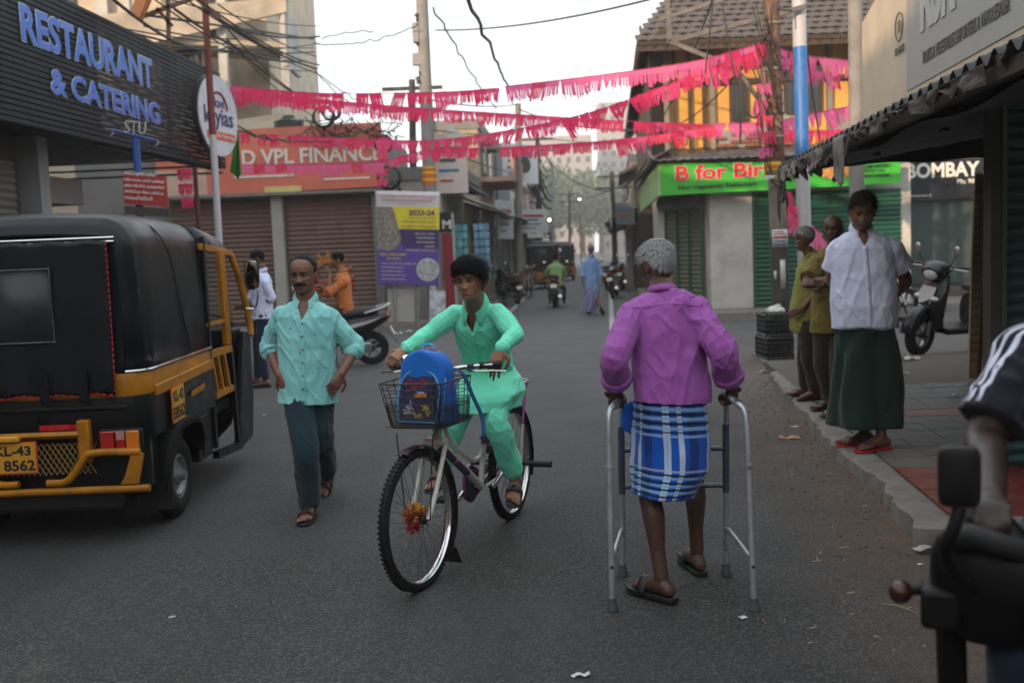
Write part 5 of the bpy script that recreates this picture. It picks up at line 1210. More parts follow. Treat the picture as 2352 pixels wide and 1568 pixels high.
# ================================================================== scooters and motorcycles (x forward, y left)
def scooter(name, label, loc, rz, body=(.012, .014, .018), accent=(.5, .5, .5), group=None, lean=R(7), steer_a=0):
 t = thing(name, label, 'scooter', loc, rz, group); t.rotation_euler = (-lean, 0, rz)
 bm_ = paint('scooter_%d' % int(body[0] * 1000 + body[2] * 100), tuple(c * .45 for c in body) if max(body) < .05 else body, rough=.3, coat=.15, dirt=.05, spec=.3); am = paint('scooter_trim_%d' % int(accent[0] * 1000), accent, rough=.25)
 r = .255; al = mat('alloy', (.30, .31, .32), rough=.35, metal=.7)
 S = Matrix.Rotation(steer_a, 4, 'Z'); piv = Vector((.50, 0, .6))
 def sv(v): return S @ (Vector(v) - piv) + piv
 wheel(t, (-.62, 0, r), r, .10, .07, al, hub=.05); wheel(t, sv((.64, 0, r)), r, .10, .07, al, hub=.04, M=S.to_3x3())
 for sg in (-1, 1): MB().tube([sv((.64, sg * .07, r)), sv((.50, sg * .07, .60))], .018, 8).build('fork_leg', al, t)
 fm = MB(); fm.rings([[sv((.64 + math.cos(a) * rr, y, r + math.sin(a) * rr + .02)) for y, rr in ((-.08, .255), (-.055, .29), (0, .305), (.055, .29), (.08, .255))] for a in np.linspace(R(5), R(165), 16)], caps=False, closed_u=False)
 fm.build('front_mudguard', bm_, t, thick=.006)
 ap = MB(); ap.rings([oval((x, 0, z), (0, 1, 0), (1, 0, -.2), w, d, 20, 2.6) for x, z, w, d in ((.42, .28, .13, .05), (.50, .42, .19, .07), (.50, .60, .21, .08), (.44, .78, .18, .07), (.38, .90, .11, .06))]); ap.build('front_apron', bm_, t, bevel=.0)
 MB().prism([(.575, -.06, .52), (.575, .06, .52), (.545, .11, .70), (.50, .09, .78), (.50, -.09, .78), (.545, -.11, .70)], (0, 0, 0), (.012, 0, .004)).build('apron_trim', am, t, bevel=.006)
 for sg in (-1, 1): MB().ball((.545, sg * .12, .66), (.035, .05, .028), 12, 8).build('indicator', clear_l, t)
 hd = MB(); hd.rings([oval(sv(c), S.to_3x3() @ Vector((0, 1, 0)), S.to_3x3() @ Vector((.35, 0, .94)), w, d, 20, 2.3) for c, w, d in (((.30, 0, .97), .10, .05), ((.38, 0, .98), .15, .085), ((.46, 0, .95), .14, .10), ((.53, 0, .92), .09, .08))]); hd.build('handlebar_cowl', bm_, t)
 MB().ball(sv((.51, 0, .925)), (.05, .085, .07), 16, 10, M=S).build('headlamp', clear_l, t)
 for sg in (-1, 1):
  MB().tube([sv((.36, sg * .10, .99)), sv((.30, sg * .32, 1.0))], .016, 10).build('grip', black_rubber, t)
  MB().tube([sv(p) for p in ((.42, sg * .15, .99), (.42, sg * .33, .985))], .006, 6).build('brake_lever', chrome, t)
  MB().tube([sv(p) for p in ((.40, sg * .14, 1.0), (.43, sg * .20, 1.14))], .006, 6).build('mirror_stalk', steel_d, t)
  MB().ball(sv((.43, sg * .21, 1.19)), (.012, .042, .055), 14, 10).build('mirror', chrome, t)
 MB().box((.14, 0, .29), (.52, .34, .07)).build('footboard', plast_k, t, bevel=.02)
 bd = MB(); bd.rings([oval((x, 0, z), (0, 1, 0), (0, 0, 1), w, d, 24, 2.5) for x, z, w, d in ((-.02, .48, .14, .20), (-.10, .52, .18, .22), (-.35, .56, .20, .19), (-.60, .63, .18, .14), (-.80, .70, .13, .09), (-.92, .75, .06, .04))]); bd.build('rear_body', bm_, t)
 for sg in (-1, 1): MB().prism([(-.12, sg * .196, .60), (-.60, sg * .190, .70), (-.86, sg * .10, .75), (-.60, sg * .198, .66), (-.15, sg * .204, .54)], (0, 0, 0), (0, sg * .008, 0)).build('body_stripe', am, t)
 se = MB(); se.rings([oval((x, 0, z), (0, 1, 0), (0, 0, 1), w, d, 20, 2.6) for x, z, w, d in ((.04, .74, .08, .03), (-.02, .765, .12, .045), (-.30, .78, .135, .05), (-.45, .80, .13, .05), (-.68, .83, .10, .045), (-.74, .83, .06, .03))]); se.build('seat', black_rubber, t)
 MB().tube(catmull([(-.55, .13, .80), (-.78, .12, .86), (-.90, .04, .90), (-.90, -.04, .90), (-.78, -.12, .86), (-.55, -.13, .80)], 5), .014, 8).build('grab_rail', am, t)
 MB().ball((-.88, 0, .745), (.045, .10, .045), 14, 8).build('tail_lamp', red_l, t)
 MB().prism([(-.78, -.05, .62), (-.78, .05, .62), (-1.00, .06, .32), (-1.00, -.06, .32)], (0, 0, 0), (-.008, 0, -.004)).build('rear_mud_flap', plast_k, t)
 pl = MB().prism([(-.90, -.09, .56), (-.90, .09, .56), (-.95, .09, .46), (-.95, -.09, .46)], (-.012, 0, 0), (-.018, 0, 0)).build('number_plate', white_m, t)
 MB().box((-.52, -.15, .28), (.5, .10, .12)).build('exhaust', steel_d, t, bevel=.04); MB().box((-.40, .12, .30), (.45, .12, .16)).build('engine_case', al, t, bevel=.03)
 MB().tube([(-.1, .1, .26), (-.12, .2, .02)], .012, 6).build('side_stand', steel_d, t)
 return t
def motorcycle(name, label, loc, rz, body=(.012, .012, .014), group=None, lean=0.0, steer_a=0):
 t = thing(name, label, 'motorcycle', loc, rz, group); t.rotation_euler = (-lean, 0, rz)
 bm_ = paint('tank_%d_%d' % (int(body[0] * 1000), int(body[2] * 1000)), tuple(c * .45 for c in body) if max(body) < .05 else body, rough=.28, coat=.2, spec=.3)
 r = .305; al = mat('alloy', (.30, .31, .32), rough=.35, metal=.7)
 wheel(t, (-.64, 0, r), r, .10, .05, steel_d, hub=.06); wheel(t, (.66, 0, r), r, .085, .045, steel_d, hub=.05)
 for sg in (-1, 1):
  MB().tube([(.66, sg * .08, r), (.46, sg * .08, .88)], .019, 10).build('fork_leg', chrome, t)
  MB().tube([(-.64, sg * .09, r), (-.50, sg * .12, .66)], .022, 10).build('shock_absorber', chrome, t)
  MB().tube(catmull([(.42, 0, .96), (.42, sg * .12, 1.0), (.36, sg * .26, 1.03), (.30, sg * .36, 1.01)], 4), .012, 8).build('handlebar', steel_d, t)
  MB().tube([(.33, sg * .30, 1.02), (.27, sg * .40, 1.0)], .017, 10).build('grip', black_rubber, t)
  MB().tube([(.37, sg * .24, 1.03), (.40, sg * .30, 1.18)], .006, 6).build('mirror_stalk', steel_d, t)
  MB().ball((.40, sg * .32, 1.22), (.012, .055, .038), 14, 8).build('mirror', chrome, t)
  MB().ball((-.74, sg * .15, .72), (.025, .035, .022), 10, 6).build('indicator', orange_l, t)
  MB().tube([(-.02, sg * .14, .32), (-.02, sg * .24, .32)], .014, 8).build('foot_peg', black_rubber, t)
 for c, s_ in (((.66, r), .33), ((-.64, r), .34)):
  MB().rings([[Vector((c[0] + math.cos(a) * rr, y, c[1] + math.sin(a) * rr)) for y, rr in ((-.06, s_ - .02), (0, s_), (.06, s_ - .02))] for a in (np.linspace(R(40), R(140), 12) if c[0] > 0 else np.linspace(R(60), R(175), 14))], caps=False, closed_u=False).build('mudguard', bm_ if c[0] > 0 else plast_k, t, thick=.005)
 tk = MB(); tk.rings([oval((x, 0, z), (0, 1, 0), (0, 0, 1), w, d, 20, 2.2) for x, z, w, d in ((-.06, .76, .08, .06), (.02, .79, .12, .10), (.20, .83, .15, .12), (.36, .83, .13, .10), (.42, .82, .07, .06))]); tk.build('fuel_tank', bm_, t)
 se = MB(); se.rings([oval((x, 0, z), (0, 1, 0), (0, 0, 1), w, d, 18, 2.6) for x, z, w, d in ((.0, .78, .08, .03), (-.10, .78, .12, .05), (-.35, .80, .13, .05), (-.60, .83, .12, .045), (-.70, .84, .07, .03))]); se.build('seat', black_rubber, t)
 MB().ball((.50, 0, .90), (.07, .085, .085), 16, 10).build('headlamp', clear_l, t)
 tl = MB(); tl.rings([oval((x, 0, z), (0, 1, 0), (0, 0, 1), w, d, 16, 2.4) for x, z, w, d in ((-.10, .66, .10, .06), (-.45, .68, .12, .07), (-.75, .76, .09, .05), (-.82, .78, .05, .03))]); tl.build('tail_cowl', bm_, t)
 MB().box((-.82, 0, .775), (.05, .13, .06)).build('tail_lamp', red_l, t, bevel=.01)
 MB().tube(catmull([(-.50, .11, .84), (-.78, .10, .88), (-.86, 0, .89), (-.78, -.10, .88), (-.50, -.11, .84)], 4), .012, 8).build('grab_rail', steel_d, t)
 MB().box((.12, 0, .40), (.34, .22, .26)).build('engine', al, t, bevel=.04); MB().box((.10, 0, .60), (.18, .18, .16)).build('cylinder_head', steel_d, t, bevel=.02)
 MB().tube([(.40, 0, .85), (.30, 0, .35), (-.1, 0, .30)], .022, 8).build('frame_tube', steel_d, t); MB().tube([(.40, 0, .80), (-.1, 0, .68), (-.64, 0, .34)], .022, 8).build('frame_tube', steel_d, t)
 MB().tube([(.22, -.13, .25), (-.15, -.15, .24), (-.75, -.16, .33)], [.02, .03, .045], 10).build('exhaust', chrome, t)
 MB().prism([(-.86, -.085, .66), (-.86, .085, .66), (-.90, .085, .56), (-.90, -.085, .56)], (0, 0, 0), (-.006, 0, 0)).build('number_plate', white_m, t)
 MB().prism([(-.80, -.07, .70), (-.80, .07, .70), (-.95, .07, .42), (-.95, -.07, .42)], (0, 0, 0), (.006, 0, 0)).build('rear_mud_flap', plast_k, t)
 MB().tube([(-.05, .1, .30), (-.08, .26, .01)], .012, 6).build('side_stand', steel_d, t)
 return t
# ================================================================== stall on the right
RD2 = .123
Wtarp = mat('tarp_brown', (.040, .031, .024), rough=.75, var=.35, scale=5, bump=.5, bscale=30); Wtarp2 = mat('tarp_pale', (.17, .155, .135), rough=.7, var=.3, scale=6, bump=.4)
st = thing('market_stall', 'dark market stall with a corrugated roof along the right footpath', 'stall', (3.5, 7, 0)); so3 = Vector(st.location)
def E_(Y, off=0.0, z=0.0): return Vector((2.02 + .1225 * (Y - 3.9) + off, Y, z)) - so3
def roof(u, v):
 Y = 2.6 + 7.85 * u
 return E_(Y, 3.3 * v, 2.33 + .50 * v + .028 * math.sin(u * 2 * PI * 44) )
rm = MB(); rm.grid(roof, 440, 8); rm.build('corrugated_roof', tin_dark, st, thick=.006, fix=False)
for off, z in ((.06, 2.27), (1.6, 2.50)): MB().beam(E_(2.6, off, z), E_(10.4, off, z), .05, .07).build('roof_beam', wood_d, st, smooth=False)
for Y in (4.2, 6.2, 8.3, 10.3): MB().beam(E_(Y, .0, 2.30), E_(Y, 3.2, 2.76), .04, .05).build('rafter', wood_d, st, smooth=False)
MB().grid(lambda u, v: E_(10.35, .02 + 3.2 * u, (2.31 + .48 * u) * (1 - v) + v * (2.325 + .03 * u + .012 * math.sin(u * 23))) + Vector((0, .03 * math.sin(u * 17 + v * 3), 0)), 60, 8).build('end_tarp', mat('tarp_blue_black', (.016, .024, .032), rough=.6, var=.4), st, thick=.006, fix=False)
MB().grid(lambda u, v: E_(4.5 + 5.6 * u, .30 + 2.7 * v, 2.30 + .42 * v - .05 * math.sin(u * 9) ** 2), 40, 6).build('under_tarp', mat('tarp_blue_black', (.016, .024, .032)), st, thick=.006, fix=False)
def rag(Y, w, h, m_, seed, off=-.02, z=2.31, ragged=.3):
 def f(u, v):
  n = vnoise(np.array([[u * w * 9, v * 2.2, seed]]), seed)[0]; n2 = vnoise(np.array([[u * w * 26, v * 3, seed]]), seed + 1)[0]; e = vnoise(np.array([[u * w * 7, 0, seed]]), seed + 2)[0]
  return E_(Y + w * (u - .5) * (1 - .25 * v * h), off + (.05 * n + .02 * n2) * v ** .6, z - h * v * (1 + ragged * e + ragged * .3 * n2))
 MB().grid(f, max(24, int(w * 60)), 12).build('hanging_tarp', m_, st, thick=.004, fix=False, sharp=60)
rag(10.0, .62, .40, Wtarp, 1, ragged=.5); rag(8.6, 3.4, .15, Wtarp, 2, ragged=.7); rag(8.9, 2.2, .10, Wtarp2, 3, off=-.03, ragged=.9); rag(7.15, .34, .30, Wtarp2, 4, off=-.05, ragged=.4); rag(5.6, 2.6, .07, Wtarp, 6, ragged=.8)
teal_rust = mat('shutter_teal_rust', (.022, .085, .090), rough=.5, var=.35, scale=5, dirt=.95, dscale=7, dirt_col=(.085, .040, .020), stretch=(.6, .6, 2))
Ys = 6.10; XS = dp(2304, 600, 6.1).x
shutter(st, Vector((XS, Ys, 0)) - so3, Vector((5.6, Ys, 0)) - so3, .14, 2.42, teal_rust, pitch=.078, depth=.030, slats=True, out=(0, -1, 0))
MB().box(Vector((XS - .018, Ys - .02, 1.3)) - so3, (.03, .07, 2.4)).build('shutter_guide', mat('guide_green', (.03, .09, .07), rough=.5, dirt=.5), st, smooth=False)
MB().box(Vector((XS - .068, Ys, 1.3)) - so3, (.062, .10, 2.4)).build('door_post', W_dark, st, smooth=False)
MB().box(Vector((XS + 1.72, Ys + .25, 1.3)) - so3, (3.1, .4, 2.4)).build('inner_wall', W_dark, st, smooth=False)
MB().prism([Vector((XS + .16, Ys + .1, 0)) - so3, Vector((5.9, Ys + .1, 0)) - so3, Vector((6.1, 10.2, 0)) - so3, Vector((5.05, 10.2, 0)) - so3], (0, 0, .1), (0, 0, 2.55)).build('stall_wall', W_dark, st, smooth=False)
MB().grid(lambda u, v: Vector((4.0 + .28 * u - .30 * math.sin(v * PI) * u + .15 * (1 - v), 8.0 + .02 * math.sin(v * 7), .12 + 2.3 * v)) - so3, 6, 20).build('door_curtain', dk_tarp, st, thick=.01, fix=False)
nb = thing('notice_board', 'tall narrow cream board with red handwriting leaning on the stall post', 'board', gp(2246, 868, .14)); no_ = Vector(nb.location)
a, b_ = dp(2225, 868, no_.y) - no_, dp(2243, 872, no_.y) - no_; c_, d_ = dp(2263, 560, no_.y) - no_, dp(2234, 555, no_.y) - no_; e_, f_ = dp(2262, 400, no_.y) - no_, dp(2242, 400, no_.y) - no_
a.y = b_.y = c_.y = d_.y = e_.y = f_.y = 0
MB().prism([a, b_, c_, e_, f_, d_], (0, 0, 0), (0, .03, 0)).build('board', mat('board_cream', (.42, .33, .20), rough=.7, var=.2, scale=5, dirt=.3), nb, smooth=False)
MB().prism([b_, b_ + Vector((.05, 0, 0)), c_ + Vector((.06, 0, 0)), c_], (0, .01, 0), (0, .06, 0)).build('board_side', mat('plywood', (.20, .10, .04), rough=.7, var=.4, scale=20), nb, smooth=False)
mal = 'മലയാളം പച്ചക്കറി കട വില കുറവ് നല്ലത് ചന്ത അരി പഴം നേന്ത്രൻ'.split()
for k in range(22):
 t = k / 22; z = (f_.z - .1) * (1 - t) + .08; fz = z / d_.z; x = d_.x * min(fz, 1) + a.x * (1 - min(fz, 1)) + .012
 fit_text(mal[k % len(mal)], (x, -.002, z), (1, 0, 0), (0, 0, 1), .085, .042, nb, mat('ink_red_faded', (.38, .06, .04), rough=.8), depth=.001)
# billboard over the stall
bb = thing('billboard', 'cream fruit and vegetable trader billboard above the stall roof', 'billboard', (3.2, 9, 0)); bo2 = Vector(bb.location)
def BB_(Y, z, off=0.0): return Vector((3.2 - RD2 * (9 - Y) - off, Y, z)) - bo2
bfm = mat('billboard_skin', (.60, .50, .36), rough=.55, var=.12, scale=2, dirt=.35, dscale=3.5, dirt_col=(.26, .21, .15))  # cream made warmer and brighter to imitate low sun on this panel
MB().prism([BB_(9, 2.62), BB_(3.2, 2.62), BB_(3.2, 4.5), BB_(9, 3.47 + .0)], (0, 0, 0), (.06, 0, 0)).build('panel', bfm, bb, smooth=False)
MB().prism([BB_(9, 2.62), BB_(3.2, 2.62), BB_(3.2, 3.49), BB_(9, 3.46)], (-.004, 0, 0), (.062, 0, 0))
gp_m = mat('billboard_grey', (.36, .36, .33), rough=.55, var=.12)
MB().prism([BB_(7.55, 2.66), BB_(3.2, 2.66), BB_(3.2, 4.4), BB_(7.55, 3.50)], (-.004, 0, 0), (-.007, 0, 0)).build('printed_panel', gp_m, bb, smooth=False)
bx = (BB_(4, 0) - BB_(8, 0)).normalized(); ink_g = mat('ink_grey', (.10, .095, .08), rough=.7); pale_l = mat('letter_faded', (.50, .50, .46), rough=.6)
fit_text('FRUITS & VEGETABLES EXPORTERS & WHOLESALER', BB_(7.12, 2.78, .012), bx, (0, 0, 1), 1.62, .085, bb, ink_g, depth=.003, bold=.012)
fit_text('RSR', BB_(7.18, 3.00, .012), bx, (0, 0, 1), .78, .46, bb, pale_l, depth=.004, bold=.05)
fit_text('Trading', BB_(6.30, 3.12, .012), bx, (0, 0, 1), .62, .26, bb, ink_g, depth=.003, bold=-.004, shear=.35)
fit_text('RSR GROUP', BB_(7.86, 2.97, .012), bx, (0, 0, 1), .26, .055, bb, ink_g, depth=.003, bold=.01)
MB().tube([BB_(7.74, 3.17, .012) + bx * math.cos(a) * .105 + Vector((0, 0, math.sin(a) * .105)) for a in np.linspace(0, 2 * PI, 28, endpoint=False)], .005, 4, closed=True).build('logo_ring', ink_g, bb)
for dz in (-.03, .0, .03): MB().beam(BB_(7.78, 3.17 + dz, .012), BB_(7.70, 3.17 + dz + .01, .012), .004, .012).build('logo_bar', ink_g, bb, smooth=False)
MB().tube([BB_(4.2, 2.98, .012) + bx * math.cos(a) * .10 + Vector((0, 0, math.sin(a) * .10)) for a in np.linspace(0, 2 * PI, 24, endpoint=False)], .006, 4, closed=True).build('logo_ring', ink_g, bb)
for Y in (3.4, 5.2, 7, 8.9): MB().beam(BB_(Y, 2.3, -.10), BB_(Y, 3.45, -.10), .05, .05).build('strut', steel_d if 'steel_d' in globals() else W_dark, bb, smooth=False)
# ================================================================== poles
def pole(label, pts, r, segs, name='utility_pole', n=16, cat='pole'):
 """pts: world foot, world top; segs: (t0, t1, material)"""
 a, b_ = Vector(pts[0]), Vector(pts[1]); t = thing(name, label, cat, a)
 for t0, t1, m_ in segs:
  MB().tube([(b_ - a) * t0, (b_ - a) * t1], [r[0] + (r[1] - r[0]) * t0, r[0] + (r[1] - r[0]) * t1], n).build('shaft', m_, t)
 return t
rust = mat('rusty_steel', (.115, .045, .025), rough=.75, var=.4, scale=5, bump=.4, bscale=40, dirt=.75, dscale=5, dirt_col=(.24, .21, .18)); rust2 = mat('rusty_grey', (.20, .17, .14), rough=.75, var=.4, scale=6, dirt=.8, dscale=7, dirt_col=(.075, .035, .02)); darkpole = mat('pole_black_base', (.035, .033, .032), rough=.7, var=.4, dirt=.4, dirt_col=(.16, .15, .14), dscale=4)
concp = mat('pole_concrete', (.24, .235, .225), rough=.85, var=.2, scale=5, bump=.4, bscale=50, dirt=.4, dscale=4)
p0 = gp(1797, 812, .05); p1 = dp(1770, -30, p0.y)
pr_ = pole('rusty brown steel pole with stickers behind the black crates', (Vector((p0.x, p0.y, 0)), p1), (.125, .100), [(0, .33, darkpole), (.33, .50, rust2), (.50, 1.0, rust)])
al_ = p1 - Vector((p0.x, p0.y, 0))
for t_, m_ in ((.47, concp), (.60, concp), (.66, darkpole), (.78, concp), (.90, concp)): MB().tube([al_ * t_, al_ * (t_ + .006)], .122, 16).build('band', m_, pr_)
def wrap(parent, al, t0, t1, r, col, lines=(), a0=-1.0, a1=1.0):
 m_ = mat('sticker_%d_%d_%d' % tuple(int(c * 100) for c in col), col, rough=.5, var=.2, scale=14)
 f = lambda u, v: al * (t0 + (t1 - t0) * v) + Vector((math.sin(a0 + (a1 - a0) * u) * (r + .004), -math.cos(a0 + (a1 - a0) * u) * (r + .004), 0))
 s_ = MB().grid(f, 10, 2).build('sticker', m_, parent, thick=.002, fix=False)
 im = mat('ink_grey', (.10, .095, .08))
 for z, h, w, c in lines:
  q = lambda u, v: al * (t0 + (t1 - t0) * (z + h * v)) + Vector((math.sin(a0 * .8 + (a1 - a0) * .8 * u * w) * (r + .007), -math.cos(a0 * .8 + (a1 - a0) * .8 * u * w) * (r + .007), 0))
  MB().grid(q, 8, 1).build('print_line', mat('ink_%s' % c, {'r': (.45, .03, .03), 'b': (.05, .10, .35), 'k': (.05, .05, .05)}[c]), s_, thick=.001, fix=False)
wrap(pr_, al_, .305, .352, .12, (.55, .53, .52), [(.1, .08, .9, 'b'), (.3, .08, .8, 'b'), (.5, .12, 1, 'r'), (.72, .05, .9, 'b'), (.85, .06, .7, 'r')])
wrap(pr_, al_, .19, .27, .124, (.50, .49, .46), a0=-.2, a1=.35); wrap(pr_, al_, .215, .24, .1245, (.50, .49, .46), a0=-.9, a1=-.6)
yb_ = MB().prism([dp(1755, 372, p0.y - .14) - Vector(pr_.location), dp(1794, 371, p0.y - .14) - Vector(pr_.location), dp(1792, 413, p0.y - .14) - Vector(pr_.location), dp(1753, 408, p0.y - .14) - Vector(pr_.location)], (0, 0, 0), (0, .01, 0)).build('yellow_board', mat('board_yellow', (.66, .50, .03), rough=.5), pr_, smooth=False)
q_ = dp(1758, 391, p0.y - .15) - Vector(pr_.location)
for k_, (z_, w_) in enumerate(((.06, .16), (.03, .19), (-.02, .12), (-.05, .18))): MB().box(q_ + Vector((.09, -.004, z_)), (w_, .004, .016)).build('print_line', mat('ink_orange', (.62, .10, .02)) if k_ < 2 else mat('ink_navy', (.03, .04, .12)), yb_, smooth=False)
MB().prism([q_ + Vector((-.02, -.006, -.12)), q_ + Vector((.12, -.006, -.12)), q_ + Vector((.12, -.006, -.07)), q_ + Vector((-.02, -.006, -.07))], (0, 0, 0), (0, .003, 0)).build('white_strip', lw_, yb_, smooth=False)
b1 = gp(1853, 800, .1); b2 = dp(1834, -30, b1.y + .1)
white_pole = mat('pole_white', (.50, .49, .52), rough=.5, var=.15, dirt=.3, dscale=6); blue_pole = mat('pole_blue', (.025, .17, .52), rough=.5, var=.15, dirt=.25, dscale=6, dirt_col=(.3, .25, .2))
bwp = pole('steel pole painted white and blue left of the concrete pole', (Vector((b1.x, b1.y, 0)), b2), (.098, .090), [(0, .54, white_pole), (.54, .84, blue_pole), (.84, 1, white_pole)])
c1 = dp(1968, 430, 12.6); c2 = dp(1964, -40, 12.6)
pole('round grey concrete pole rising behind the stall canopy', (Vector((c1.x, 12.6, 0)), c2), (.095, .088), [(0, 1, concp)])
m1 = dp(1000, 735, 22.3); m2 = dp(967, -45, m1.y)
mp_ = pole('tall concrete utility pole with orange bands beside the school banner', (Vector((m1.x, m1.y, 0)), m2), (.160, .130), [(0, 1, concp)]); alm = m2 - Vector((m1.x, m1.y, 0))
for t0_, t1_, cl_ in ((.415, .465, (.50, .12, .02)), (.425, .432, (.62, .42, .03)), (.445, .452, (.62, .42, .03)), (.461, .466, (.62, .42, .03))):
 m_ = mat('band_%d' % int(cl_[1] * 100), cl_, rough=.5)
 MB().tube([alm * t0_, alm * t1_], .160 if t1_ - t0_ > .02 else .163, 16).build('painted_band', m_, mp_)
for k, (t0_, t1_, cl_, a0) in enumerate([(.05, .14, (.45, .48, .52), -.6), (.15, .20, (.50, .50, .50), -.4), (.20, .225, (.55, .45, .08), -.3), (.23, .28, (.42, .50, .55), -.2), (.285, .30, (.55, .45, .08), .1), (.30, .36, (.50, .52, .54), 0.1), (.37, .40, (.15, .35, .45), .2)]):
 wrap(mp_, alm, t0_, t1_ - .02, .165, tuple(c * .8 for c in cl_), lines=[(.3, .15, .8, 'b'), (.6, .1, .7, 'k')], a0=a0, a1=a0 + 1.0)
boxm = mat('meter_grey', (.25, .25, .25), rough=.5, dirt=.3)
for px, py, w, h in ((955, 80, .14, .34), (958, 137, .20, .26), (952, 60, .1, .12)):
 MB().box(dp(px, py, m1.y - .05) - Vector(mp_.location), (w, .15, h)).build('junction_box', boxm, mp_, bevel=.01)
for px, py in ((952, 40), (955, 95), (961, 165), (955, 185), (968, 200)):
 MB().tube([dp(px + rr.uniform(-6, 6) + k * 2, py + 10 * math.sin(k * 1.3), m1.y - .1) - Vector(mp_.location) for k in range(7)], .022, 6).build('cable_knot', black_ink if 'black_ink' in globals() else W_dark, mp_)
f1 = gp(505, 820, 0);
FY = 14.0; f1 = dp(501, 560, FY); f1.z = 0; f2 = dp(468, -40, FY)
flp = pole('thin pole painted white below and maroon above by the restaurant', (f1, f2), (.055, .045), [(0, .62, white_pole), (.62, 1, mat('pole_maroon', (.16, .03, .02), rough=.6, var=.3))], n=12)
for (label, x, y0_, y1_, Y, r, lean) in [('concrete pole with posters on the left of the far street', 1190, 640, 238, 33.5, .13, 0), ('dark utility pole crowded with cables on the left of the far street', 1240, 600, 310, 45, .12, -6), ('slim pale pole further down the left side', 1268, 598, 372, 50, .10, 0), ('slim pole near the far end of the street', 1308, 590, 440, 70, .10, 0), ('leaning dark pole on the right side of the far street', 1414, 610, 395, 44, .13, -9), ('dark wooden pole in front of the left gap', 950, 640, 183, 23.6, .10, -4)]:
 a = dp(x, y0_, Y); a.z = 0; b_ = dp(x + lean, y1_, Y)
 t = pole(label, (a, b_), (r, r * .75), [(0, 1, concp if 'pale' in label or 'concrete' in label else darkpole)], n=12)
 if 'dark' in label or 'near the far' in label:
  for dz in (.2, .7): MB().beam(b_ - a + Vector((-.7, 0, -dz)), b_ - a + Vector((.7, 0, -dz)), .08, .08).build('cross_arm', darkpole, t, smooth=False)
# lamp brackets and angle-iron arms on the rusty pole
arm = thing('steel_bracket', 'rusty angle iron bracket frame fixed to the rusty pole, holding cables', 'bracket', p0); ao2 = Vector(arm.location); Yp = p0.y
def apx(x, y, dy=0): return dp(x, y, Yp + dy) - ao2
galv = mat('galvanised', (.17, .16, .15), rough=.6, metal=.3, var=.3, dirt=.6, dirt_col=(.10, .05, .03), dscale=5)
for a, b_, w in (((1530, -20), (1538, 98), .06), ((1512, 46), (1660, 0), .05), ((1538, 96), (1765, 38), .06), ((1535, 95), (1690, 157), .06), ((1690, 157), (1768, 262), .05), ((1765, 40), (1850, 15), .06)):
 MB().beam(apx(*a), apx(*b_), w, w).build('arm', galv, arm, smooth=False)
lbk = thing('lamp_bracket', 'rusty lamp bracket crossing above the restaurant with an orange lamp housing', 'bracket', (f2.x, f2.y, 5)); lo_ = Vector(lbk.location)
for a, b_ in (((318, 42), (455, -8)), ((385, -20), (388, 112)), ((440, -10), (505, 40)), ((360, 20), (395, 60))):
 MB().beam(dp(*a, 13) - lo_, dp(*b_, 13) - lo_, .045, .045).build('arm', rust, lbk, smooth=False)
MB().prism([dp(295, 34, 12.8) - lo_, dp(318, 44, 12.8) - lo_, dp(345, -20, 12.8) - lo_, dp(322, -26, 12.8) - lo_], (0, 0, 0), (0, .15, 0)).build('lamp_housing', mat('orange_paint', (.60, .22, .09), rough=.5), lbk, smooth=False)
# STU bracket with red notice
nt_ = thing('notice_sign', 'red notice board with white writing on a blue post under the letters STU', 'sign', (dp(315, 480, 9.6).x, 9.6, 0)); n0 = Vector(nt_.location)
blue_post = mat('post_blue', (.02, .07, .28), rough=.45); ls = mat('letter_steel', (.35, .36, .36), rough=.4)
MB().tube([(0, 0, 0), dp(312, 318, 9.6) - n0], .035, 12).build('post', blue_post, nt_)
MB().tube([dp(255, 298, 9.58) - n0, dp(362, 324, 9.58) - n0], .012, 8).build('cross_arm', blue_post, nt_)
for x, y in ((257, 302), (360, 326)): MB().tube([dp(x + 4 * math.sin(k), y + 3 * k - 2, 9.58) - n0 for k in range(5)], .007, 6).build('hook', ls, nt_)
fit_text('STU', dp(286, 306, 9.55) - n0, (1, 0, -.1), (0.1, 0, 1), .20, .12, nt_, ls, depth=.01, bold=.0)
a, b_, c_, d_ = (dp(x, y, 9.5) - n0 for x, y in ((285, 468), (386, 475), (381, 406), (282, 393)))
MB().prism([a, b_, c_, d_], (0, 0, 0), (0, .02, 0)).build('board', mat('notice_red', (.36, .03, .03), rough=.5, var=.12), nt_, smooth=False)
MB().prism([a - Vector((0, 0, .02)), b_ - Vector((0, 0, .02)), b_ - Vector((0, 0, .10)), a - Vector((0, 0, .10))], (0, 0, 0), (0, .02, 0)).build('board_frame', W_dark, nt_, smooth=False)
for k, (tx, w) in enumerate([('അറിയിപ്പ് യൂണിയൻ തൊഴിലാളി', .30), ('ഇവിടെ വാഹനം പാർക്ക് ചെയ്യരുത്', .38), ('ഓട്ടോ സ്റ്റാൻഡ് പൊതുജനങ്ങൾ', .38), ('ശ്രദ്ധിക്കുക നിയമം പാലിക്കുക', .37), ('സെക്രട്ടറി', .26)]):
 p = d_ + (a - d_) * ((k + .82) / 5.6); fit_text(tx, p + Vector((.015, -.012, 0)), (b_ - a), (0, 0, 1), w, .040 if k else .05, nt_, wht, depth=.002, bold=.01)
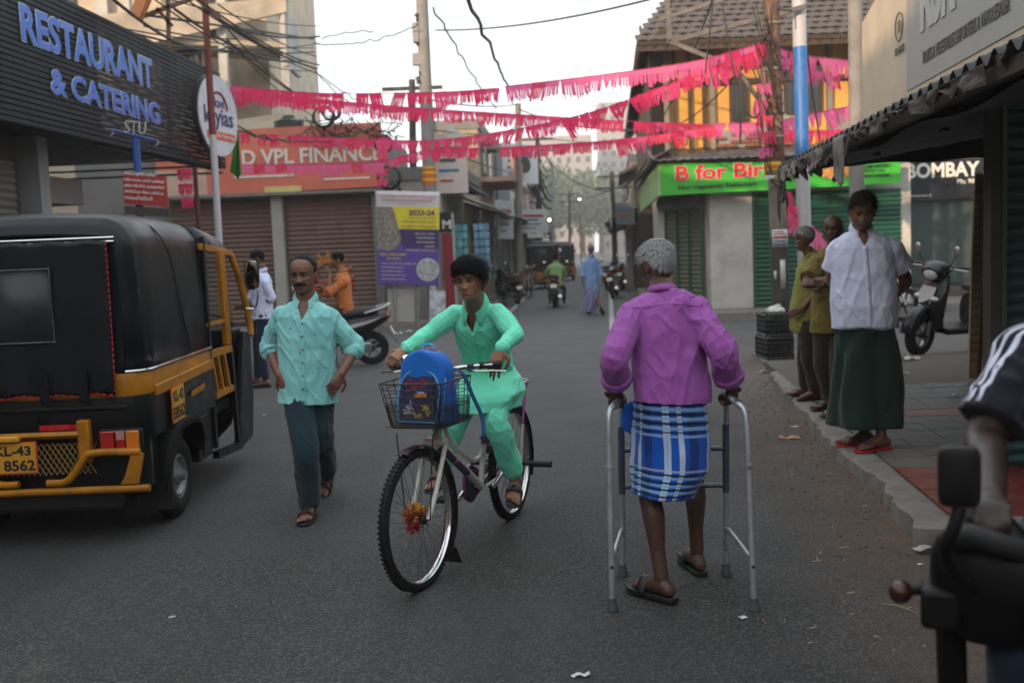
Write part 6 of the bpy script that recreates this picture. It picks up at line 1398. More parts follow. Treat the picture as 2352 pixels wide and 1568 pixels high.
# school banner
ban = thing('banner', 'purple and yellow school admission banner with 2023-24 fixed on posts', 'banner', (dp(938, 655, 21).x, 21, 0)); b0 = Vector(ban.location)
def bn(u, v): # u,v in 0..1 over the banner
 tl_, tr_, bl_, br_ = (dp(x, y, 21) for x, y in ((862, 438), (1010, 441), (867, 654), (1008, 656)))
 return tl_.lerp(tr_, u).lerp(bl_.lerp(br_, u), v) - b0
def bpoly(pts, m_, off, nm): return MB().prism([bn(u, v) for u, v in pts], (0, -off, 0), (0, -off - .003, 0)).build(nm, m_, ban, smooth=False)
pw = mat('banner_white', (.60, .60, .62), rough=.45, var=.06); py_ = mat('banner_yellow', (.72, .62, .02), rough=.45); pp_ = mat('banner_purple', (.10, .06, .30), rough=.45, var=.08); pd = mat('banner_dark_purple', (.05, .025, .12), rough=.45)
sheet = MB().grid(lambda u, v: bn(u, v) + Vector((0, .006 * math.sin(u * 9 + v * 5), 0)), 16, 20).build('banner_sheet', pw, ban, thick=.006, fix=False)
bpoly([(.0, .38), (1, .55), (1, 1), (0, 1)], pp_, .012, 'print_purple'); bpoly([(.28, .20), (1, .20), (1, .60), (.45, .60), (.28, .42)], pd, .016, 'print_purple'); bpoly([(.27, .165), (1, .165), (1, .40), (.36, .40)], py_, .02, 'print_yellow'); bpoly([(0, .99), (1, .99), (1, 1), (0, 1)], pd, .017, 'print_edge')
def bcirc(cx, cy, r, m_, off, nm): bpoly([(cx + math.cos(a) * r, cy + math.sin(a) * r * 1.0 * .68) for a in np.linspace(0, 2 * PI, 32, endpoint=False)], m_, off, nm)
ph1 = mat('photo_print_1', (.22, .20, .17), rough=.5, var=.85, scale=26); ph2 = mat('photo_print_2', (.34, .36, .36), rough=.5, var=.6, scale=12)
bpoly([(.01, .17), (.26, .17), (.40, .50), (.35, .60), (.2, .635), (.01, .62)], ph1, .018, 'photo_print'); bcirc(.82, .83, .18, pw, .02, 'photo_ring'); bcirc(.82, .83, .165, ph2, .025, 'photo_print')
def bt(txt, u, v, w, h, m_, bold=.01):
 p = bn(u, v); fit_text(txt, p + Vector((0, -.03, 0)), bn(1, v) - bn(0, v), (0, 0, 1), w * 1.36, h * 2.0, ban, m_, depth=.003, bold=bold)
ipur = mat('ink_purple', (.10, .03, .14)); ired = mat('ink_red', (.5, .05, .06)); iyel = mat('ink_yellow', (.72, .55, .03))
bt('ഗവൺമെന്റ് ഹയർ സെക്കൻഡറി സ്കൂൾ', .05, .062, .9, .024, ired); bt('വിദ്യാഭ്യാസ സ്ഥാപനം മട്ടാഞ്ചേരി', .12, .105, .75, .022, ired); bt('പ്രവേശനം ആരംഭിച്ചു', .35, .14, .3, .013, ipur)
bt('2023-24', .52, .255, .40, .058, ipur, .03); bt('അധ്യയന വർഷം', .52, .285, .42, .014, ipur); bt('LKG മുതൽ X വരെ', .42, .335, .5, .026, ipur); bt('പ്രവേശനം തുടരുന്നു', .40, .385, .54, .026, ipur)
for k in range(5): bt(['മികച്ച പഠനം', 'സ്മാർട്ട് ക്ലാസ്', 'ബസ് സൗകര്യം', 'ലൈബ്രറി', 'കമ്പ്യൂട്ടർ ലാബ് പഠനം'][k], [.62, .64, .64, .78, .47][k], .455 + k * .045, [.30, .28, .28, .14, .46][k], .020, wht)
bt('SSLC പരീക്ഷയിൽ', .06, .685, .40, .028, iyel, .02); bt('100% വിജയം', .16, .725, .22, .020, iyel, .02)
for k in range(5): bt('പരിചയ സമ്പന്നരായ അധ്യാപകർ', .06, .775 + k * .042, [.56, .36, .34, .38, .38][k], .018, wht)
for u in (.25, .62, .95):
 MB().tube([bn(u, .02) + Vector((0, .06, 0)), Vector((bn(u, 1).x, .06, .0))], .035, 8).build('post', concp, ban)
wp = MB().prism([bn(.86, 1.05), bn(1.12, 1.05), bn(1.12, 1.40), bn(.86, 1.40)], (0, -.2, 0), (0, -.19, 0)).build('lower_poster', mat('poster_worn', (.45, .50, .54), rough=.6, var=.6, scale=9), ban, smooth=False)
MB().prism([bn(.15, 1.04), bn(.6, 1.04), bn(.6, 1.40), bn(.15, 1.40)], (0, .12, 0), (0, .14, 0)).build('back_panel', W_white, ban, smooth=False)
# coils of cable by the banner
for (x, y, rr_) in ((893, 408, .22), (880, 330, .16), (742, 268, .20), (760, 255, .17), (900, 440, .15)):
 t = thing('cable_coil', {893: 'large loop of black cable above the school banner', 880: 'tangled cable loop beside the orange sign', 742: 'round cable coil on the roof of the orange sign building, left', 760: 'second cable coil on the roof of the orange sign building', 900: 'small cable loop just above the banner'}[x], 'cable', dp(x, y, 21.6))
 for k in range(4): MB().tube([(math.cos(a) * (rr_ + .012 * k) + rr.uniform(-.01, .01), .02 * k, math.sin(a) * (rr_ + .01 * k)) for a in np.linspace(0, 2 * PI, 20, endpoint=False)], .016, 6, closed=True).build('loop', mat('cable_black', (.010, .011, .012), rough=.6), t)
# ================================================================== overhead cables
cab = mat('cable_black', (.010, .011, .012), rough=.6); cab_g = mat('cable_green', (.01, .07, .06), rough=.6)
def cable(a, b_, sag, r=.012, m_=cab, label='thin black overhead cable crossing above the street', group='overhead cables crossing above the street', n=22, wig=0.0):
 a, b_ = Vector(a), Vector(b_); mid = (a + b_) / 2
 pts = []
 for i in range(n + 1):
  t = i / n; p = a.lerp(b_, t); p.z -= sag * 4 * t * (1 - t)
  if wig: p += Vector((rr.gauss(0, wig), rr.gauss(0, wig), rr.gauss(0, wig)))
  pts.append(p - mid)
 o_ = MB().tube(pts, r, 5).build('overhead_cable', m_); o_.location = mid
 return tag(o_, label, 'cable', group)
# bundle from upper left down to the cream block corner
cl = [((400, -20, 12), (735, 172, 22), .1), ((430, -20, 12), (735, 150, 22), .15), ((330, -20, 11), (725, 160, 22), .3), ((470, 20, 13), (728, 158, 22), .1), ((500, 40, 13), (735, 240, 22), .2), ((250, -10, 9), (520, 110, 16), .2), ((360, -10, 12), (740, 60, 22), .1), ((300, 30, 14), (720, 90, 24), -.0), ((250, 60, 14), (720, 110, 24), .1), ((280, 90, 15), (720, 120, 24), .1), ((240, 120, 15), (735, 100, 23), .1),
  ((520, 60, 18), (735, 84, 22), .1), ((500, 10, 14), (728, 130, 22), .1), ((520, 90, 17), (722, 240, 22), .1), ((540, 110, 18), (724, 270, 22), .1), ((400, 20, 14), (700, 140, 22), .25), ((330, 60, 14), (540, 90, 17), .05), ((300, 75, 14), (560, 120, 18), .05)]
for k, (a, b_, sg) in enumerate(cl): cable(dp(*a), dp(*b_), sg, r=[.012, .017, .010, .022][k % 4], label='%s black cable in the tangle above the restaurant' % ['thin', 'medium', 'thinnest', 'thickest'][k % 4], group='tangled cables above the restaurant, %s ones' % ['thin', 'medium', 'thinnest', 'thickest'][k % 4])
sp = [((735, 172, 22), (958, 250, 22), .3), ((722, 100, 22), (955, 60, 22), .15), ((735, 92, 22), (860, 72, 22), -.05), ((725, 165, 22), (880, 265, 22), .2), ((540, 285, 16), (720, 285, 22), .3), ((545, 300, 16), (880, 280, 22), .3)]
for a, b_, sg in sp: cable(dp(*a), dp(*b_), sg, r=.014, wig=.015)
cg_ = [((1057, -30, 12), (1177, 236, 33), -.1), ((995, 20, 20), (1105, 205, 30), .0)]
for (a, b_, sg), lb3 in zip(cg_, ('thick twisted green cable falling from the top of the picture to the far pole', 'thinner green cable beside the concrete pole')): cable(dp(*a), dp(*b_), sg, r=.030 if a[0] > 1000 else .022, m_=cab_g, wig=.02, label=lb3, group=None)
more = [((1105, 205, 30), (1140, 250, 33), 0), ((1190, 250, 33), (1500, 300, 21), .2), ((1190, 262, 33), (1240, 310, 45), .1), ((1242, 315, 45), (1440, 320, 60), .2), ((1240, 330, 45), (1268, 380, 50), .1), ((1268, 380, 50), (1408, 440, 44), .3), ((1310, 450, 70), (1410, 430, 44), .3), ((1412, 420, 44), (1500, 340, 22), .4), ((1412, 430, 44), (1530, 300, 21), .4), ((1000, 300, 22), (1180, 300, 33), .1), ((1005, 330, 22), (1185, 290, 33), .2), ((990, 230, 22), (1190, 240, 33), .1), ((1000, 70, 22), (1700, -60, 14), .2), ((1013, 340, 22), (1240, 400, 45), .2), ((1230, 420, 45), (1260, 350, 50), .1)]
for a, b_, sg in more: cable(dp(*a), dp(*b_), sg, r=.013 + .00012 * a[2] * 2)
for k in range(26):  # festoon round the dark utility pole
 a = (1225 + rr.uniform(-8, 14), 330 + rr.uniform(0, 190), 44.5); b_ = (1245 + rr.uniform(-6, 30), a[1] + rr.uniform(20, 90), 45)
 cable(dp(*a), dp(*b_), .4, r=.03, label='loose cable hanging round the dark utility pole', group='loose cables round the dark utility pole', n=8)
for k in range(22):  # festoon round the rusty pole
 x0, y0_ = 1765 + rr.uniform(-40, 10), rr.uniform(-10, 300)
 a = (x0, y0_, Yp - .15); b_ = (1775 + rr.uniform(-15, 35), y0_ + rr.uniform(60, 160), Yp - .15)
 cable(dp(*a), dp(*b_), rr.uniform(.05, .35), r=.008, label='loose cable hanging round the rusty pole', group='loose cables round the rusty pole', n=12, wig=.008)
for a, b_, sg in (((1785, 20, 13), (1850, 10, 14), .05), ((1843, 30, 14), (1885, 330, 14), .1), ((1640, -20, 13), (1620, 170, 13.2), 0), ((1660, 20, 13), (1745, 260, 13), .5), ((1700, 150, 13), (1700, 330, 13), .2), ((1545, 290, 20), (1770, 70, 13), .2), ((1640, -10, 13.2), (1500, 300, 20), .2)): cable(dp(*a), dp(*b_), sg, r=.011)
for k in range(30):
 x0 = rr.uniform(690, 900); cable(dp(x0, rr.uniform(262, 310), 21.7), dp(x0 + rr.uniform(20, 90), rr.uniform(270, 330), 21.7), rr.uniform(.05, .3), r=.012, label='cable in the tangle over the orange sign', group='tangled cables over the orange sign', n=8, wig=.02)
# ================================================================== pink bunting
pinks = [mat('bunting_%d' % i, c, rough=.5, var=.15, scale=3, sheen=.2) for i, c in enumerate([(.88, .075, .24), (.90, .16, .38), (.82, .04, .15)])]
for m_ in pinks:
 N_, L_, bs_ = nodes_of(m_); tr = N_.new('ShaderNodeBsdfTranslucent'); mxs = N_.new('ShaderNodeMixShader'); mxs.inputs[0].default_value = .6
 L_.new(bs_.inputs['Base Color'].links[0].from_socket, tr.inputs[0]); out_ = [n for n in N_ if n.type == 'OUTPUT_MATERIAL'][0]
 L_.new(bs_.outputs[0], mxs.inputs[1]); L_.new(tr.outputs[0], mxs.inputs[2]); L_.new(mxs.outputs[0], out_.inputs[0])
def fringe_mesh(w, h, seed, m_):
 q = random.Random(seed); mb = MB(); n = 6
 mb.add([(-w / 2, 0, .02), (w / 2, 0, .02), (w / 2, 0, -h * .30), (-w / 2, 0, -h * .30)], [(0, 1, 2, 3)])
 for i in range(n):
  x0 = -w / 2 + w * i / n; x1 = x0 + w / n * q.uniform(.72, .98); l = h * q.uniform(.72, .98); tw = q.gauss(0, .035); yo = q.gauss(0, .025)
  mb.add([(x0, 0, -h * .30), (x1, 0, -h * .30), (x1 + tw, yo, -l), (x0 + tw, yo * .4, -l * q.uniform(.92, 1))], [(0, 1, 2, 3)])
 me = mb.mesh('fringe'); me.materials.append(m_); return me
fr_v = [[fringe_mesh(1.0, 1.0, s_ * 7 + i, m_) for s_ in range(4)] for i, m_ in enumerate(pinks)]
def bunting(label, pts, h, ci, w=.21, down=None):
 P = catmull([dp(*p) for p in pts], 10); o0 = P[0]
 t = thing('bunting', label, 'bunting', o0, 0, 'pink paper bunting strung over the crossing')
 MB().tube([p - o0 for p in P], .006, 5).build('cord', mat('cord_pink', (.45, .03, .12), rough=.6), t)
 acc = 0; i = 0; L_ = [0]
 for a, b_ in zip(P, P[1:]): L_.append(L_[-1] + (b_ - a).length)
 s_ = w / 2
 while s_ < L_[-1]:
  k = max(i for i in range(len(L_)) if L_[i] <= s_); k = min(k, len(P) - 2); f = (s_ - L_[k]) / max(L_[k + 1] - L_[k], 1e-6)
  p = P[k].lerp(P[k + 1], f); d = (P[k + 1] - P[k]).normalized()
  if rr.random() > .012:
   o_ = bpy.data.objects.new('fringe', fr_v[ci if rr.random() < .8 else (ci + 1) % 3][rr.randrange(4)]); COL.objects.link(o_); o_.parent = t
   yv = d.cross(Vector((0, 0, 1))); yv = -yv if yv.y < 0 else yv
   if yv.length < .2: yv = Vector((0, 1, 0))
   yv.normalize(); zv = Vector((0, 0, 1))
   if abs(d.z) > .8: d = Vector((1, .3 * math.sin(s_ * 9), 0)).normalized()
   zv = (zv - d * zv.dot(d)).normalized().lerp(Vector((0, 0, 1)), .5).normalized(); xv = d
   M = Matrix((xv * w * 1.0, xv.cross(zv) * -1.0, zv * h * rr.uniform(.85, 1.12))).transposed().to_4x4(); M.translation = p - o0
   M = M @ Matrix.Rotation(rr.gauss(0, .12), 4, 'X')
   o_.matrix_local = M
  s_ += w
 return t
Yr = p0.y - .05
bunting('top pink bunting from the slatted sign to the break in mid street', [(530, 197, 15.9), (728, 214, 15.6), (1004, 212, 15), (1140, 203, 14.7)], .21, 2)
bunting('top pink bunting from mid street up to the rusty pole', [(1160, 199, 14.6), (1400, 170, 14), (1600, 140, 13.5), (1755, 98, Yr)], .24, 1)
bunting('second pink bunting from the left sign to the yellow house', [(545, 205, 16), (692, 224, 16.4), (956, 248, 17), (1206, 264, 18), (1430, 278, 18.6), (1640, 287, 19)], .22, 2)
bunting('steep pink bunting crossing from the orange sign to the rusty pole top', [(552, 307, 20), (877, 321, 19), (1013, 321, 18), (1206, 293, 16), (1360, 257, 14.8), (1480, 215, 14), (1620, 160, 13.5), (1755, 112, Yr)], .22, 2)
bunting('lowest pink bunting in front of the VPL letters', [(556, 378, 19.5), (720, 378, 19.8), (890, 372, 20)], .19, 1)
bunting('pink bunting from the banner post across the street to the yellow house', [(890, 368, 20), (956, 350, 20), (1013, 343, 19.5), (1206, 336, 19), (1450, 318, 18), (1640, 290, 17.5)], .21, 2)
bunting('pink bunting from the rusty pole right past the blue pole, lower pair', [(1640, 285, 17.5), (1770, 280, 16), (1860, 262, 15.5), (1960, 243, 15)], .24, 1)
bunting('pink bunting right of the rusty pole, upper', [(1788, 110, Yr + .2), (1850, 128, 14), (1955, 140, 14.6)], .28, 1)
bunting('pink bunting just under the upper right one', [(1800, 128, Yr + .6), (1870, 160, 14.4), (1935, 172, 14.8)], .26, 1)
bunting('thin pink bunting above the tin hood on the right', [(1790, 298, 18), (1880, 300, 18), (1985, 296, 18)], .24, 2)
bunting('pink bunting twisted down the rusty pole', [(1757, 175, Yr - .1), (1750, 230, Yr - .1), (1762, 300, Yr - .1), (1756, 370, Yr - .1)], .16, 1)
bunting('pink bunting hanging down behind the three standing men', [(1797, 425, 13.6), (1812, 470, 13.6), (1838, 505, 13.6), (1878, 530, 13.8), (1908, 575, 14)], .32, 1)
bunting('pink bunting hanging down beside the flagpole', [(422, 372, 14.5), (426, 420, 14.5), (430, 478, 14.5)], .16, 2)
bunting('pink bunting hanging at the right end of the orange sign', [(882, 305, 20.5), (878, 360, 20.5), (880, 432, 20.5)], .14, 2)
fl_ = thing('flag', 'green flag hanging limp at the end of the slatted front', 'flag', dp(540, 290, 16)); fo = Vector(fl_.location)
MB().grid(lambda u, v: (dp(537, 288, 16).lerp(dp(545, 290, 16), u).lerp(dp(530, 395, 16).lerp(dp(556, 400 + 25 * (1 - abs(2 * u - 1)), 16), u), v) - fo) + Vector((0, .05 * math.sin(u * 8 + v * 4), 0)), 10, 16).build('flag_cloth', cloth('flag_green', (.02, .22, .02)), fl_, thick=.003, fix=False)
# ================================================================== crates and litter
cr_m = mat('crate_black', (.014, .016, .018), rough=.45, var=.2)
def crate(label, loc, rz, grp=None):
 t = thing('crate', label, 'crate', loc, rz, grp); w, d, h = .34, .50, .29
 for z, hh_ in ((.02, .035), (.10, .02), (.16, .02), (.22, .02), (.28, .03)):
  MB().tube([(-w / 2, -d / 2, z), (w / 2, -d / 2, z), (w / 2, d / 2, z), (-w / 2, d / 2, z)], hh_ / 2, 4, closed=True).build('rail', cr_m, t, smooth=False)
 for sx in (-1, 1):
  for k in range(7): MB().box((sx * w / 2, -d / 2 + d * k / 6, h / 2), (.016, .03, h)).build('upright', cr_m, t, smooth=False)
 for sy in (-1, 1):
  for k in range(1, 5): MB().box((-w / 2 + w * k / 5, sy * d / 2, h / 2), (.03, .016, h)).build('upright', cr_m, t, smooth=False)
 MB().box((0, 0, .012), (w, d, .02)).build('base', cr_m, t, smooth=False)
 MB().box((0, 0, .13), (w * .9, d * .9, .22)).build('contents', mat('crate_dark_fill', (.02, .022, .022)), t, smooth=False)
 return t
cp = gp(1787, 829, .03); cp = Vector((cp.x + .02, cp.y + .25, .0))
MB().prism([cp + Vector((-.25, -.4, 0)), cp + Vector((1.2, -.5, 0)), cp + Vector((1.4, .8, 0)), cp + Vector((-.1, .8, 0))], (0, 0, 0), (0, 0, .045)).build('kerb_end', conc, smooth=False)['kind'] = 'structure'
crate('black plastic crate at the bottom of the stack beside the rusty pole', cp + Vector((0, 0, .045)), .05)
crate('black plastic crate on top of the stack, holding a white bag', cp + Vector((.01, .01, .345)), -.03)
bg = MB(); bg.ball((0, 0, .05), (.12, .15, .06), 16, 10); bg.ball((.03, -.02, .10), (.05, .05, .05), 10, 8)
o_ = link_mesh('plastic_bag', remeshed(bg, .01, 1, disp=lambda co, no: vnoise(co * 30, 2) * .02, name='plastic_bag'), mat('bag_white', (.55, .54, .50), rough=.35, alpha=1), None, sharp=0); o_.location = cp + Vector((.02, 0, .62)); tag(o_, 'crumpled white plastic bag lying in the top black crate', 'bag')
paper_w = mat('paper_white', (.60, .60, .58), rough=.6, var=.1)
def litter(label, p, w, d, col, seed, rz=0, cat='litter', name='paper_scrap', amp=.35):
 q = random.Random(seed); m_ = mat('litter_%d_%d_%d' % tuple(int(c * 100) for c in col), col, rough=.45, var=.2, scale=20)
 ph = q.uniform(0, 6)
 o_ = MB().grid(lambda u, v: Vector(((u - .5) * w, (v - .5) * d, .004 + w * amp * abs(math.sin(u * 5 + ph) * math.cos(v * 4 + ph)) * .5)), 8, 6).build(name, m_, None, thick=.001, fix=False)
 o_.location = p; o_.rotation_euler = (0, 0, rz); return tag(o_, label, cat)
litter('orange and white wrapper lying in the gutter near the flip-flops', gp(1814, 1008), .17, .035, (.60, .30, .20), 3, -.1, name='wrapper'); litter('small white end of the orange wrapper', gp(1824, 1007), .09, .03, (.6, .6, .62), 5, -.1)
litter('white paper scrap above the orange wrapper', gp(1826, 981), .07, .03, (.6, .62, .64), 4, .2); litter('white crumpled scrap in front of the walking frame', gp(1707, 1419), .035, .025, (.6, .63, .68), 8, .3); litter('white paper tag at the bottom edge of the road', gp(1334, 1554), .07, .025, (.62, .60, .60), 9, .1)
pk_ = gp(2134, 1268); o_ = litter('clear plastic pouch lying by the broken kerb corner', pk_ + Vector((0, 0, .012)), .155, .06, (.38, .37, .35), 11, .1, name='plastic_pouch', amp=.25)
litter('tiny white scrap below the plastic pouch', gp(2113, 1297), .022, .02, (.6, .6, .62), 12, .5); litter('pale scrap lying left on the open road', gp(395, 1418), .03, .015, (.5, .5, .5), 13, .5); litter('pale fleck beside the rickshaw door', gp(607, 953), .03, .02, (.6, .6, .6), 14)
litter('white scrap behind the moustached man', gp(1760, 857), .22, .04, (.5, .5, .48), 15); litter('white paper at the scooter wheel', gp(2090, 826, .1), .22, .1, (.5, .5, .46), 16, .2); litter('small white scrap on the platform', gp(2080, 858, .1), .07, .05, (.5, .5, .5), 17); litter('pale leaf scrap on the platform by the board', gp(2190, 908, .12), .09, .05, (.45, .42, .40), 18)
litter('white cup by the foot of the far pavement', gp(915, 768, .02), .18, .12, (.5, .5, .48), 19, amp=.6, name='paper_cup'); litter('second white cup by the foot of the far pavement', gp(940, 763, .02), .16, .12, (.5, .5, .5), 20, amp=.6, name='paper_cup')
gb = MB()
for k in range(420):
 t = rr.random(); p = outer[int(t * (len(outer) - 1))] + Vector((-abs(rr.gauss(0, .28)), rr.gauss(0, .2), 0)); s_ = rr.uniform(.003, .011)
 gb.ball((p.x, p.y, s_ * .5), (s_, s_ * rr.uniform(.6, 1), s_ * .7), 5, 4)
gb.build('gravel', mat('gravel', (.16, .12, .09), rough=.9, var=.4, scale=8), None, smooth=False)['kind'] = 'stuff'
gs = MB()
for k in range(60):
 p = gp(rr.uniform(1700, 2150), rr.uniform(1010, 1500)); a = rr.uniform(0, PI); d = Vector((math.cos(a), math.sin(a), 0)) * rr.uniform(.008, .03); s_ = Vector((-d.y, d.x, 0)).normalized() * .003
 gs.add([p - d - s_ + Vector((0, 0, .004)), p + d - s_ + Vector((0, 0, .004)), p + d + s_ + Vector((0, 0, .006)), p - d + s_ + Vector((0, 0, .006))], [(0, 1, 2, 3)])
gs.build('straw_litter', mat('straw', (.32, .24, .13), rough=.8, var=.4), None, smooth=False, fix=False)['kind'] = 'stuff'
a = gp(2026, 1387); b_ = gp(2110, 1412); o_ = MB().tube([a.lerp(b_, t) + Vector((0, 0, .004 + .01 * math.sin(t * 3))) for t in np.linspace(0, 1, 8)], [.001, .002, .003, .003, .003, .003, .002, .001], 5).build('palm_leaflet', mat('straw_green', (.20, .24, .12), rough=.7), None); tag(o_, 'thin dry palm leaflet lying on the road near the indicator', 'leaf')
# ================================================================== people
HEAD_TAB = [  # z, half width, front, back
 (-.116, .016, .050, .020), (-.108, .032, .068, .014), (-.095, .043, .080, .000), (-.075, .053, .086, .018), (-.05, .061, .087, .045), (-.02, .068, .086, .068),
 (.0, .071, .085, .082), (.03, .0745, .089, .093), (.055, .074, .086, .094), (.08, .066, .074, .084), (.098, .050, .055, .066), (.110, .030, .033, .042), (.116, .012, .014, .018)]
def head_bumps(x, z, nose=1.0, open_mouth=0.0):
 g = lambda a, s: math.exp(-(a / s) ** 2)
 ax = abs(x)
 d = 0
 t = (.008 - z) / .046
 if 0 < t < 1.25:
  amp = (.006 + .019 * min(t, 1) ** 1.2) * nose
  if t > 1: amp *= max(0, 1 - (t - 1) / .25)
  d += amp * g(x, .0085 + .004 * t)
  if t > .6: d += .009 * g(ax - .013, .006) * g(z + .033, .008) * nose
 d -= .012 * g(ax - .031, .0155) * g(z + .001, .0105)
 d -= .006 * g(ax - .016, .008) * g(z - .002, .010)
 d += .0045 * g(ax - .028, .018) * g(z - .019, .007)
 d += .005 * g(ax - .046, .015) * g(z + .022, .014)
 d += .005 * g(x, .026) * g(z + .062, .016)
 d += .0045 * g(x, .017) * g(z + .058, .004) + .0055 * g(x, .015) * g(z + .070, .0045)
 d -= (.004 + .012 * open_mouth) * g(x, .018 - .005 * open_mouth) * g(z + .0635, .0022 + .004 * open_mouth)
 d += .008 * g(x, .018) * g(z + .100, .013)
 d -= .003 * g(x, .02) * g(z + .083, .006)
 d -= .003 * g(ax - .030, .01) * g(z + .05, .02)
 return d
def head_point(a, z, infl=0.0):
 """a: azimuth, 0 = face (-y)"""
 w, f, b = lerp_tab(HEAD_TAB, z)
 c, s = math.cos(a), math.sin(a)
 p = 2.0 / (2.35 if c > 0 else 2.1)
 x = (w + infl) * math.copysign(abs(s) ** p, s)
 y = -(f + infl) * abs(c) ** p if c > 0 else (b + infl) * abs(c) ** p
 return x, y
def face_y(x, z, **k):
 w, f, b = lerp_tab(HEAD_TAB, z)
 u = min(abs(x) / w, .999)
 return -(f * (1 - u ** 2.35) ** (1 / 2.35)) - head_bumps(x, z, **k)
def head_mb(nose=1.0, fat=0.0, open_mouth=0.0, nz=58, na=72):
 mb = MB(); rings = []
 for i in range(nz + 1):
  z = -.116 + .232 * (.5 - .5 * math.cos(PI * i / nz))
  ring = []
  for k in range(na):
   a = 2 * PI * k / na
   x, y = head_point(a, z)
   if y < 0: y -= head_bumps(x, z, nose, open_mouth) * min(1, -y / .03)
   x *= 1 + fat * math.exp(-((z + .055) / .04) ** 2)
   ring.append((x, y, z))
  rings.append(ring)
 mb.rings(rings)
 for sg in (-1, 1):                         # ears
  M = Matrix.Rotation(sg * R(20), 3, 'Z') @ Matrix.Rotation(R(-8), 3, 'X')
  mb.ball((sg * .076, .012, -.012), (.0065, .018, .031), 14, 10, M)
  mb.tube([(sg * .080, -.002, -.025), (sg * .085, .004, .008), (sg * .087, .020, .018), (sg * .086, .032, .004), (sg * .082, .027, -.018), (sg * .077, .012, -.038)], .0042, 8)
 return mb
def hair_mask(y, x, z, line):
 return z - float(np.interp(y, [l[0] for l in line], [l[1] for l in line]))
def hair_mb(line, thick, mess=.004, seed=1, bald=None, nz=60, na=96, grow=None):
 """shell over the skull that dives under the skin outside the hairline"""
 P = []
 for i in range(nz + 1):
  z = -.116 + .232 * (.5 - .5 * math.cos(PI * i / nz))
  for k in range(na):
   a = 2 * PI * k / na
   x, y = head_point(a, z)
   m = hair_mask(y, x, z, line)
   if bald: m = min(m, bald(x, y, z))
   P.append((x, y, z, m))
 P = np.array(P)
 k = np.clip(P[:, 3] / .012, -1, 1)
 s = .5 + .5 * k; s = s * s * (3 - 2 * s)
 d = P[:, :3] / np.maximum(np.linalg.norm(P[:, :3], axis=1, keepdims=True), 1e-6)
 ns = vnoise(P[:, :3] * 60, seed) * .6 + vnoise(P[:, :3] * np.array([160, 60, 160]), seed + 3) * .5
 tk = np.full(len(P), thick) if grow is None else np.array([thick * grow(*p[:3]) for p in P])
 tk = tk * np.clip(P[:, 3] / .045, .22, 1)
 off = -.008 + s * (.008 + tk) + s * mess * ns
 Q = P[:, :3] + d * off[:, None]
 rings = [[tuple(q) for q in Q[i * na:(i + 1) * na]] for i in range(nz + 1)]
 return MB().rings(rings)
def strands(mb, n, line, thick, length, flow, seed=1, width=.0016, bald=None, jit=.35, lift=.15, grow=None):
 r = random.Random(seed); made = 0; tries = 0
 while made < n and tries < n * 12:
  tries += 1
  z = r.uniform(-.09, .1155); a = r.uniform(0, 2 * PI)
  x, y = head_point(a, z)
  if hair_mask(y, x, z, line) < .002 or (bald and bald(x, y, z) < .002): continue
  p = Vector((x, y, z)); nrm = p.normalized()
  th = thick * (grow(x, y, z) if grow else 1)
  f = Vector(flow(x, y, z)); f = f - nrm * f.dot(nrm)
  if f.length < 1e-5: continue
  f.normalize()
  f = (f + Vector((r.gauss(0, jit), r.gauss(0, jit), r.gauss(0, jit))) + nrm * r.uniform(0, lift)).normalized()
  p = p + nrm * (th * r.uniform(.75, 1.02))
  L = length * r.uniform(.6, 1.3)
  side = f.cross(nrm).normalized() * width * r.uniform(.6, 1.3)
  q = p + f * L * .5 - nrm * L * .02; t = p + f * L - nrm * (L * (.30 - lift * .8))
  mb.add([p - side, p + side, q + side * .8, q - side * .8, t], [(0, 1, 2, 3), (3, 2, 4)])
  made += 1
 return mb
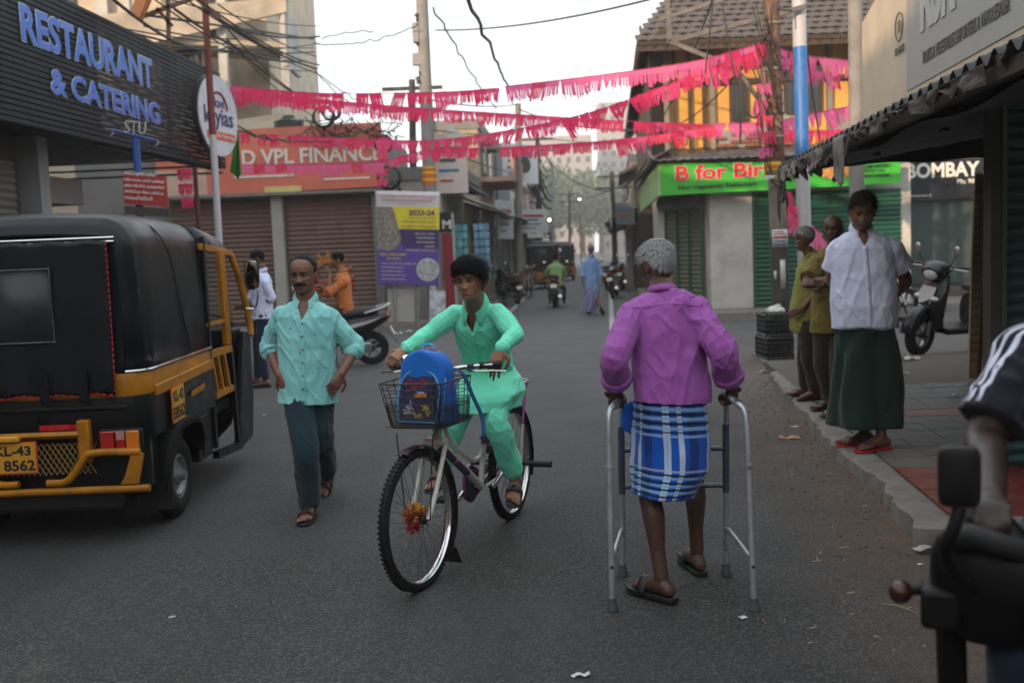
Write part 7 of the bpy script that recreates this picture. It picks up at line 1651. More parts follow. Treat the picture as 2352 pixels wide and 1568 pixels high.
def hand(mb, w, d, n, curl=.3, spread=.06, side=1, sc=1.0, thumb=.6, curls=None):
 """w wrist, d finger direction, n direction the palm faces, side=+1: thumb towards d x n"""
 w, d, n = Vector(w), Vector(d).normalized(), Vector(n)
 n = (n - d * n.dot(d)).normalized(); s = d.cross(n) * side
 L = .088 * sc
 rings = []
 for t, hw, hh in ((-.12, .026, .019), (.1, .027, .018), (.4, .034, .017), (.75, .040, .0150), (1.0, .038, .0115)):
  c = w + d * L * t
  rings.append([c + s * (math.cos(2 * PI * k / 14) * hw * sc) + n * (math.sin(2 * PI * k / 14) * hh * sc) for k in range(14)])
 mb.rings(rings)
 mb.ball(w + d * L * .35 + s * .020 * sc + n * .006 * sc, .019 * sc, 8, 6)
 lens = [(.042, .026, .021), (.047, .030, .022), (.044, .028, .022), (.034, .021, .019)]
 for i, (a, b, c) in enumerate(lens):
  off = (.0285 - i * .019)
  base = w + d * L * (.95 - .03 * abs(i - 1.2)) + s * off * sc
  cu = (curls[i] if curls else curl)
  ang = cu * 70; p = base; pts = [base - d * .02 * sc, base]
  f0 = (d + s * (.028 - i * .019) * spread * 18).normalized()
  for seg, l in enumerate((a, b, c)):
   ang_r = R(min(ang * (.9, 1.75, 2.3)[seg], 205))
   dv = f0 * math.cos(ang_r) + n * math.sin(ang_r)
   p = p + dv * l * sc; pts.append(p)
  mb.tube(pts, [.0090 * sc, .0092 * sc, .0084 * sc, .0075 * sc, .0058 * sc], 8)
  mb.ball(pts[-1], .0062 * sc, 8, 6)
 base = w + d * L * .22 + s * .026 * sc
 t1 = base + (d * .5 + s * .75 + n * .25 * thumb).normalized() * .036 * sc
 t2 = t1 + (d * .8 + s * (.45 - .7 * thumb) + n * .9 * thumb).normalized() * .032 * sc
 t3 = t2 + (d * .8 + s * (.2 - .9 * thumb) + n * 1.0 * thumb).normalized() * .026 * sc
 mb.tube([base - s * .012 * sc, base, t1, t2, t3], [.013 * sc, .0135 * sc, .0108 * sc, .0098 * sc, .0072 * sc], 8)
 mb.ball(t3, .0072 * sc, 8, 6)
def foot(mb, ank, toe, sc=1.0, side=1, up=(0, 0, 1)):
 """ank: ankle joint, toe: horizontal direction of the toes. side=+1: big toe on the left of the toe direction"""
 ank, toe, up = Vector(ank), Vector(toe).normalized(), Vector(up).normalized()
 s = up.cross(toe) * side
 secs = [(-.068, -.062, .016, .014), (-.058, -.055, .028, .026), (-.025, -.042, .033, .040), (.02, -.036, .034, .046), (.07, -.050, .040, .033), (.12, -.062, .047, .022), (.150, -.068, .046, .015)]
 rings = []
 for x, z, hw, hh in secs:
  c = ank + toe * x * sc + up * z * sc
  rings.append([c + s * (math.cos(2 * PI * k / 14) * hw * sc) + up * (math.sin(2 * PI * k / 14) * hh * sc) for k in range(14)])
 mb.rings(rings)
 for i in range(5):
  off = .034 - i * .0175; l = .052 - i * .007 - (.004 if i == 0 else 0); r = .0125 if i == 0 else .0088
  b = ank + toe * (.140 - .009 * i) * sc + s * off * sc + up * (-.068) * sc
  e = b + toe * l * sc - up * .003 * sc
  mb.tube([b, (b + e) / 2 + up * .003 * sc, e], [r * sc, r * sc * 1.02, r * .85 * sc], 8); mb.ball(e, r * .86 * sc, 8, 6)
def oval(c, ax, fw, rx, ry, n=28, p=2.0, ryb=None):
 c, ax, fw = Vector(c), Vector(ax), Vector(fw); out = []
 for k in range(n):
  a = 2 * PI * k / n; ca, sa = math.cos(a), math.sin(a)
  r2 = ry if sa >= 0 or ryb is None else ryb
  out.append(c + ax * (rx * math.copysign(abs(ca) ** (2 / p), ca)) + fw * (r2 * math.copysign(abs(sa) ** (2 / p), sa)))
 return out
def limb(mb, pts, rs, n=12, k=5, flat=1.0):
 P = catmull(pts, k)
 xs = np.linspace(0, len(pts) - 1, len(P)); rr = [float(np.interp(x, range(len(pts)), rs)) for x in xs]
 mb.tube(P, rr, n, flat=flat)
 mb.ball(P[0], rr[0], n, 8); mb.ball(P[-1], rr[-1], n, 8)
class Person:
 """Joints are world points; parts are built relative to root (ground point under the figure)."""
 def __init__(s, label, root, J, H=1.68, face=(0, -1, 0), head_rot=(0, 0, 0), skin=(.16, .075, .045), voxel=.006, name='person', group=None, cat='person', sc=1.0):
  s.root = thing(name, label, cat, root, 0, group)
  s.o = Vector(root); s.J = {k: Vector(v) - s.o for k, v in J.items()}
  s.H = H; s.k = H / 1.70 * sc; s.v = voxel
  J = s.J
  mid = (J['shL'] + J['shR']) / 2
  for q in ('shL', 'shR'): J[q] = J[q] + (mid - J[q]).normalized() * .016 * s.k - (J['neck'] - (J['hipL'] + J['hipR']) / 2).normalized() * .026 * s.k
  s.sax = (J['shL'] - J['shR']).normalized()          # from the person's right to left shoulder
  s.hax = (J['hipL'] - J['hipR']).normalized()
  s.spine = [(J['hipL'] + J['hipR']) / 2, J['neck']]
  up = (J['neck'] - s.spine[0]).normalized(); s.up = up
  s.cf = up.cross(s.sax).normalized() * 1.0            # chest forward
  s.cf = (s.sax.cross(up)) if s.sax.cross(up).dot(Vector(face)) > 0 else -(s.sax.cross(up))
  s.hf = Vector(face) - s.hax * Vector(face).dot(s.hax); s.hf.z = 0; s.hf.normalize()
  yaw = math.atan2(face[0], -face[1])
  s.HM = Matrix.Translation(J['head']) @ Matrix.Rotation(yaw + head_rot[0], 4, 'Z') @ Matrix.Rotation(head_rot[1], 4, 'X') @ Matrix.Rotation(head_rot[2], 4, 'Y') @ Matrix.Scale(s.k, 4)
  s.skin = mat('skin_%d%d%d' % tuple(int(c * 1000) for c in skin), skin, rough=.45, var=.10, scale=30, bump=.12, bscale=260, spec=.45)
  s.skin_c = skin
 def body(s, hands, feet, torso_r=(.13, .085), arms=1.0, legs=1.0, head_k={}, hand_sc=1.0):
  J, k = s.J, s.k; mb = MB()
  hm = head_mb(**head_k).xf(s.HM); mb.add(hm.v, hm.f)
  pel, nk = s.spine; hd = J['head']
  chin = s.HM @ Vector((0, .012, -.07))
  P = [pel - s.up * .08 * k, pel, pel.lerp(nk, .35), pel.lerp(nk, .7), pel.lerp(nk, .9), nk, nk.lerp(chin, .55), chin]
  rr = [(.10, .07), (torso_r[0], torso_r[1]), (torso_r[0] * .92, torso_r[1]), (torso_r[0] * 1.1, torso_r[1] * 1.15), (torso_r[0] * .85, torso_r[1] * .8), (.070, .064), (.060, .060), (.056, .058)]
  rings = []
  for i, (p, r) in enumerate(zip(P, rr)):
   t = min(1, i / 3); ax = s.hax.lerp(s.sax, t).normalized()
   rings.append(oval(p, ax, (s.hf.lerp(s.cf, t)).normalized(), r[0] * k, r[1] * k, 20))
  mb.rings(rings)
  for sd, S in (('L', 1), ('R', -1)):
   a, e, w = J['sh' + sd], J['el' + sd], J['wr' + sd]
   limb(mb, [a, a.lerp(e, .5), e, e.lerp(w, .35), w], [.050 * k * arms, .043 * k * arms, .038 * k * arms, .037 * k * arms, .0265 * k * arms])
   limb(mb, [nk.lerp(a, .3) - s.up * .03 * k, a], [.045 * k, .048 * k], 10, 3)
   h, kn, an = J['hip' + sd], J['kn' + sd], J['an' + sd]
   limb(mb, [h, h.lerp(kn, .5), kn, kn.lerp(an, .32) - 0.012 * k * s.hf, kn.lerp(an, .7), an], [.082 * k * legs, .066 * k * legs, .050 * k * legs, .053 * k * legs, .036 * k * legs, .034 * k * legs])
   hs = hands[sd]
   hand(mb, w, hs[0], hs[1], sc=k * hand_sc * 1.02, side=hs[2] if len(hs) > 2 else 1, **(hs[3] if len(hs) > 3 else {}))
   ft = feet[sd]
   foot(mb, an, ft[0], k, side=ft[1], up=ft[2] if len(ft) > 2 else (0, 0, 1))
  me = remeshed(mb, s.v, 3, name='body')
  s.body_o = link_mesh('body', me, s.skin, s.root, sharp=0)
  return s
 def face(s, iris=(.02, .01, .006), brow=(.01, .008, .007), brow_h=.0042, open_mouth=0.0, lips=(.20, .06, .05), moustache=None, look=(0, 0), nose=1.0, stache_w=.026, gaze_open=1.0, stubble=None, stache_h=.008):
  M = s.HM; kw = dict(nose=nose, open_mouth=open_mouth)
  em = mat('eye_white', (.17, .155, .145), rough=.2, var=.03); im = mat('iris_%d' % int(iris[0] * 1000), iris, rough=.12, var=.02); bm = mat('brow_%d' % int(brow[0] * 1000), brow, rough=.8)
  lm = mat('lip_%d' % int(lips[0] * 1000), lips, rough=.4, var=.06)
  lid = mat('lash', (.012, .007, .005), rough=.6)
  for sg in (-1, 1):
   c = Vector((sg * .031, -.0700, .0005))
   e = MB().ball(c, .0128, 14, 10).xf(M).build('eye', em, s.root)
   d = Vector((look[0], -1, look[1])).normalized()
   ii = MB().ball(c + d * .0082, (.0058, .0058, .0058), 12, 8).xf(M).build('iris', im, e)
   up = [(c + Vector((x, -.0125 * math.sqrt(max(0, 1 - (x / .0165) ** 2)) - .0012, (.0058 * gaze_open) * (1 - (x / .0165) ** 2) + .0002))) for x in np.linspace(-.0155, .0155, 9)]
   MB().tube(up, [.0006, .0013, .0017, .0019, .0019, .0019, .0017, .0013, .0006], 6).xf(M).build('eyelid', lid, s.root)
   lo = [(c + Vector((x, -.0125 * math.sqrt(max(0, 1 - (x / .0165) ** 2)) - .0006, -.0052 * (1 - (x / .0165) ** 2) - .0006))) for x in np.linspace(-.015, .015, 9)]
   MB().tube(lo, .0008, 5).xf(M).build('lower_eyelid', s.skin, s.root)
   if gaze_open < .6:
    MB().ball(c + Vector((0, -.001, .003)), (.0150, .0136, .0100), 14, 8).xf(M).build('eyelid', s.skin, s.root)
   pts = []
   for t in np.linspace(0, 1, 9):
    x = sg * (.012 + .036 * t); z = .0185 + .0055 * math.sin(PI * (t * .8 + .1)) - .004 * t
    pts.append(Vector((x, face_y(x, z, **kw) - .0008, z)))
   MB().tube(pts, [brow_h * v for v in (.55, .85, 1, 1, .95, .85, .7, .5, .2)], 8, flat=1.0).xf(M).build('eyebrow', bm, s.root)
  def lipfn(z0, h, amp, w):
   def f(u, v):
    x = (u * 2 - 1) * w; e = 1 - (u * 2 - 1) ** 2
    z = z0 + (v * 2 - 1) * h * (.25 + .75 * math.sqrt(max(e, 0)))
    return Vector((x, face_y(x, z, **kw) - .0006 - amp * math.sqrt(max(e, 0)) * (1 - (v * 2 - 1) ** 2), z))
   return f
  w = .0245 - .008 * open_mouth
  MB().grid(lipfn(-.0585 + .0022 * open_mouth, .0038, .0018, w), 14, 6).xf(M).build('upper_lip', lm, s.root, fix=False)
  MB().grid(lipfn(-.0690 - .0035 * open_mouth, .0048, .0026, w * .9), 14, 6).xf(M).build('lower_lip', lm, s.root, fix=False)
  MB().ball((0, face_y(0, -.0632) + .004, -.0638), (w * .78, .0045, .0016 + .0045 * open_mouth), 14, 8).xf(M).build('mouth_opening', mat('mouth_dark', (.03, .008, .008), rough=.5), s.root)
  if moustache:
   mm = mat('moustache_%d' % int(moustache[0] * 1000), moustache, rough=.8, var=.3, scale=120, bump=.5, bscale=500)
   mo = MB()
   def mf(u, v):
    t = u * 2 - 1; x = t * stache_w; droop = -.006 * abs(t) ** 2.2
    h = stache_h * (1 - .55 * abs(t) ** 2); z = -.0500 + droop + (v * 2 - 1) * h * .62
    return Vector((x, face_y(x, z, **kw) - .0015 - .005 * math.sqrt(max(0, 1 - (v * 2 - 1) ** 2)) * (1 - .7 * abs(t) ** 3), z))
   mo.grid(mf, 18, 6)
   r = random.Random(5)
   for _ in range(220):
    u = r.uniform(.04, .96); v = r.uniform(.25, .95); p = mf(u, v); t = u * 2 - 1
    d = Vector((t * 1.1 + r.gauss(0, .2), -.25, -1)).normalized() * .009; sd = Vector((.0006, 0, 0))
    p = p - Vector((0, .001, 0))
    mo.add([p - sd, p + sd, p + d], [(0, 1, 2)])
   mo.xf(M).build('moustache', mm, s.root, thick=0, fix=False)
  if stubble:
   r = random.Random(9); sm = MB()
   for _ in range(900):
    z = r.uniform(-.112, -.035); a = r.uniform(-1.7, 1.7)
    if abs(a) < 1.0 and z > -.075: continue
    x, y = head_point(a, z); p = Vector((x, y - (head_bumps(x, z) if y < 0 else 0), z)); n = Vector((x, y, 0)).normalized()
    sd = Vector((.0007, 0, 0)); sm.add([p - sd, p + sd, p + n * .006 + Vector((0, 0, -.007))], [(0, 1, 2)])
   sm.xf(M).build('beard_stubble', mat('stubble_grey', stubble, rough=.8), s.root, fix=False)
  return s
 def hair(s, line, thick, col, n=1800, length=.03, flow=None, seed=1, mess=.004, bald=None, width=.0016, jit=.35, lift=.15, var=.25, strand_col=None, grow=None, rough=.55):
  hm = mat('hair_%d_%d' % (int(col[0] * 1000), seed), col, rough=rough, var=var, scale=40, bump=.5, bscale=320, spec=.06)
  h = hair_mb(line, thick, mess, seed, bald, grow=grow).xf(s.HM).build('hair', hm, s.root, sharp=0)
  if n:
   sm = mat('strand_%d_%d' % (int((strand_col or col)[0] * 1000), seed), strand_col or col, rough=rough, var=.35, scale=90, spec=.08)
   flow = flow or (lambda x, y, z: (x * 2, y + .02, -1))
   strands(MB(), n, line, thick, length, flow, seed, width, bald, jit, lift, grow).xf(s.HM).build('hair_strands', sm, h, fix=False)['kind'] = 'stuff'
  return s
 def wrinkle(s, amp=.006, seed=0, sc=(11, 11, 4), ax=None):
  sc = np.array(sc)
  def f(co, no):
   P = co @ np.array([[1, 0, .35], [0, 1, 0], [-.35, 0, 1]])
   a = vnoise(P * sc, seed); b = vnoise(P * sc * 2.1 + 4, seed + 5); w = vnoise(co * 3.1, seed + 9)
   P2 = co @ np.array([[1, 0, -.6], [0, 1, 0], [.6, 0, 1]]); c = vnoise(P2 * sc * 1.5 + 9, seed + 7)
   ridge = np.maximum(1 - np.abs(a) * 3.2, -.5) * .55 + np.maximum(1 - np.abs(b) * 3, -.5) * .25 + np.maximum(1 - np.abs(c) * 3.4, -.5) * .45
   return amp * 1.35 * ridge * (.75 + .5 * w) - amp * .2
  return f
 def shirt(s, col, m, rx=.19, ry=.125, belly=0.0, hem=.06, sleeve='long', sl_r=.062, vneck=.09, vw=.42, wr=.006, seed=1, voxel=None, slack=1.0, sleeve_t=.5, flare=1.0, collar=True, collar_m=None, hem_tilt=0.0, placket=True, buttons=None, name='shirt', back=0.0, cuff=False, disp=None, mid=1.0, sc=(11, 11, 4), cuff_r=None, collar_h=1.0, collar_w=1.0):
  J, k = s.J, s.k; mb = MB(); pel, nk = s.spine; v = voxel or s.v
  hemp = pel - s.up * hem * k
  secs = [(hemp, rx * flare, ry * flare + belly * .5), (pel.lerp(hemp, .4), rx * (.5 + .5 * flare), ry + belly * .85), (pel.lerp(nk, .22), rx * mid, ry * 1.0 + belly), (pel.lerp(nk, .45), rx * .98 * mid, ry * 1.0 + belly * .6), (pel.lerp(nk, .68), rx * 1.0, ry * 1.03 + belly * .1), (pel.lerp(nk, .83), rx * .98, ry * .95), (pel.lerp(nk, .92), rx * .80, ry * .72), (pel.lerp(nk, .99), rx * .42, ry * .60)]
  rings = []
  for i, (p, a, b) in enumerate(secs):
   t = min(1, i / 4); ax = s.hax.lerp(s.sax, t).normalized(); fw = s.hf.lerp(s.cf, t).normalized()
   fw = (fw - ax * fw.dot(ax)).normalized()
   rings.append(oval(p, ax, fw, a * k, b * k, 36, 2.25, ryb=(ry + back) * k * (b / max(b, .001)) if belly else None))
  # denser rings by interpolation
  dense = []
  for i in range(len(rings) - 1):
   for q in range(4): dense.append([a.lerp(b, q / 4) for a, b in zip(rings[i], rings[i + 1])])
  dense.append(rings[-1]); mb.rings(dense)
  for sd in 'LR':
   a, e, w = J['sh' + sd], J['el' + sd], J['wr' + sd]
   mb.ball(a - s.up * .012 * k, sl_r * 1.0 * k, 14, 10)
   limb(mb, [nk.lerp(a, .35) - s.up * .022 * k, a], [.045 * k, sl_r * .95 * k], 12, 3)
   if sleeve == 'long': limb(mb, [a, a.lerp(e, .5), e, e.lerp(w, .5), e.lerp(w, .93)], [sl_r * k, sl_r * k * .98, sl_r * .90 * k, sl_r * .78 * k, (cuff_r or sl_r * .62) * k])
   elif sleeve == 'rolled': limb(mb, [a, a.lerp(e, .5), e, e.lerp(w, sleeve_t * .6), e.lerp(w, sleeve_t)], [sl_r * k, sl_r * k, sl_r * .97 * k, sl_r * .95 * k, (cuff_r or sl_r * .92) * k])
   else: mb.tube(catmull([a, a.lerp(e, .45), a.lerp(e, sleeve_t)], 5), [sl_r * k * (1 + .12 * i / 10) for i in range(11)], 16)
  vb = nk - s.up * vneck * k; U, A, Fv = np.array(s.up), np.array(s.sax), np.array(s.cf)
  def cut(co):
   d = co - np.array(vb); z = d @ U; x = d @ A; y = (co - np.array(nk)) @ Fv
   return (z > 0) & (np.abs(x) < z * vw + .002) & (y > -.012)
  me = remeshed(mb, v, 3, disp=disp or s.wrinkle(wr * k, seed, sc), cut=cut if vneck else None, name=name)
  so = link_mesh(name, me, m, s.root, sharp=0)
  s.shirt_o = so
  if sleeve == 'rolled' or cuff:
   t0 = sleeve_t if sleeve == 'rolled' else .93
   for sd in 'LR':
    e, w = J['el' + sd], J['wr' + sd]; c = e.lerp(w, t0); d = (w - e).normalized()
    rr = (cuff_r or (sl_r * .92 if sleeve == 'rolled' else sl_r * .64)) * k
    hgt = .028 if sleeve == 'rolled' else .024
    cm = MB(); cm.tube([c - d * hgt * k, c - d * (hgt - .004) * k, c + d * (hgt * .6 - .004) * k, c + d * hgt * .6 * k], [rr * 1.02, rr * 1.10, rr * 1.10, rr * 1.0], 18)
    cme = remeshed(cm, v * .9, 2, disp=s.wrinkle(.0025, seed + 3, (22, 22, 22)), name='cuff')
    link_mesh('cuff', cme, collar_m or m, so, sharp=0)
  if collar:
   s.collar(collar_m or m, so, vneck, vw, collar_h, collar_w)
  if placket:
   pm = MB(); n = 26
   def front(t):
    p = vb.lerp(hemp, t); tt = max(0, min(1, (p - pel).dot(s.up) / max((nk - pel).dot(s.up), .01)))
    return p
   bvh = s._bvh(me)
   pts = []
   for i in range(n + 1):
    p = vb.lerp(hemp, .02 + i / n * .97)
    hit = bvh.ray_cast(p + s.cf * .6, -s.cf, 1.2)[0]
    if hit is None: continue
    pts.append(hit + s.cf * .002)
   if len(pts) > 4:
    rs = [[p - s.sax * .016 * k, p + s.sax * .016 * k] for p in pts]
    pm.rings(rs, caps=False, closed_u=False); pm.build('placket', collar_m or m, so, thick=.002)
    if buttons:
     bt = mat('button_%d' % int(buttons[0] * 1000), buttons, rough=.3)
     for i in range(1, len(pts) - 1, max(1, len(pts) // 6)):
      MB().ball(pts[i] + s.cf * .002, (.006 * k, .003, .006 * k), 10, 6).build('button', bt, so)
  return s
 def _bvh(s, me):
  from mathutils.bvhtree import BVHTree
  return BVHTree.FromPolygons([v.co.copy() for v in me.vertices], [tuple(p.vertices) for p in me.polygons])
 def pocket(s, m, side=1, drop=.15, off=.085, w=.10, h=.11, flap=False):
  """chest pocket on the person's left (side=+1)"""
  bvh = s._bvh(s.shirt_o.data); nk = s.J['neck']; k = s.k
  def f(u, v):
   p = nk - s.up * (drop + h * (1 - v)) * k + s.sax * side * (off + (u - .5) * w) * k
   hit = bvh.ray_cast(p + s.cf * .5, -s.cf, 1.0)[0] or p + s.cf * .12
   e = min(1, 6 * min(u, 1 - u), 6 * v + .2)
   return hit + s.cf * (.0015 + .0035 * e)
  MB().grid(f, 10, 10).build('pocket', m, s.shirt_o, fix=False)
  return s
 def collar(s, m, parent, vneck, vw, ch=1.0, cw=1.0):
  k = s.k; nk = s.J['neck'] + s.up * (.012 - .045 * max(0, 1 - ch)) * k; mb = MB(); n = 40
  hx, hy = .058 * k, .060 * k
  rows = []
  for i in range(n + 1):
   t = i / n * 2 - 1                      # -1 .. 1 around the back
   a = t * R(158); cs, sn = math.cos(a), math.sin(a)      # a=0 back of neck
   lift = (.030 + .018 * cs) * k * ch
   fr = max(0, abs(t) - .72) / .28          # front ends
   top = nk - s.cf * cs * hy + s.sax * sn * hx + s.up * (lift - .030 * fr * k)
   fold = top - s.cf * cs * .007 * k + s.sax * sn * .008 * k + s.up * .004 * k
   low = nk - s.cf * cs * (hy + .020 * k) + s.sax * sn * (hx + (.018 + .024 * fr) * cw * k) + s.up * (lift - (.046 + .050 * fr ** 1.5) * k * ch)
   low = low + s.cf * .018 * fr * k
   midp = fold.lerp(low, .5) - s.cf * cs * .004 + s.sax * sn * .004
   inner = top - s.up * .045 * k - (s.sax * sn * -.002)
   rows.append([inner, top, fold, midp, low])
  mb.rings(rows, caps=False, closed_u=False)
  mb.build('collar', m, parent, thick=.0035, sharp=60)
 def trousers(s, m, r=(.085, .066, .055, .052), waist=(.155, .11), top=.10, ankle=.93, wr=.005, seed=4, voxel=None, name='trousers', hemflare=1.0):
  J, k = s.J, s.k; mb = MB(); pel = s.spine[0]
  rings = [oval(pel + s.up * z * k, s.hax, s.hf, a * k, b * k, 28, 2.3) for z, a, b in ((-.10, waist[0] * .8, waist[1] * .8), (-.05, waist[0] * 1.04, waist[1] * 1.1), (.02, waist[0] * 1.03, waist[1] * 1.05), (top, waist[0] * .95, waist[1]))]
  mb.rings(rings)
  for sd in 'LR':
   h, kn, an = J['hip' + sd], J['kn' + sd], J['an' + sd]
   limb(mb, [h - s.up * .02 * k, h.lerp(kn, .5), kn, kn.lerp(an, .5), kn.lerp(an, ankle)], [r[0] * 1.08 * k, r[0] * k * .98, r[1] * k, r[2] * k, r[3] * k * hemflare], 16)
  me = remeshed(mb, voxel or s.v, 3, disp=s.wrinkle(wr * k, seed, (12, 12, 3.2)), name=name)
  link_mesh(name, me, m, s.root, sharp=0); return s
 def lungi(s, m, rings_def, wr=.006, seed=4, name='lungi', folds=7, n=120, rows=60, fold_amp=.012, open_bottom=True):
  """rings_def: list of (world centre, rx, ry, ax angle) top to bottom"""
  R_ = []
  defs = [(Vector(c) - s.o, rx, ry) for c, rx, ry in rings_def]
  for j in range(rows + 1):
   t = j / rows * (len(defs) - 1); i = min(int(t), len(defs) - 2); f = t - i; f2 = f
   c = defs[i][0].lerp(defs[i + 1][0], f2); rx = defs[i][1] + (defs[i + 1][1] - defs[i][1]) * f2; ry = defs[i][2] + (defs[i + 1][2] - defs[i][2]) * f2
   R_.append(oval(c, s.hax, s.hf, rx, ry, n, 2.2))
  P = np.array([[tuple(p) for p in r] for r in R_])
  cen = P.mean(1, keepdims=True); d = P - cen; d[:, :, 2] = 0; d /= np.linalg.norm(d, axis=2, keepdims=True)
  V = P.reshape(-1, 3); ang = np.arctan2(d[:, :, 1], d[:, :, 0]).ravel(); tt = np.repeat(np.linspace(0, 1, rows + 1), n)
  fo = np.sin(ang * folds + 2.5 * vnoise(np.c_[tt * 2, ang, tt * 0], seed)) * fold_amp * (.15 + tt)
  fo += vnoise(np.c_[ang * 2.2, tt * 3.5 + ang * .8, tt * 0], seed + 2) * wr * 1.6 + vnoise(np.c_[ang * 5, tt * 9, tt * 0], seed + 4) * wr * .7
  V = V + d.reshape(-1, 3) * fo[:, None]
  mb = MB(); nn = n + 1
  vs = []; uv = []
  V = V.reshape(rows + 1, n, 3)
  for j in range(rows + 1):
   for q in range(nn): vs.append(tuple(V[j, q % n])); uv.append((q / n, 1 - j / rows))
  fs = [(j * nn + q, (j + 1) * nn + q, (j + 1) * nn + q + 1, j * nn + q + 1) for j in range(rows) for q in range(n)]
  mb.add(vs, fs, uv)
  o = mb.build(name, m, s.root, sharp=0, thick=.003); return o
 def sandals(s, feet, sole_m, strap_m, kind='thong', sc=1.0, lift=0.0):
  k = s.k
  for sd in 'LR':
   ft = feet[sd]; toe = Vector(ft[0]).normalized(); up = Vector(ft[2] if len(ft) > 2 else (0, 0, 1)).normalized(); sv = up.cross(toe) * ft[1]; an = s.J['an' + sd]
   base = an - up * .084 * k; mb = MB()
   prof = [(-.078, .020), (-.068, .033), (-.03, .037), (.03, .038), (.08, .045), (.13, .050), (.17, .047), (.198, .030), (.205, .014)]
   lo = [base + toe * x * k + sv * w * k * sg + (sv * .004 * k) for sg, seq in ((1, prof), (-1, prof[::-1])) for x, w in seq]
   mb.prism([p - up * (.012 if kind != 'thick' else .02) * k for p in lo], (0, 0, 0), up * (.013 if kind != 'thick' else .022) * k)
   sl = mb.build('sandal', sole_m, s.root, bevel=.003)
   st = MB()
   if kind == 'thong':
    tp = base + toe * .145 * k + sv * .014 * k + up * .02 * k
    for sg in (1, -1):
     st.tube(catmull([tp - up * .012 * k, tp + up * .008 * k, base + toe * .10 * k + sv * sg * .030 * k + up * .045 * k, base + toe * .045 * k + sv * sg * .040 * k + up * .01 * k], 5), .0085 * k, 8, flat=.4)
   else:
    for x0 in ((.085,) if kind != 'cross' else (.065, .115)):
     pts = [base + toe * (x0 + dx) * k + sv * (.052 * math.cos(a)) * k + up * (.004 + hh * math.sin(a)) * k for dx, a, hh in [(0, 0, .05), (.004, .5, .055), (.006, 1.0, .060), (.006, 1.57, .062), (.004, 2.1, .058), (.0, 2.6, .052), (0, 3.14, .05)]]
     rr = [[p - toe * (.024 if kind != 'cross' else .014) * k, p + toe * (.024 if kind != 'cross' else .014) * k] for p in catmull(pts, 4)]
     st.rings(rr, caps=False, closed_u=False)
    if kind == 'thick' or kind == 'cross':
     pts = [base + toe * (.03 - .075 * math.sin(a)) * k + sv * (.040 * math.cos(a)) * k + up * .035 * k for a in np.linspace(0, PI, 9)]
     if kind == 'cross': st.rings([[p - up * .008 * k, p + up * .008 * k] for p in pts], caps=False, closed_u=False)
   st.build('strap', strap_m, sl, thick=.004 if kind != 'thong' else 0)
  return s
# ------------------------------------------------------------------ the three people in the road
def checked_cloth(name, base, bands_u, bands_v, weave=420):
 """woven check: bands (position, width, colour, strength) across and along, repeated"""
 m = cloth(name, base, bump=.15); N, L, b = nodes_of(m)
 uv = N.new('ShaderNodeUVMap'); sep = N.new('ShaderNodeSeparateXYZ'); L.new(uv.outputs[0], sep.inputs[0])
 def M_(op, a, b_=None, c=None):
  n = N.new('ShaderNodeMath'); n.operation = op
  for i, v in enumerate((a, b_, c)):
   if v is None: continue
   if isinstance(v, (int, float)): n.inputs[i].default_value = v
   else: L.new(v, n.inputs[i])
  return n.outputs[0]
 cur = b.inputs['Base Color'].links[0].from_socket
 for axis, (rep, bands) in (('X', bands_u), ('Y', bands_v)):
  co = M_('FRACT', M_('MULTIPLY', sep.outputs[axis], rep))
  for p, w, colr, st in bands:
   d = M_('ABSOLUTE', M_('SUBTRACT', co, p)); f = M_('MULTIPLY', M_('LESS_THAN', d, w / 2), st)
   mx = N.new('ShaderNodeMixRGB'); mx.inputs[2].default_value = (*colr, 1); L.new(f, mx.inputs[0]); L.new(cur, mx.inputs[1]); cur = mx.outputs[0]
 L.new(cur, b.inputs['Base Color']); return m
# --- old man with the walking frame
J = dict(head=dp(1508, 611, 4.64), neck=dp(1521, 668, 4.53), shL=dp(1440, 712, 4.47), shR=dp(1607, 706, 4.47),
   elL=dp(1411, 822, 4.33), wrL=dp(1418, 893, 4.50), elR=dp(1661, 812, 4.33), wrR=dp(1679, 886, 4.50),
   hipL=dp(1508, 905, 4.42), hipR=dp(1582, 905, 4.46), knL=dp(1490, 1118, 4.45), anL=zset(dp(1520, 1362, 4.36), .115),
   knR=dp(1592, 1085, 4.78), anR=zset(dp(1602, 1312, 4.74), .105))
tL = toe_dir((1532, 1400), (1430, 1366)); tR = toe_dir((1612, 1338), (1566, 1292))
feet = dict(L=(tL, -1), R=(tR, 1))
om = Person('stooped old man with grey hair in a purple shirt leaning on a walking frame', gp(1520, 1350), J, H=1.70, face=(0, 1, 0), head_rot=(R(38), R(22), R(-4)), skin=(.085, .040, .028), voxel=.0045)
gripc = dict(curls=[.95, .98, 1.0, 1.0], thumb=.9)
om.body(dict(L=((-.06, .25, -.75), (.35, .85, -.1), -1, gripc), R=((.06, .25, -.75), (-.35, .85, -.1), 1, gripc)), feet, arms=1.0, legs=.98)
purple = cloth('purple_cotton', (.33, .095, .375), var=.10, scale=14, bump=.3)
om.shirt((), purple, rx=.182, ry=.115, hem=.035, sleeve='rolled', sl_r=.066, sleeve_t=.66, vneck=0, wr=.012, seed=11, flare=.98, placket=False, back=.02, sc=(11, 11, 4.5), cuff_r=.066, collar_h=.55, collar_w=.3, mid=.97)
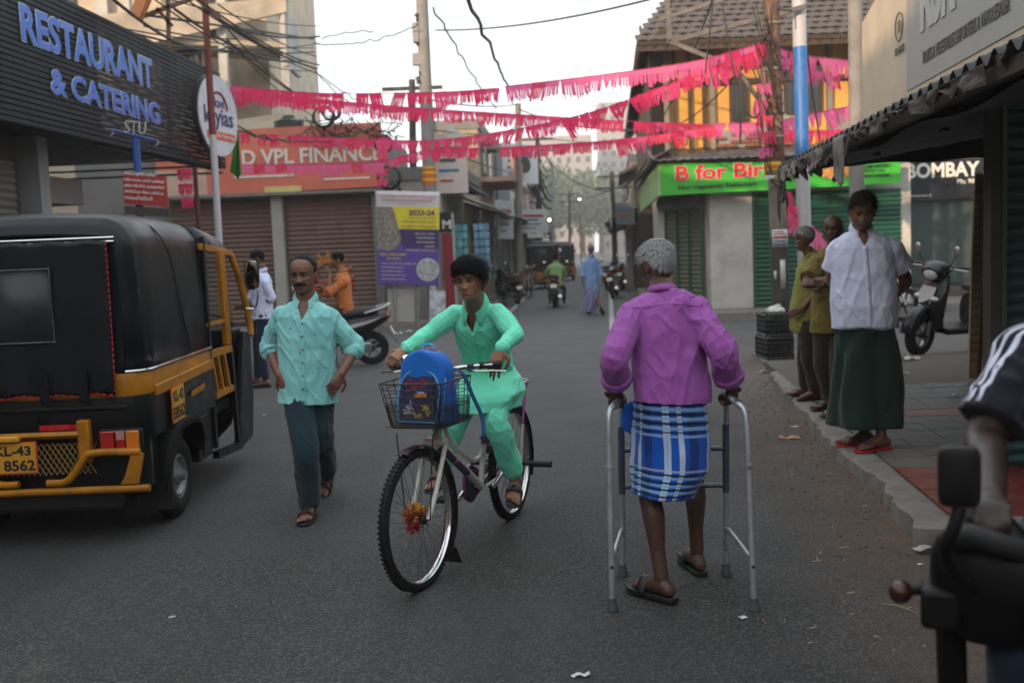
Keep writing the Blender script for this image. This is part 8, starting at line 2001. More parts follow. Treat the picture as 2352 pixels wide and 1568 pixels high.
# yoke seam across the back
bv = om._bvh(om.shirt_o.data); sm = []
for t in np.linspace(-1, 1, 25):
 p = om.J['neck'] - om.up * (.075 + .012 * abs(t)) + om.sax * (.155 * t)
 h = bv.ray_cast(p - om.cf * .5, om.cf, 1.0)[0]
 if h is not None: sm.append(h - om.cf * .001)
MB().tube(sm, .0022, 6).build('yoke_seam', mat('purple_seam', (.30, .08, .34), rough=.9), om.shirt_o)
wb = (.62, .64, .70); nv = (.006, .008, .022); lb = (.10, .25, .50); mb_ = (.012, .10, .50)
plaid = checked_cloth('blue_check', (.006, .085, .46),
 (5, [(.12, .16, (.50, .60, .78), .85), (.12, .006, nv, .8), (.205, .008, nv, .7), (.035, .006, nv, .7), (.50, .019, nv, .92), (.53, .019, nv, .92), (.56, .019, nv, .92), (.59, .019, nv, .92), (.62, .019, nv, .92), (.65, .019, nv, .92), (.68, .019, nv, .92), (.83, .10, (.50, .58, .75), .85), (.885, .006, nv, .8), (.775, .006, nv, .8)]),
 (1, [(.04, .019, nv, .92), (.075, .022, (.25, .42, .60), .8), (.105, .019, nv, .92), (.135, .022, (.16, .33, .50), .8), (.165, .019, nv, .92), (.205, .022, (.2, .38, .55), .8), (.235, .019, nv, .92), (.27, .02, (.45, .5, .6), .6),
   (.56, .016, (.30, .45, .66), .75), (.585, .010, nv, .85), (.61, .022, (.22, .40, .58), .8), (.64, .019, nv, .92), (.67, .022, (.22, .40, .58), .8), (.70, .019, nv, .92), (.73, .022, (.22, .40, .58), .8), (.76, .019, nv, .92), (.79, .022, (.22, .40, .58), .8), (.82, .019, nv, .92), (.85, .022, (.3, .45, .62), .8), (.88, .010, nv, .85), (.94, .05, (.01, .10, .58), .6)]))
lg = om.lungi(plaid, [(dp(1538, 875, 4.45), .125, .085), (dp(1540, 925, 4.46), .165, .130), (dp(1541, 1010, 4.48), .172, .165), (dp(1537, 1070, 4.48), .165, .185), (dp(1520, 1132, 4.44), .135, .165)], wr=.007, seed=6, folds=4, fold_amp=.005)
tk = MB()
for i in range(5):
 a = dp(1437 + i * 3, 945 + i * 2, 4.52) - om.o
 tk.tube(catmull([a + Vector((.03, .0, .05)), a, a + Vector((-.006, -.01, -.06)), a + Vector((.01, 0, -.09))], 4), [.006, .012, .018, .020, .022, .022, .022, .022, .020, .018, .016, .012, .006], 8)
link_mesh('tucked_fold', remeshed(tk, .005, 3, disp=om.wrinkle(.006, 3, (25, 25, 12)), name='tucked_fold'), cloth('blue_plain', (.01, .10, .52)), lg, sharp=0)
whorl = Vector((.028, .055, .093))
def old_flow(x, y, z):
 d = Vector((x, y, z)) - whorl; return d + Vector((-.0, -.02, 0)) + Vector((y, -x, 0)) * .2
GL = [(-.09, .060), (-.07, .055), (-.045, .030), (-.02, .020), (.0, .012), (.012, .030), (.03, .0), (.05, -.040), (.09, -.052)]
om.hair(GL, .009, (.10, .10, .10), n=5200, length=.024, flow=old_flow, seed=3, mess=.002, width=.0010, jit=.14, lift=.22, strand_col=(.40, .41, .42), rough=.6, var=.35)
om.face(brow=(.25, .25, .24), stubble=(.45, .45, .44))
sole_d = mat('sandal_sole', (.012, .012, .012), rough=.6, var=.2); strap_d = mat('sandal_strap', (.018, .015, .014), rough=.5, var=.2, bump=.3, bscale=200)
om.sandals(feet, sole_d, strap_d, 'thick')
# --- boy on the bicycle
J = dict(head=dp(1079, 645, 5.12), neck=dp(1092, 704, 5.24), shL=dp(1147, 712, 5.19), shR=dp(1040, 714, 5.32),
   elL=dp(1183, 766, 5.06), wrL=dp(1152, 800, 4.95), elR=dp(988, 764, 5.32), wrR=dp(930, 803, 5.20),
   hipL=dp(1148, 868, 5.56), hipR=dp(1106, 866, 5.64), knL=dp(1139, 968, 5.27), anL=dp(1183, 1092, 5.42),
   knR=dp(1050, 962, 5.36), anR=dp(1010, 1076, 5.50))
feetb = dict(L=((-.12, -.92, -.40), 1, (0, -.40, .92)), R=((-.25, -.95, -.1), -1, (0, -.1, .99)))
boy = Person('boy in a mint green kurta and trousers riding the bicycle', gp(1075, 1230), J, H=1.42, face=(-.36, -.93, 0), head_rot=(R(2), R(2), R(-5)), skin=(.27, .125, .072), voxel=.0040, sc=1.07)
boy.body(dict(L=((-.34, -.20, -.75), (.1, .9, -.35), 1, dict(curls=[.42, .30, .34, .42], thumb=.5, spread=.12)), R=((-.60, -.55, -.42), (-.2, .3, -.92), -1, dict(curls=[.75, .8, .85, .9], thumb=.9))), feetb, torso_r=(.125, .08), head_k=dict(nose=.80, open_mouth=.45), hand_sc=1.05, arms=.95)
mint = cloth('mint_cotton', (.19, .84, .58), var=.05, scale=10, bump=.2)
boy.face(open_mouth=.45, lips=(.22, .07, .06), nose=.80, brow_h=.0030, look=(.10, 0))
BL = [(-.095, .050), (-.08, .046), (-.06, .034), (-.03, .010), (-.015, -.005), (.0, .006), (.012, .018), (.03, .0), (.05, -.050), (.09, -.070)]
def boy_grow(x, y, z): return (.55 + .75 * max(0, min(1, (z + .01) / .09))) * (1.0 + .25 * max(0, min(1, -y / .08))) * (1 + .45 * max(0, x / .07) * max(0, min(1, (z + .02) / .06)))
boy.hair(BL, .024, (.003, .003, .004), n=4200, length=.05, flow=lambda x, y, z: (1.0 if y < .0 else x * 8, -.35 if y < 0 else .5, -.25 - .9 * (z < .03)), seed=8, mess=.007, width=.0016, jit=.22, lift=.16, strand_col=(.005, .005, .006), grow=boy_grow, bald=lambda x, y, z: z - (.052 - .30 * max(x, 0) - .10 * max(-x - .03, 0)) if y < -.05 else 1, rough=.5)
hm_k = _mats[[k for k in _mats if k.startswith('strand_5')][0]]
strands(MB(), 420, BL, .018, .036, lambda x, y, z: (.9, -.25, -1.3), 31, .0013, lambda x, y, z: .01 if y < -.035 and .045 < z < .085 else -1, .22, .05).xf(boy.HM).build('fringe_strands', hm_k, boy.root, fix=False)['kind'] = 'stuff'
strands(MB(), 160, BL, .030, .055, lambda x, y, z: (x * 6 + .6, y * 4, .8), 33, .0008, lambda x, y, z: .01 if z > .03 else -1, .35, 1.1).xf(boy.HM).build('loose_strands', hm_k, boy.root, fix=False)['kind'] = 'stuff'
boy.shirt((), mint, rx=.168, ry=.108, hem=.09, sleeve='long', sl_r=.060, vneck=.105, vw=.50, wr=.0085, seed=21, flare=1.02, cuff=True, collar_h=1.3, collar_w=1.7, buttons=(.10, .55, .36), cuff_r=.040)
boy.trousers(mint, r=(.090, .076, .074, .072), ankle=.86, wr=.010, seed=23, waist=(.14, .10))
kt = MB()      # kurta skirt hanging over the saddle and thighs
def skirt():
 secs = [((1128, 838, 5.57), .12, .085), ((1130, 868, 5.52), .165, .15), ((1126, 900, 5.44), .172, .20), ((1116, 938, 5.40), .155, .20)]
 return [(dp(*c), rx, ry) for c, rx, ry in secs]
boy.lungi(mint, skirt(), wr=.009, seed=31, name='kurta_skirt', folds=5, fold_amp=.012, n=110, rows=36)
slide = mat('slide_sandal', (.020, .024, .028), rough=.5)
boy.sandals(feetb, slide, slide, 'slide')
# --- man in the teal shirt
J = dict(head=dp(697, 631, 6.10), neck=dp(702, 690, 6.13), shL=dp(757, 716, 6.15), shR=dp(643, 716, 6.15),
   elL=dp(817, 796, 6.22), wrL=dp(784, 858, 6.06), elR=dp(618, 797, 6.22), wrR=dp(642, 862, 6.06),
   hipL=dp(731, 893, 6.16), hipR=dp(682, 893, 6.12), knR=dp(702, 1035, 5.98), anR=zset(dp(712, 1160, 6.05), .105),
   knL=dp(738, 1020, 6.16), anL=zset(dp(750, 1098, 6.72), .15))
feett = dict(R=((-.03, -1, -.02), -1), L=((-.1, -.93, -.42), 1, (0, -.42, .93)))
tm = Person('moustached man in a teal shirt and dark trousers walking beside the auto rickshaw', gp(712, 1165), J, H=1.62, face=(0.06, -1, 0), head_rot=(R(-12), R(4), R(0)), skin=(.19, .085, .06), voxel=.0048, sc=1.05)
hk = dict(curls=[.35, .5, .6, .7], thumb=.3, spread=.08)
tm.body(dict(L=((-.45, -.25, -.75), (-.3, .75, .1), 1, hk), R=((.40, -.25, -.75), (.3, .75, .1), -1, hk)), feett, arms=1.0, torso_r=(.135, .10), head_k=dict(fat=.07))
teal = cloth('teal_cotton', (.26, .62, .62), var=.06, scale=12)
N, L, b = nodes_of(teal)       # small woven specks
tc = N.new('ShaderNodeTexCoord'); vo = N.new('ShaderNodeTexVoronoi'); vo.inputs['Scale'].default_value = 17; L.new(tc.outputs['Object'], vo.inputs['Vector'])
lt = N.new('ShaderNodeMath'); lt.operation = 'LESS_THAN'; lt.inputs[1].default_value = .085; L.new(vo.outputs['Distance'], lt.inputs[0])
mx = N.new('ShaderNodeMixRGB'); mx.inputs[2].default_value = (.02, .10, .14, 1); L.new(lt.outputs[0], mx.inputs[0]); L.new(b.inputs['Base Color'].links[0].from_socket, mx.inputs[1]); L.new(mx.outputs[0], b.inputs['Base Color'])
tm.shirt((), teal, rx=.178, ry=.122, hem=.085, sleeve='rolled', sl_r=.064, sleeve_t=.16, vneck=.10, vw=.45, wr=.009, seed=41, flare=1.06, belly=.01, buttons=(.02, .03, .05), cuff_r=.060)
tm.pocket(teal, 1, drop=.16, off=.088, w=.115, h=.12)
jean = cloth('dark_blue_trouser', (.016, .036, .052), var=.12, scale=20)
tm.trousers(jean, r=(.092, .080, .078, .074), wr=.007, seed=43, waist=(.150, .105), ankle=.95)
tm.face(moustache=(.006, .005, .005), brow_h=.0055, stache_w=.042, lips=(.15, .055, .05), gaze_open=.8, stache_h=.019)
TL = [(-.10, .2), (-.06, .105), (-.045, .085), (-.025, .045), (-.012, .0), (.0, .004), (.012, .028), (.03, .0), (.05, -.055), (.09, -.065)]
tm.hair(TL, .004, (.012, .011, .011), n=1700, length=.042, flow=lambda x, y, z: (x * 3, .9, -.5), seed=14, mess=.004, width=.0013, jit=.2, lift=.2, strand_col=(.03, .03, .03))
tm.sandals(feett, sole_d, strap_d, 'cross')
# ================================================================== the other people
dark_skin = (.10, .048, .034); mid_skin = (.13, .06, .038)
SH = [(-.10, .060), (-.07, .054), (-.045, .030), (-.02, .016), (.0, .010), (.012, .028), (.03, .0), (.05, -.045), (.09, -.060)]
relax = dict(curls=[.3, .35, .4, .45], thumb=.4)
# man in the white shirt, looking down
J = dict(head=dp(1981, 484, 7.0), neck=dp(1978, 530, 7.08), shL=dp(2050, 562, 7.05), shR=dp(1921, 566, 7.12), elL=dp(2080, 645, 7.14), wrL=dp(2040, 694, 7.34),
   elR=dp(1912, 645, 7.2), wrR=dp(1955, 694, 7.38), hipL=dp(2012, 742, 7.08), hipR=dp(1962, 742, 7.12), knL=dp(2012, 860, 7.0), knR=dp(1970, 860, 7.1), anL=zset(dp(2024, 1005, 6.9), .21), anR=zset(dp(1985, 980, 7.12), .205))
ft = dict(L=((-.93, -.35, 0), 1), R=((-.95, -.25, 0), -1))
wm = Person('stout man in a pale blue-white shirt and dark green lungi looking down on the footpath', gp(2000, 1010, .11), J, H=1.74, face=(-.28, -1, 0), head_rot=(R(-2), R(20), R(3)), skin=(.17, .08, .052), voxel=.0052, sc=1.07)
wm.body(dict(L=((-.8, .2, -.2), (0, 1, 0), 1, relax), R=((.8, .2, -.2), (0, 1, 0), -1, relax)), ft, torso_r=(.15, .11), arms=1.1, head_k=dict(fat=.12))
wcloth = cloth('white_blue_cotton', (.62, .66, .86), var=.05)
wm.shirt((), wcloth, rx=.205, ry=.135, belly=.07, hem=.03, sleeve='short', sl_r=.082, sleeve_t=.62, vneck=.085, vw=.55, wr=.006, seed=51, flare=1.02, mid=1.02, buttons=(.45, .48, .6))
wm.pocket(wcloth, 1, drop=.17, off=.09)
wm.face(moustache=(.16, .15, .14), brow_h=.0045, stache_w=.030, lips=(.10, .035, .03), gaze_open=.4)
wm.hair(SH, .014, (.008, .007, .007), n=1500, length=.03, seed=52, mess=.004, rough=.5, strand_col=(.014, .013, .013))
lgreen = cloth('lungi_dark_green', (.006, .017, .013), var=.3, scale=60)
N, L, b = nodes_of(lgreen); tc = N.new('ShaderNodeTexCoord')
base = b.inputs['Base Color'].links[0].from_socket
wv = N.new('ShaderNodeTexWave'); wv.inputs['Scale'].default_value = 24; wv.inputs['Distortion'].default_value = 14; wv.inputs['Detail Scale'].default_value = 6; L.new(tc.outputs['Object'], wv.inputs['Vector'])
mx = N.new('ShaderNodeMixRGB'); mx.inputs[2].default_value = (.012, .045, .028, 1); r_ = N.new('ShaderNodeMapRange'); r_.inputs[1].default_value = .6; r_.inputs[2].default_value = .9; r_.inputs[4].default_value = .7
L.new(wv.outputs[0], r_.inputs[0]); L.new(r_.outputs[0], mx.inputs[0]); L.new(base, mx.inputs[1])
vo = N.new('ShaderNodeTexVoronoi'); vo.inputs['Scale'].default_value = 7; L.new(tc.outputs['Object'], vo.inputs['Vector'])
lt = N.new('ShaderNodeMath'); lt.operation = 'LESS_THAN'; lt.inputs[1].default_value = .07; L.new(vo.outputs['Distance'], lt.inputs[0])
m2 = N.new('ShaderNodeMixRGB'); m2.inputs[2].default_value = (.16, .015, .01, 1); L.new(lt.outputs[0], m2.inputs[0]); L.new(mx.outputs[0], m2.inputs[1]); L.new(m2.outputs[0], b.inputs['Base Color'])
wm.lungi(lgreen, [(dp(1992, 705, 7.1), .16, .12), (dp(1990, 760, 7.08), .20, .165), (dp(1992, 850, 7.04), .215, .17), (dp(1988, 976, 6.98), .235, .18)], wr=.012, seed=53, folds=5, fold_amp=.026)
flip = mat('flipflop_red', (.42, .012, .02), rough=.5); flip_s = mat('flipflop_blue', (.03, .04, .07), rough=.5)
wm.sandals(ft, flip, flip_s, 'thong')
# man with crossed arms
J = dict(head=dp(1914, 527, 8.3), neck=dp(1919, 566, 8.42), shL=dp(1962, 596, 8.35), shR=dp(1873, 594, 8.45), elL=dp(1956, 650, 8.22), wrL=dp(1888, 655, 8.04), elR=dp(1853, 652, 8.25), wrR=dp(1922, 640, 8.03),
   hipL=dp(1932, 745, 8.4), hipR=dp(1893, 745, 8.45), knL=dp(1925, 838, 8.35), knR=dp(1888, 835, 8.5), anL=zset(dp(1925, 932, 8.3), .205), anR=zset(dp(1908, 912, 8.62), .205))
ft = dict(L=((-.9, -.5, 0), 1), R=((-.95, -.3, 0), -1))
cm2 = Person('bald dark man in an olive shirt standing with crossed arms between the other two', gp(1905, 945, .1), J, H=1.66, face=(-.42, -.9, 0), head_rot=(R(-10), R(0), R(0)), skin=dark_skin, voxel=.006)
cm2.body(dict(L=((-.9, -.1, .3), (.1, .6, -.4), 1, relax), R=((.85, 0, -.1), (0, .8, -.3), -1, relax)), ft, torso_r=(.14, .10), arms=1.1)
olive = cloth('olive_cotton', (.185, .140, .032), var=.08); olive2 = cloth('yellow_olive_cotton', (.24, .22, .05), var=.08)
cm2.shirt((), olive, rx=.185, ry=.125, belly=.015, hem=.07, sleeve='short', sl_r=.075, sleeve_t=.75, vneck=.08, wr=.012, seed=61)
cm2.trousers(cloth('brown_trouser', (.045, .032, .022)), seed=62, ankle=.95, r=(.09, .075, .07, .068)); cm2.face(moustache=(.06, .055, .05), lips=(.10, .04, .035), gaze_open=.7)
cm2.hair(SH, .004, (.02, .018, .017), n=0, seed=63, bald=lambda x, y, z: -.06 + max(0, y) * 2.2 - max(0, z - .03) * 1.1 + .02)
cm2.sandals(ft, sole_d, strap_d, 'thong')
# grey haired man in profile
J = dict(head=dp(1848, 549, 9.3), neck=dp(1862, 590, 9.3), shL=dp(1866, 612, 9.12), shR=dp(1866, 612, 9.50), elL=dp(1878, 668, 9.16), wrL=dp(1845, 706, 9.14), elR=dp(1872, 668, 9.5), wrR=dp(1842, 700, 9.46),
   hipL=dp(1858, 745, 9.2), hipR=dp(1858, 745, 9.4), knL=dp(1858, 820, 9.18), knR=dp(1848, 818, 9.42), anL=zset(dp(1872, 905, 9.18), .2), anR=zset(dp(1850, 893, 9.45), .2))
ft = dict(L=((-1, -.2, 0), 1), R=((-1, -.1, 0), -1))
gm_ = Person('grey haired man in a yellow-olive shirt seen from the side beside the rusty pole', gp(1855, 905, .1), J, H=1.60, face=(-1, -.12, 0), head_rot=(R(4), R(3), 0), skin=mid_skin, voxel=.0065)
gm_.body(dict(L=((-.8, 0, -.4), (0, .9, -.2), 1, relax), R=((-.8, 0, -.4), (0, -.9, -.2), -1, relax)), ft, torso_r=(.14, .12))
gm_.shirt((), olive2, rx=.180, ry=.135, belly=.06, hem=.075, sleeve='short', sl_r=.075, sleeve_t=.7, vneck=.05, wr=.013, seed=71)
gm_.trousers(cloth('maroon_trouser', (.030, .016, .014)), seed=72, ankle=.95, r=(.095, .08, .07, .066)); gm_.face(moustache=(.4, .39, .37), lips=(.16, .06, .05))
gm_.hair(SH, .013, (.17, .17, .165), n=1300, length=.026, seed=73, strand_col=(.38, .38, .37), rough=.6); gm_.sandals(ft, sole_d, strap_d, 'thong')
# man walking away down the street
J = dict(head=dp(1357, 573, 23.8), neck=dp(1358, 590, 23.8), shL=dp(1343, 600, 23.8), shR=dp(1374, 600, 23.8), elL=dp(1338, 626, 23.8), wrL=dp(1338, 646, 23.7), elR=dp(1380, 624, 23.8), wrR=dp(1384, 646, 23.7),
   hipL=dp(1352, 656, 23.8), hipR=dp(1367, 656, 23.8), knL=dp(1352, 688, 23.9), knR=dp(1371, 688, 23.7), anL=zset(dp(1354, 714, 23.9), .10), anR=zset(dp(1381, 706, 23.3), .2))
ft = dict(L=((-.1, 1, 0), -1), R=((.3, .8, -.7), 1, (0, .65, .75)))
fm_ = Person('man in a light blue shirt and mauve checked lungi walking away down the street', gp(1360, 722), J, H=1.66, face=(0, 1, 0), skin=mid_skin, voxel=.011)
fm_.body(dict(L=((0, 0, -1), (1, 0, 0), -1, relax), R=((0, 0, -1), (-1, 0, 0), 1, relax)), ft)
fm_.shirt((), cloth('sky_blue_cotton', (.20, .34, .62)), rx=.175, ry=.12, hem=.10, sleeve='rolled', sleeve_t=.35, vneck=0, wr=.010, seed=81, placket=False, flare=1.08, voxel=.010)
fm_.lungi(checked_cloth('mauve_check', (.16, .17, .34), (24, [(.5, .4, (.30, .30, .45), .6)]), (22, [(.5, .4, (.30, .28, .42), .5)])), [(dp(1359, 650, 23.8), .13, .10), (dp(1360, 670, 23.8), .17, .14), (dp(1358, 698, 23.8), .18, .15), (dp(1352, 716, 23.8), .14, .12)], seed=82, n=60, rows=24, fold_amp=.025)
fm_.hair(SH, .010, (.20, .20, .20), n=0, seed=83); fm_.sandals(ft, sole_d, strap_d, 'thong')
# motorcyclist in the pale green shirt
mc = motorcycle('motorcycle', 'dark motorcycle with a red tail lamp ridden away by the man in pale green', gp(1279, 706) + Vector((0, .35, 0)), R(84), group='motorcycles on the street')
y0 = gp(1279, 706).y + .1
J = dict(head=dp(1274, 591, y0), neck=dp(1276, 603, y0), shL=dp(1260, 612, y0), shR=dp(1292, 611, y0), elL=dp(1256, 630, y0 + .2), wrL=dp(1262, 636, y0 + .5), elR=dp(1298, 630, y0 + .2), wrR=dp(1300, 634, y0 + .5),
   hipL=dp(1269, 652, y0), hipR=dp(1286, 652, y0), knL=dp(1262, 664, y0 + .42), knR=dp(1296, 664, y0 + .42), anL=dp(1264, 688, y0 + .25), anR=dp(1296, 690, y0 + .25))
ft = dict(L=((0, 1, 0), -1), R=((0, 1, 0), 1))
rd = Person('motorcyclist in a pale green shirt riding away down the street', gp(1279, 706), J, H=1.62, face=(0, 1, 0), skin=dark_skin, voxel=.012)
rd.body(dict(L=((0, 1, -.1), (0, -.1, -1), -1, relax), R=((0, 1, -.1), (0, -.1, -1), 1, relax)), ft)
rd.shirt((), cloth('pale_green_cotton', (.30, .50, .20)), rx=.19, ry=.13, hem=.06, sleeve='rolled', sleeve_t=.1, vneck=0, wr=.012, seed=91, placket=False, voxel=.011)
rd.trousers(cloth('maroon_trouser', (.030, .016, .014)), seed=92, voxel=.012); rd.hair(SH, .014, (.012, .011, .011), n=0, seed=93); rd.sandals(ft, sole_d, strap_d, 'slide')
# man in orange sitting on the scooter behind the teal shirt
sc1 = scooter('scooter', 'dark scooter with white side stripes and red tail lamp under the man in orange', Vector((gp(855, 838).x - .62, gp(855, 838).y, 0)), R(186), accent=(.5, .5, .5), group='scooters on the street')
sy = gp(855, 838).y
J = dict(head=dp(776, 598, sy), neck=dp(785, 625, sy), shL=dp(790, 644, sy - .17), shR=dp(788, 642, sy + .18), elL=dp(757, 672, sy - .22), wrL=dp(757, 630, sy - .12), elR=dp(750, 676, sy + .25), wrR=dp(735, 655, sy + .2),
   hipL=dp(792, 712, sy - .09), hipR=dp(792, 712, sy + .09), knL=dp(752, 722, sy - .15), knR=dp(752, 722, sy + .15), anL=dp(758, 790, sy - .2), anR=dp(758, 790, sy + .2))
ft = dict(L=((-1, 0, 0), 1), R=((-1, 0, 0), -1))
og = Person('man in an orange shirt sitting on a scooter with his hand to his mouth', gp(790, 838), J, H=1.66, face=(-1, -.1, 0), head_rot=(0, R(6), 0), skin=(.20, .09, .05), voxel=.008)
og.body(dict(L=((-.1, .1, 1), (-1, .3, 0), 1, dict(curl=.9)), R=((-1, 0, -.2), (0, 0, -1), -1, relax)), ft)
og.shirt((), cloth('orange_cotton', (.50, .15, .045)), rx=.18, ry=.125, hem=.05, sleeve='rolled', sleeve_t=.12, vneck=.05, wr=.012, seed=101, sl_r=.068)
og.trousers(cloth('brown_trouser', (.045, .032, .022)), seed=102); og.face(moustache=(.01, .009, .009)); og.hair(SH, .014, (.006, .006, .006), n=700, seed=103, rough=.5); og.sandals(ft, sole_d, strap_d, 'slide')
# man in white behind the rickshaw mirror
y1 = 12.6
J = dict(head=dp(592, 596, y1), neck=dp(600, 625, y1), shL=dp(610, 645, y1 - .15), shR=dp(594, 645, y1 + .18), elL=dp(624, 684, y1 - .12), wrL=dp(596, 700, y1 - .1), elR=dp(578, 684, y1 + .2), wrR=dp(563, 700, y1 + .2),
   hipL=dp(606, 722, y1 - .08), hipR=dp(600, 722, y1 + .1), knL=dp(602, 790, y1 - .1), knR=dp(592, 790, y1 + .1), anL=zset(dp(608, 850, y1 - .1), .1), anR=zset(dp(590, 850, y1 + .15), .1))
pw_ = Person('man in a white shirt standing behind the rickshaw mirror', gp(612, 862), J, H=1.64, face=(-1, -.1, 0), head_rot=(0, R(18), 0), skin=mid_skin, voxel=.008)
pw_.body(dict(L=((-.9, 0, -.2), (0, .8, -.3), 1, relax), R=((-.9, 0, -.2), (0, -.8, -.3), -1, relax)), ft)
pw_.shirt((), wcloth, rx=.18, ry=.13, hem=.06, sleeve='rolled', sleeve_t=.1, vneck=.05, wr=.008, seed=111, back=.02, flare=1.12)
pw_.trousers(cloth('navy_trouser', (.012, .018, .045)), seed=112); pw_.face(); pw_.hair(SH, .012, (.012, .011, .011), n=0, seed=113); pw_.sandals(ft, sole_d, strap_d, 'thong')
# rider in the right foreground, out of focus
hv = Vector((-.40, -.92, 0)).normalized(); rv = Vector((hv.y, -hv.x, 0)); hb_ = Vector((1.14, 1.72, 0))
fmo = motorcycle('motorcycle', 'dark motorcycle in the right foreground pointing to the viewer', hb_ - hv * .38, math.atan2(hv.y, hv.x))
bpy.context.view_layer.update()
for c in [c for c in kids(fmo) if c.name.split('.')[0] in ('mirror', 'mirror_stalk', 'handlebar', 'grip', 'indicator')]: bpy.data.objects.remove(c)
fo_ = Vector(fmo.location); Mi = Matrix.Rotation(-math.atan2(hv.y, hv.x), 3, 'Z')
def fp_(p): return Mi @ (Vector(p) - fo_)
mg = dp(2203, 1094, 1.84); mq = Matrix.Rotation(math.atan2(hv.y, hv.x) * 0, 3, 'Z')
def rr_box(c, w, h, d, p=.35, n=28): return [[c + Vector((dy, math.copysign(abs(math.cos(q)) ** p, math.cos(q)) * w * s_, math.copysign(abs(math.sin(q)) ** p, math.sin(q)) * h * s_)) for q in np.linspace(0, 2 * PI, n, endpoint=False)] for dy, s_ in ((-d, .92), (0, 1), (d * .7, .93), (d, .7))]
MB().rings(rr_box(fp_(mg), .038, .060, .018)).build('mirror', plast_k, fmo)
MB().tube(catmull([fp_(dp(2205, 1165, 1.84)), fp_(dp(2190, 1215, 1.84)), fp_(dp(2170, 1262, 1.86)), fp_(dp(2195, 1320, 1.9)), fp_(dp(2260, 1370, 1.95))], 5), .013, 10).build('brake_lever', plast_k, fmo)
MB().tube(catmull([fp_(dp(2170, 1245, 1.95)), fp_(dp(2230, 1230, 1.9)), fp_(dp(2330, 1260, 1.9)), fp_(dp(2440, 1290, 2.0))], 4), .024, 12).build('grip', black_rubber, fmo)
ip = fp_(dp(2068, 1357, 2.0))
MB().ball(ip, (.026, .024, .024), 18, 12).build('indicator', plast_k, fmo); MB().ball(ip + Vector((.006, 0, 0)), (.024, .0235, .0235), 18, 12).build('lens', mat('smoked_orange', (.04, .010, .006), rough=.2), fmo)
MB().tube([ip, fp_(dp(2165, 1348, 2.0))], .011, 10).build('indicator_stem', plast_k, fmo)
MB().box(fp_(dp(2160, 1385, 2.0)), (.10, .075, .085)).build('lamp_bracket', plast_k, fmo, bevel=.012)
MB().tube([fp_(dp(2180, 1350, 2.02)), fp_(dp(2190, 1640, 2.05))], .030, 12).build('fork_leg', blackp, fmo)
MB().rings([oval(fp_(p), (0, 1, 0), (1, 0, 0), w, d, 20, 2.4) for p, w, d in ((dp(2260, 1180, 2.0), .05, .04), (dp(2270, 1270, 1.98), .11, .07), (dp(2280, 1370, 1.98), .12, .08), (dp(2290, 1460, 2.0), .08, .06))]).build('front_cowl', blackp, fmo)
tc_ = hb_ - hv * .60
def T_(a, b_, z): v = tc_ + hv * a + rv * b_; v.z = z; return v
J = dict(head=T_(.10, -.02, 1.60), neck=T_(.05, 0, 1.42), shR=T_(.02, .19, 1.34), shL=T_(.02, -.19, 1.34), elR=T_(.14, .27, 1.13), wrR=T_(.42, .27, 1.06), elL=T_(.14, -.27, 1.10), wrL=T_(.42, -.27, 1.06),
   hipR=T_(-.04, .10, .86), hipL=T_(-.04, -.10, .86), knR=T_(.38, .20, .76), knL=T_(.38, -.20, .76), anR=T_(.22, .20, .36), anL=T_(.22, -.20, .36))
ft = dict(L=(tuple(hv), 1), R=(tuple(hv), -1))
fr_ = Person('motorcyclist in a black shirt with three white sleeve stripes at the right edge', T_(0, 0, 0), J, H=1.66, face=tuple(hv), skin=(.028, .015, .011), voxel=.008)
fr_.body(dict(R=(tuple(hv), (0, 0, -1), -1, dict(curl=.8)), L=(tuple(hv), (0, 0, -1), 1, dict(curl=.8))), ft, arms=1.2)
blk = cloth('black_jersey', (.010, .011, .020), var=.1)
fr_.shirt((), blk, rx=.185, ry=.125, hem=.05, sleeve='short', sl_r=.072, sleeve_t=.85, vneck=.05, wr=.010, seed=121, collar=False)
bv = fr_._bvh(fr_.shirt_o.data); a, e = fr_.J['shR'], fr_.J['elR']
out_ = (a - e).cross(hv); cam_d = (Vector((0, 0, 1.6)) - fr_.o - a).normalized()
for k in (-1, 0, 1):
 rows = []
 for t in np.linspace(-.45, .80, 18):
  p = a.lerp(e, t) if t > 0 else a.lerp(fr_.J['neck'] + Vector((0, 0, .05)), -t)
  ax_ = (e - a).normalized(); sd_ = (rv * .9 + Vector((0, 0, .5)) + cam_d * .5); sd_ = (sd_ - ax_ * sd_.dot(ax_)).normalized(); tg = ax_.cross(sd_)
  row = []
  for q in (-.0065, .0065):
   o_ = p + tg * (k * .030 + q); h = bv.ray_cast(o_ + sd_ * .4, -sd_, .8)[0]
   row.append((h + sd_ * .002) if h is not None else None)
  if None not in row: rows.append(row)
 if len(rows) > 3: MB().rings(rows, caps=False, closed_u=False).build('sleeve_stripe', mat('stripe_white', (.62, .66, .80), rough=.6), fr_.shirt_o, thick=.002)
fr_.trousers(cloth('dark_denim', (.012, .028, .055), var=.2), seed=122, voxel=.009, r=(.095, .08, .07, .066)); fr_.face(); fr_.hair(SH, .014, (.008, .007, .007), n=0, seed=123); fr_.sandals(ft, sole_d, strap_d, 'slide')
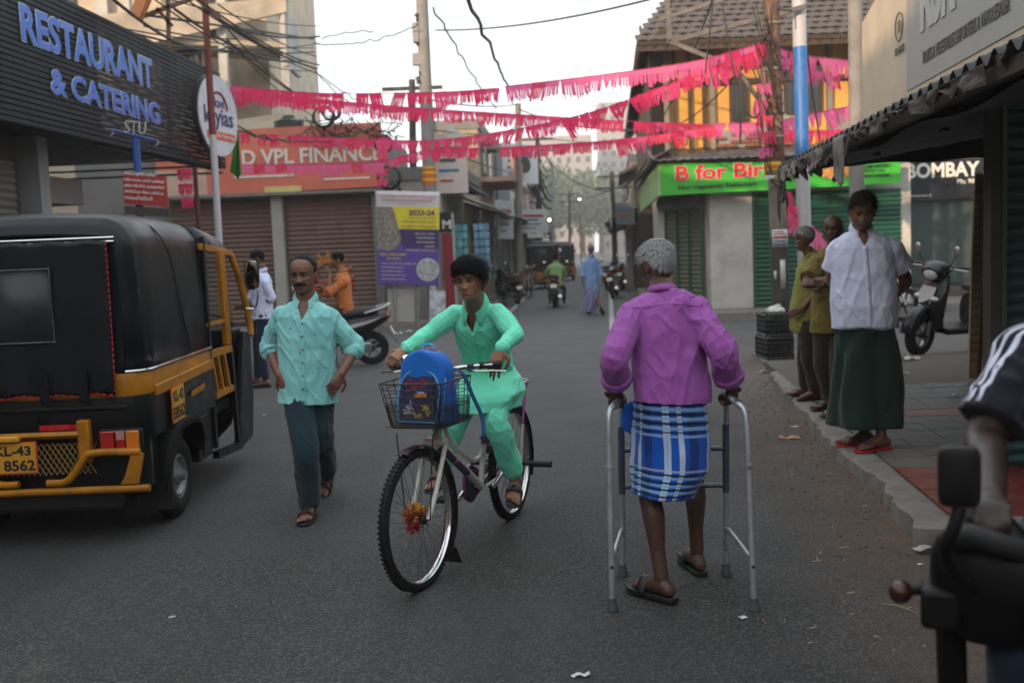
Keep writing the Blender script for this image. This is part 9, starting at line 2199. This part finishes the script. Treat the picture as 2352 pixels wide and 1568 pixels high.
# ================================================================== more vehicles down the street
scooter('scooter', 'black scooter parked by the notice board and dark doorway on the right', gp(2108, 812, .02) + Vector((.62, .0, 0)), R(192), steer_a=R(20), group='scooters on the street').scale = (1.16, 1.45, 1.16)
scooter('scooter', 'dark scooter with round mirrors parked at the left kerb of the far street', Vector((gp(1172, 700).x, gp(1172, 700).y + .7, 0)), R(112), group='scooters on the street')
for (x, y, rz, col, lb_) in [(1418, 686, 78, (.012, .012, .014), 'nearest black motorcycle parked on the right edge of the street'), (1408, 668, 74, (.02, .04, .15), 'blue motorcycle parked behind the nearest black one'), (1436, 668, 80, (.012, .012, .014), 'black motorcycle close to the wall in the parked row'), (1412, 652, 80, (.12, .02, .02), 'red motorcycle at the back of the parked row')]:
 p = gp(x, y); motorcycle('motorcycle', lb_, Vector((p.x, p.y + .6, 0)), R(rz), body=col, group='motorcycles on the street', lean=R(6))
motorcycle('motorcycle', 'motorcycle half hidden behind the man in the white shirt', gp(2062, 738, .0) + Vector((-.55, .0, 0)), R(0), group='motorcycles on the street')
for (x, Y, lb_) in ((1248, 41, 'black auto rickshaw seen from behind at the left kerb of the far street'), (1290, 50, 'second black auto rickshaw further down the street')):
 c = copy_tree(rick); c.location = dp(x, 600, Y); c.location.z = 0; c['label'] = lb_; c.rotation_euler = (0, 0, R(-4))
c = copy_tree(bike); c.location = Vector((gp(1212, 672).x, 33.0, 0)); c.rotation_euler = (R(6), 0, R(95)); c['label'] = 'bicycle parked at the left kerb of the far street behind the scooter'
for (x, Y, z, r_, c_) in ((1262, 78, 4.6, .11, (1, .85, .55)), (1331, 92, 9.0, .11, (.95, 1, .7))):
 t = thing('street_lamp', 'lit %s lamp far down the street' % ('warm' if c_[1] < .9 else 'greenish'), 'lamp', dp(x, 505 if Y < 80 else 457, Y)); t.location.z = 0; hz_ = dp(x, 505 if Y < 80 else 457, Y).z
 MB().ball((0, 0, hz_), r_, 10, 8).build('bulb', mat('lamp_%d' % int(c_[0] * 100), c_, emit=5.0, var=0), t); MB().tube([(0, .4, 0), (0, .4, hz_ + .3), (0, 0, hz_ + .25)], .06, 8).build('post', darkpole, t)
# ================================================================== haze
hz = MB().box((0, 150, 20), (360, 400, 42)).build('haze', None, None, smooth=False, fix=False)
hm_ = bpy.data.materials.new('haze'); hm_.use_nodes = True; nt_h = hm_.node_tree; nt_h.nodes.clear()
ho_ = nt_h.nodes.new('ShaderNodeOutputMaterial'); pv_ = nt_h.nodes.new('ShaderNodeVolumePrincipled')
pv_.inputs['Color'].default_value = (.99, .96, .94, 1); pv_.inputs['Density'].default_value = .0013; pv_.inputs['Anisotropy'].default_value = .3
nt_h.links.new(pv_.outputs[0], ho_.inputs['Volume']); hz.data.materials.append(hm_); hz['kind'] = 'stuff'
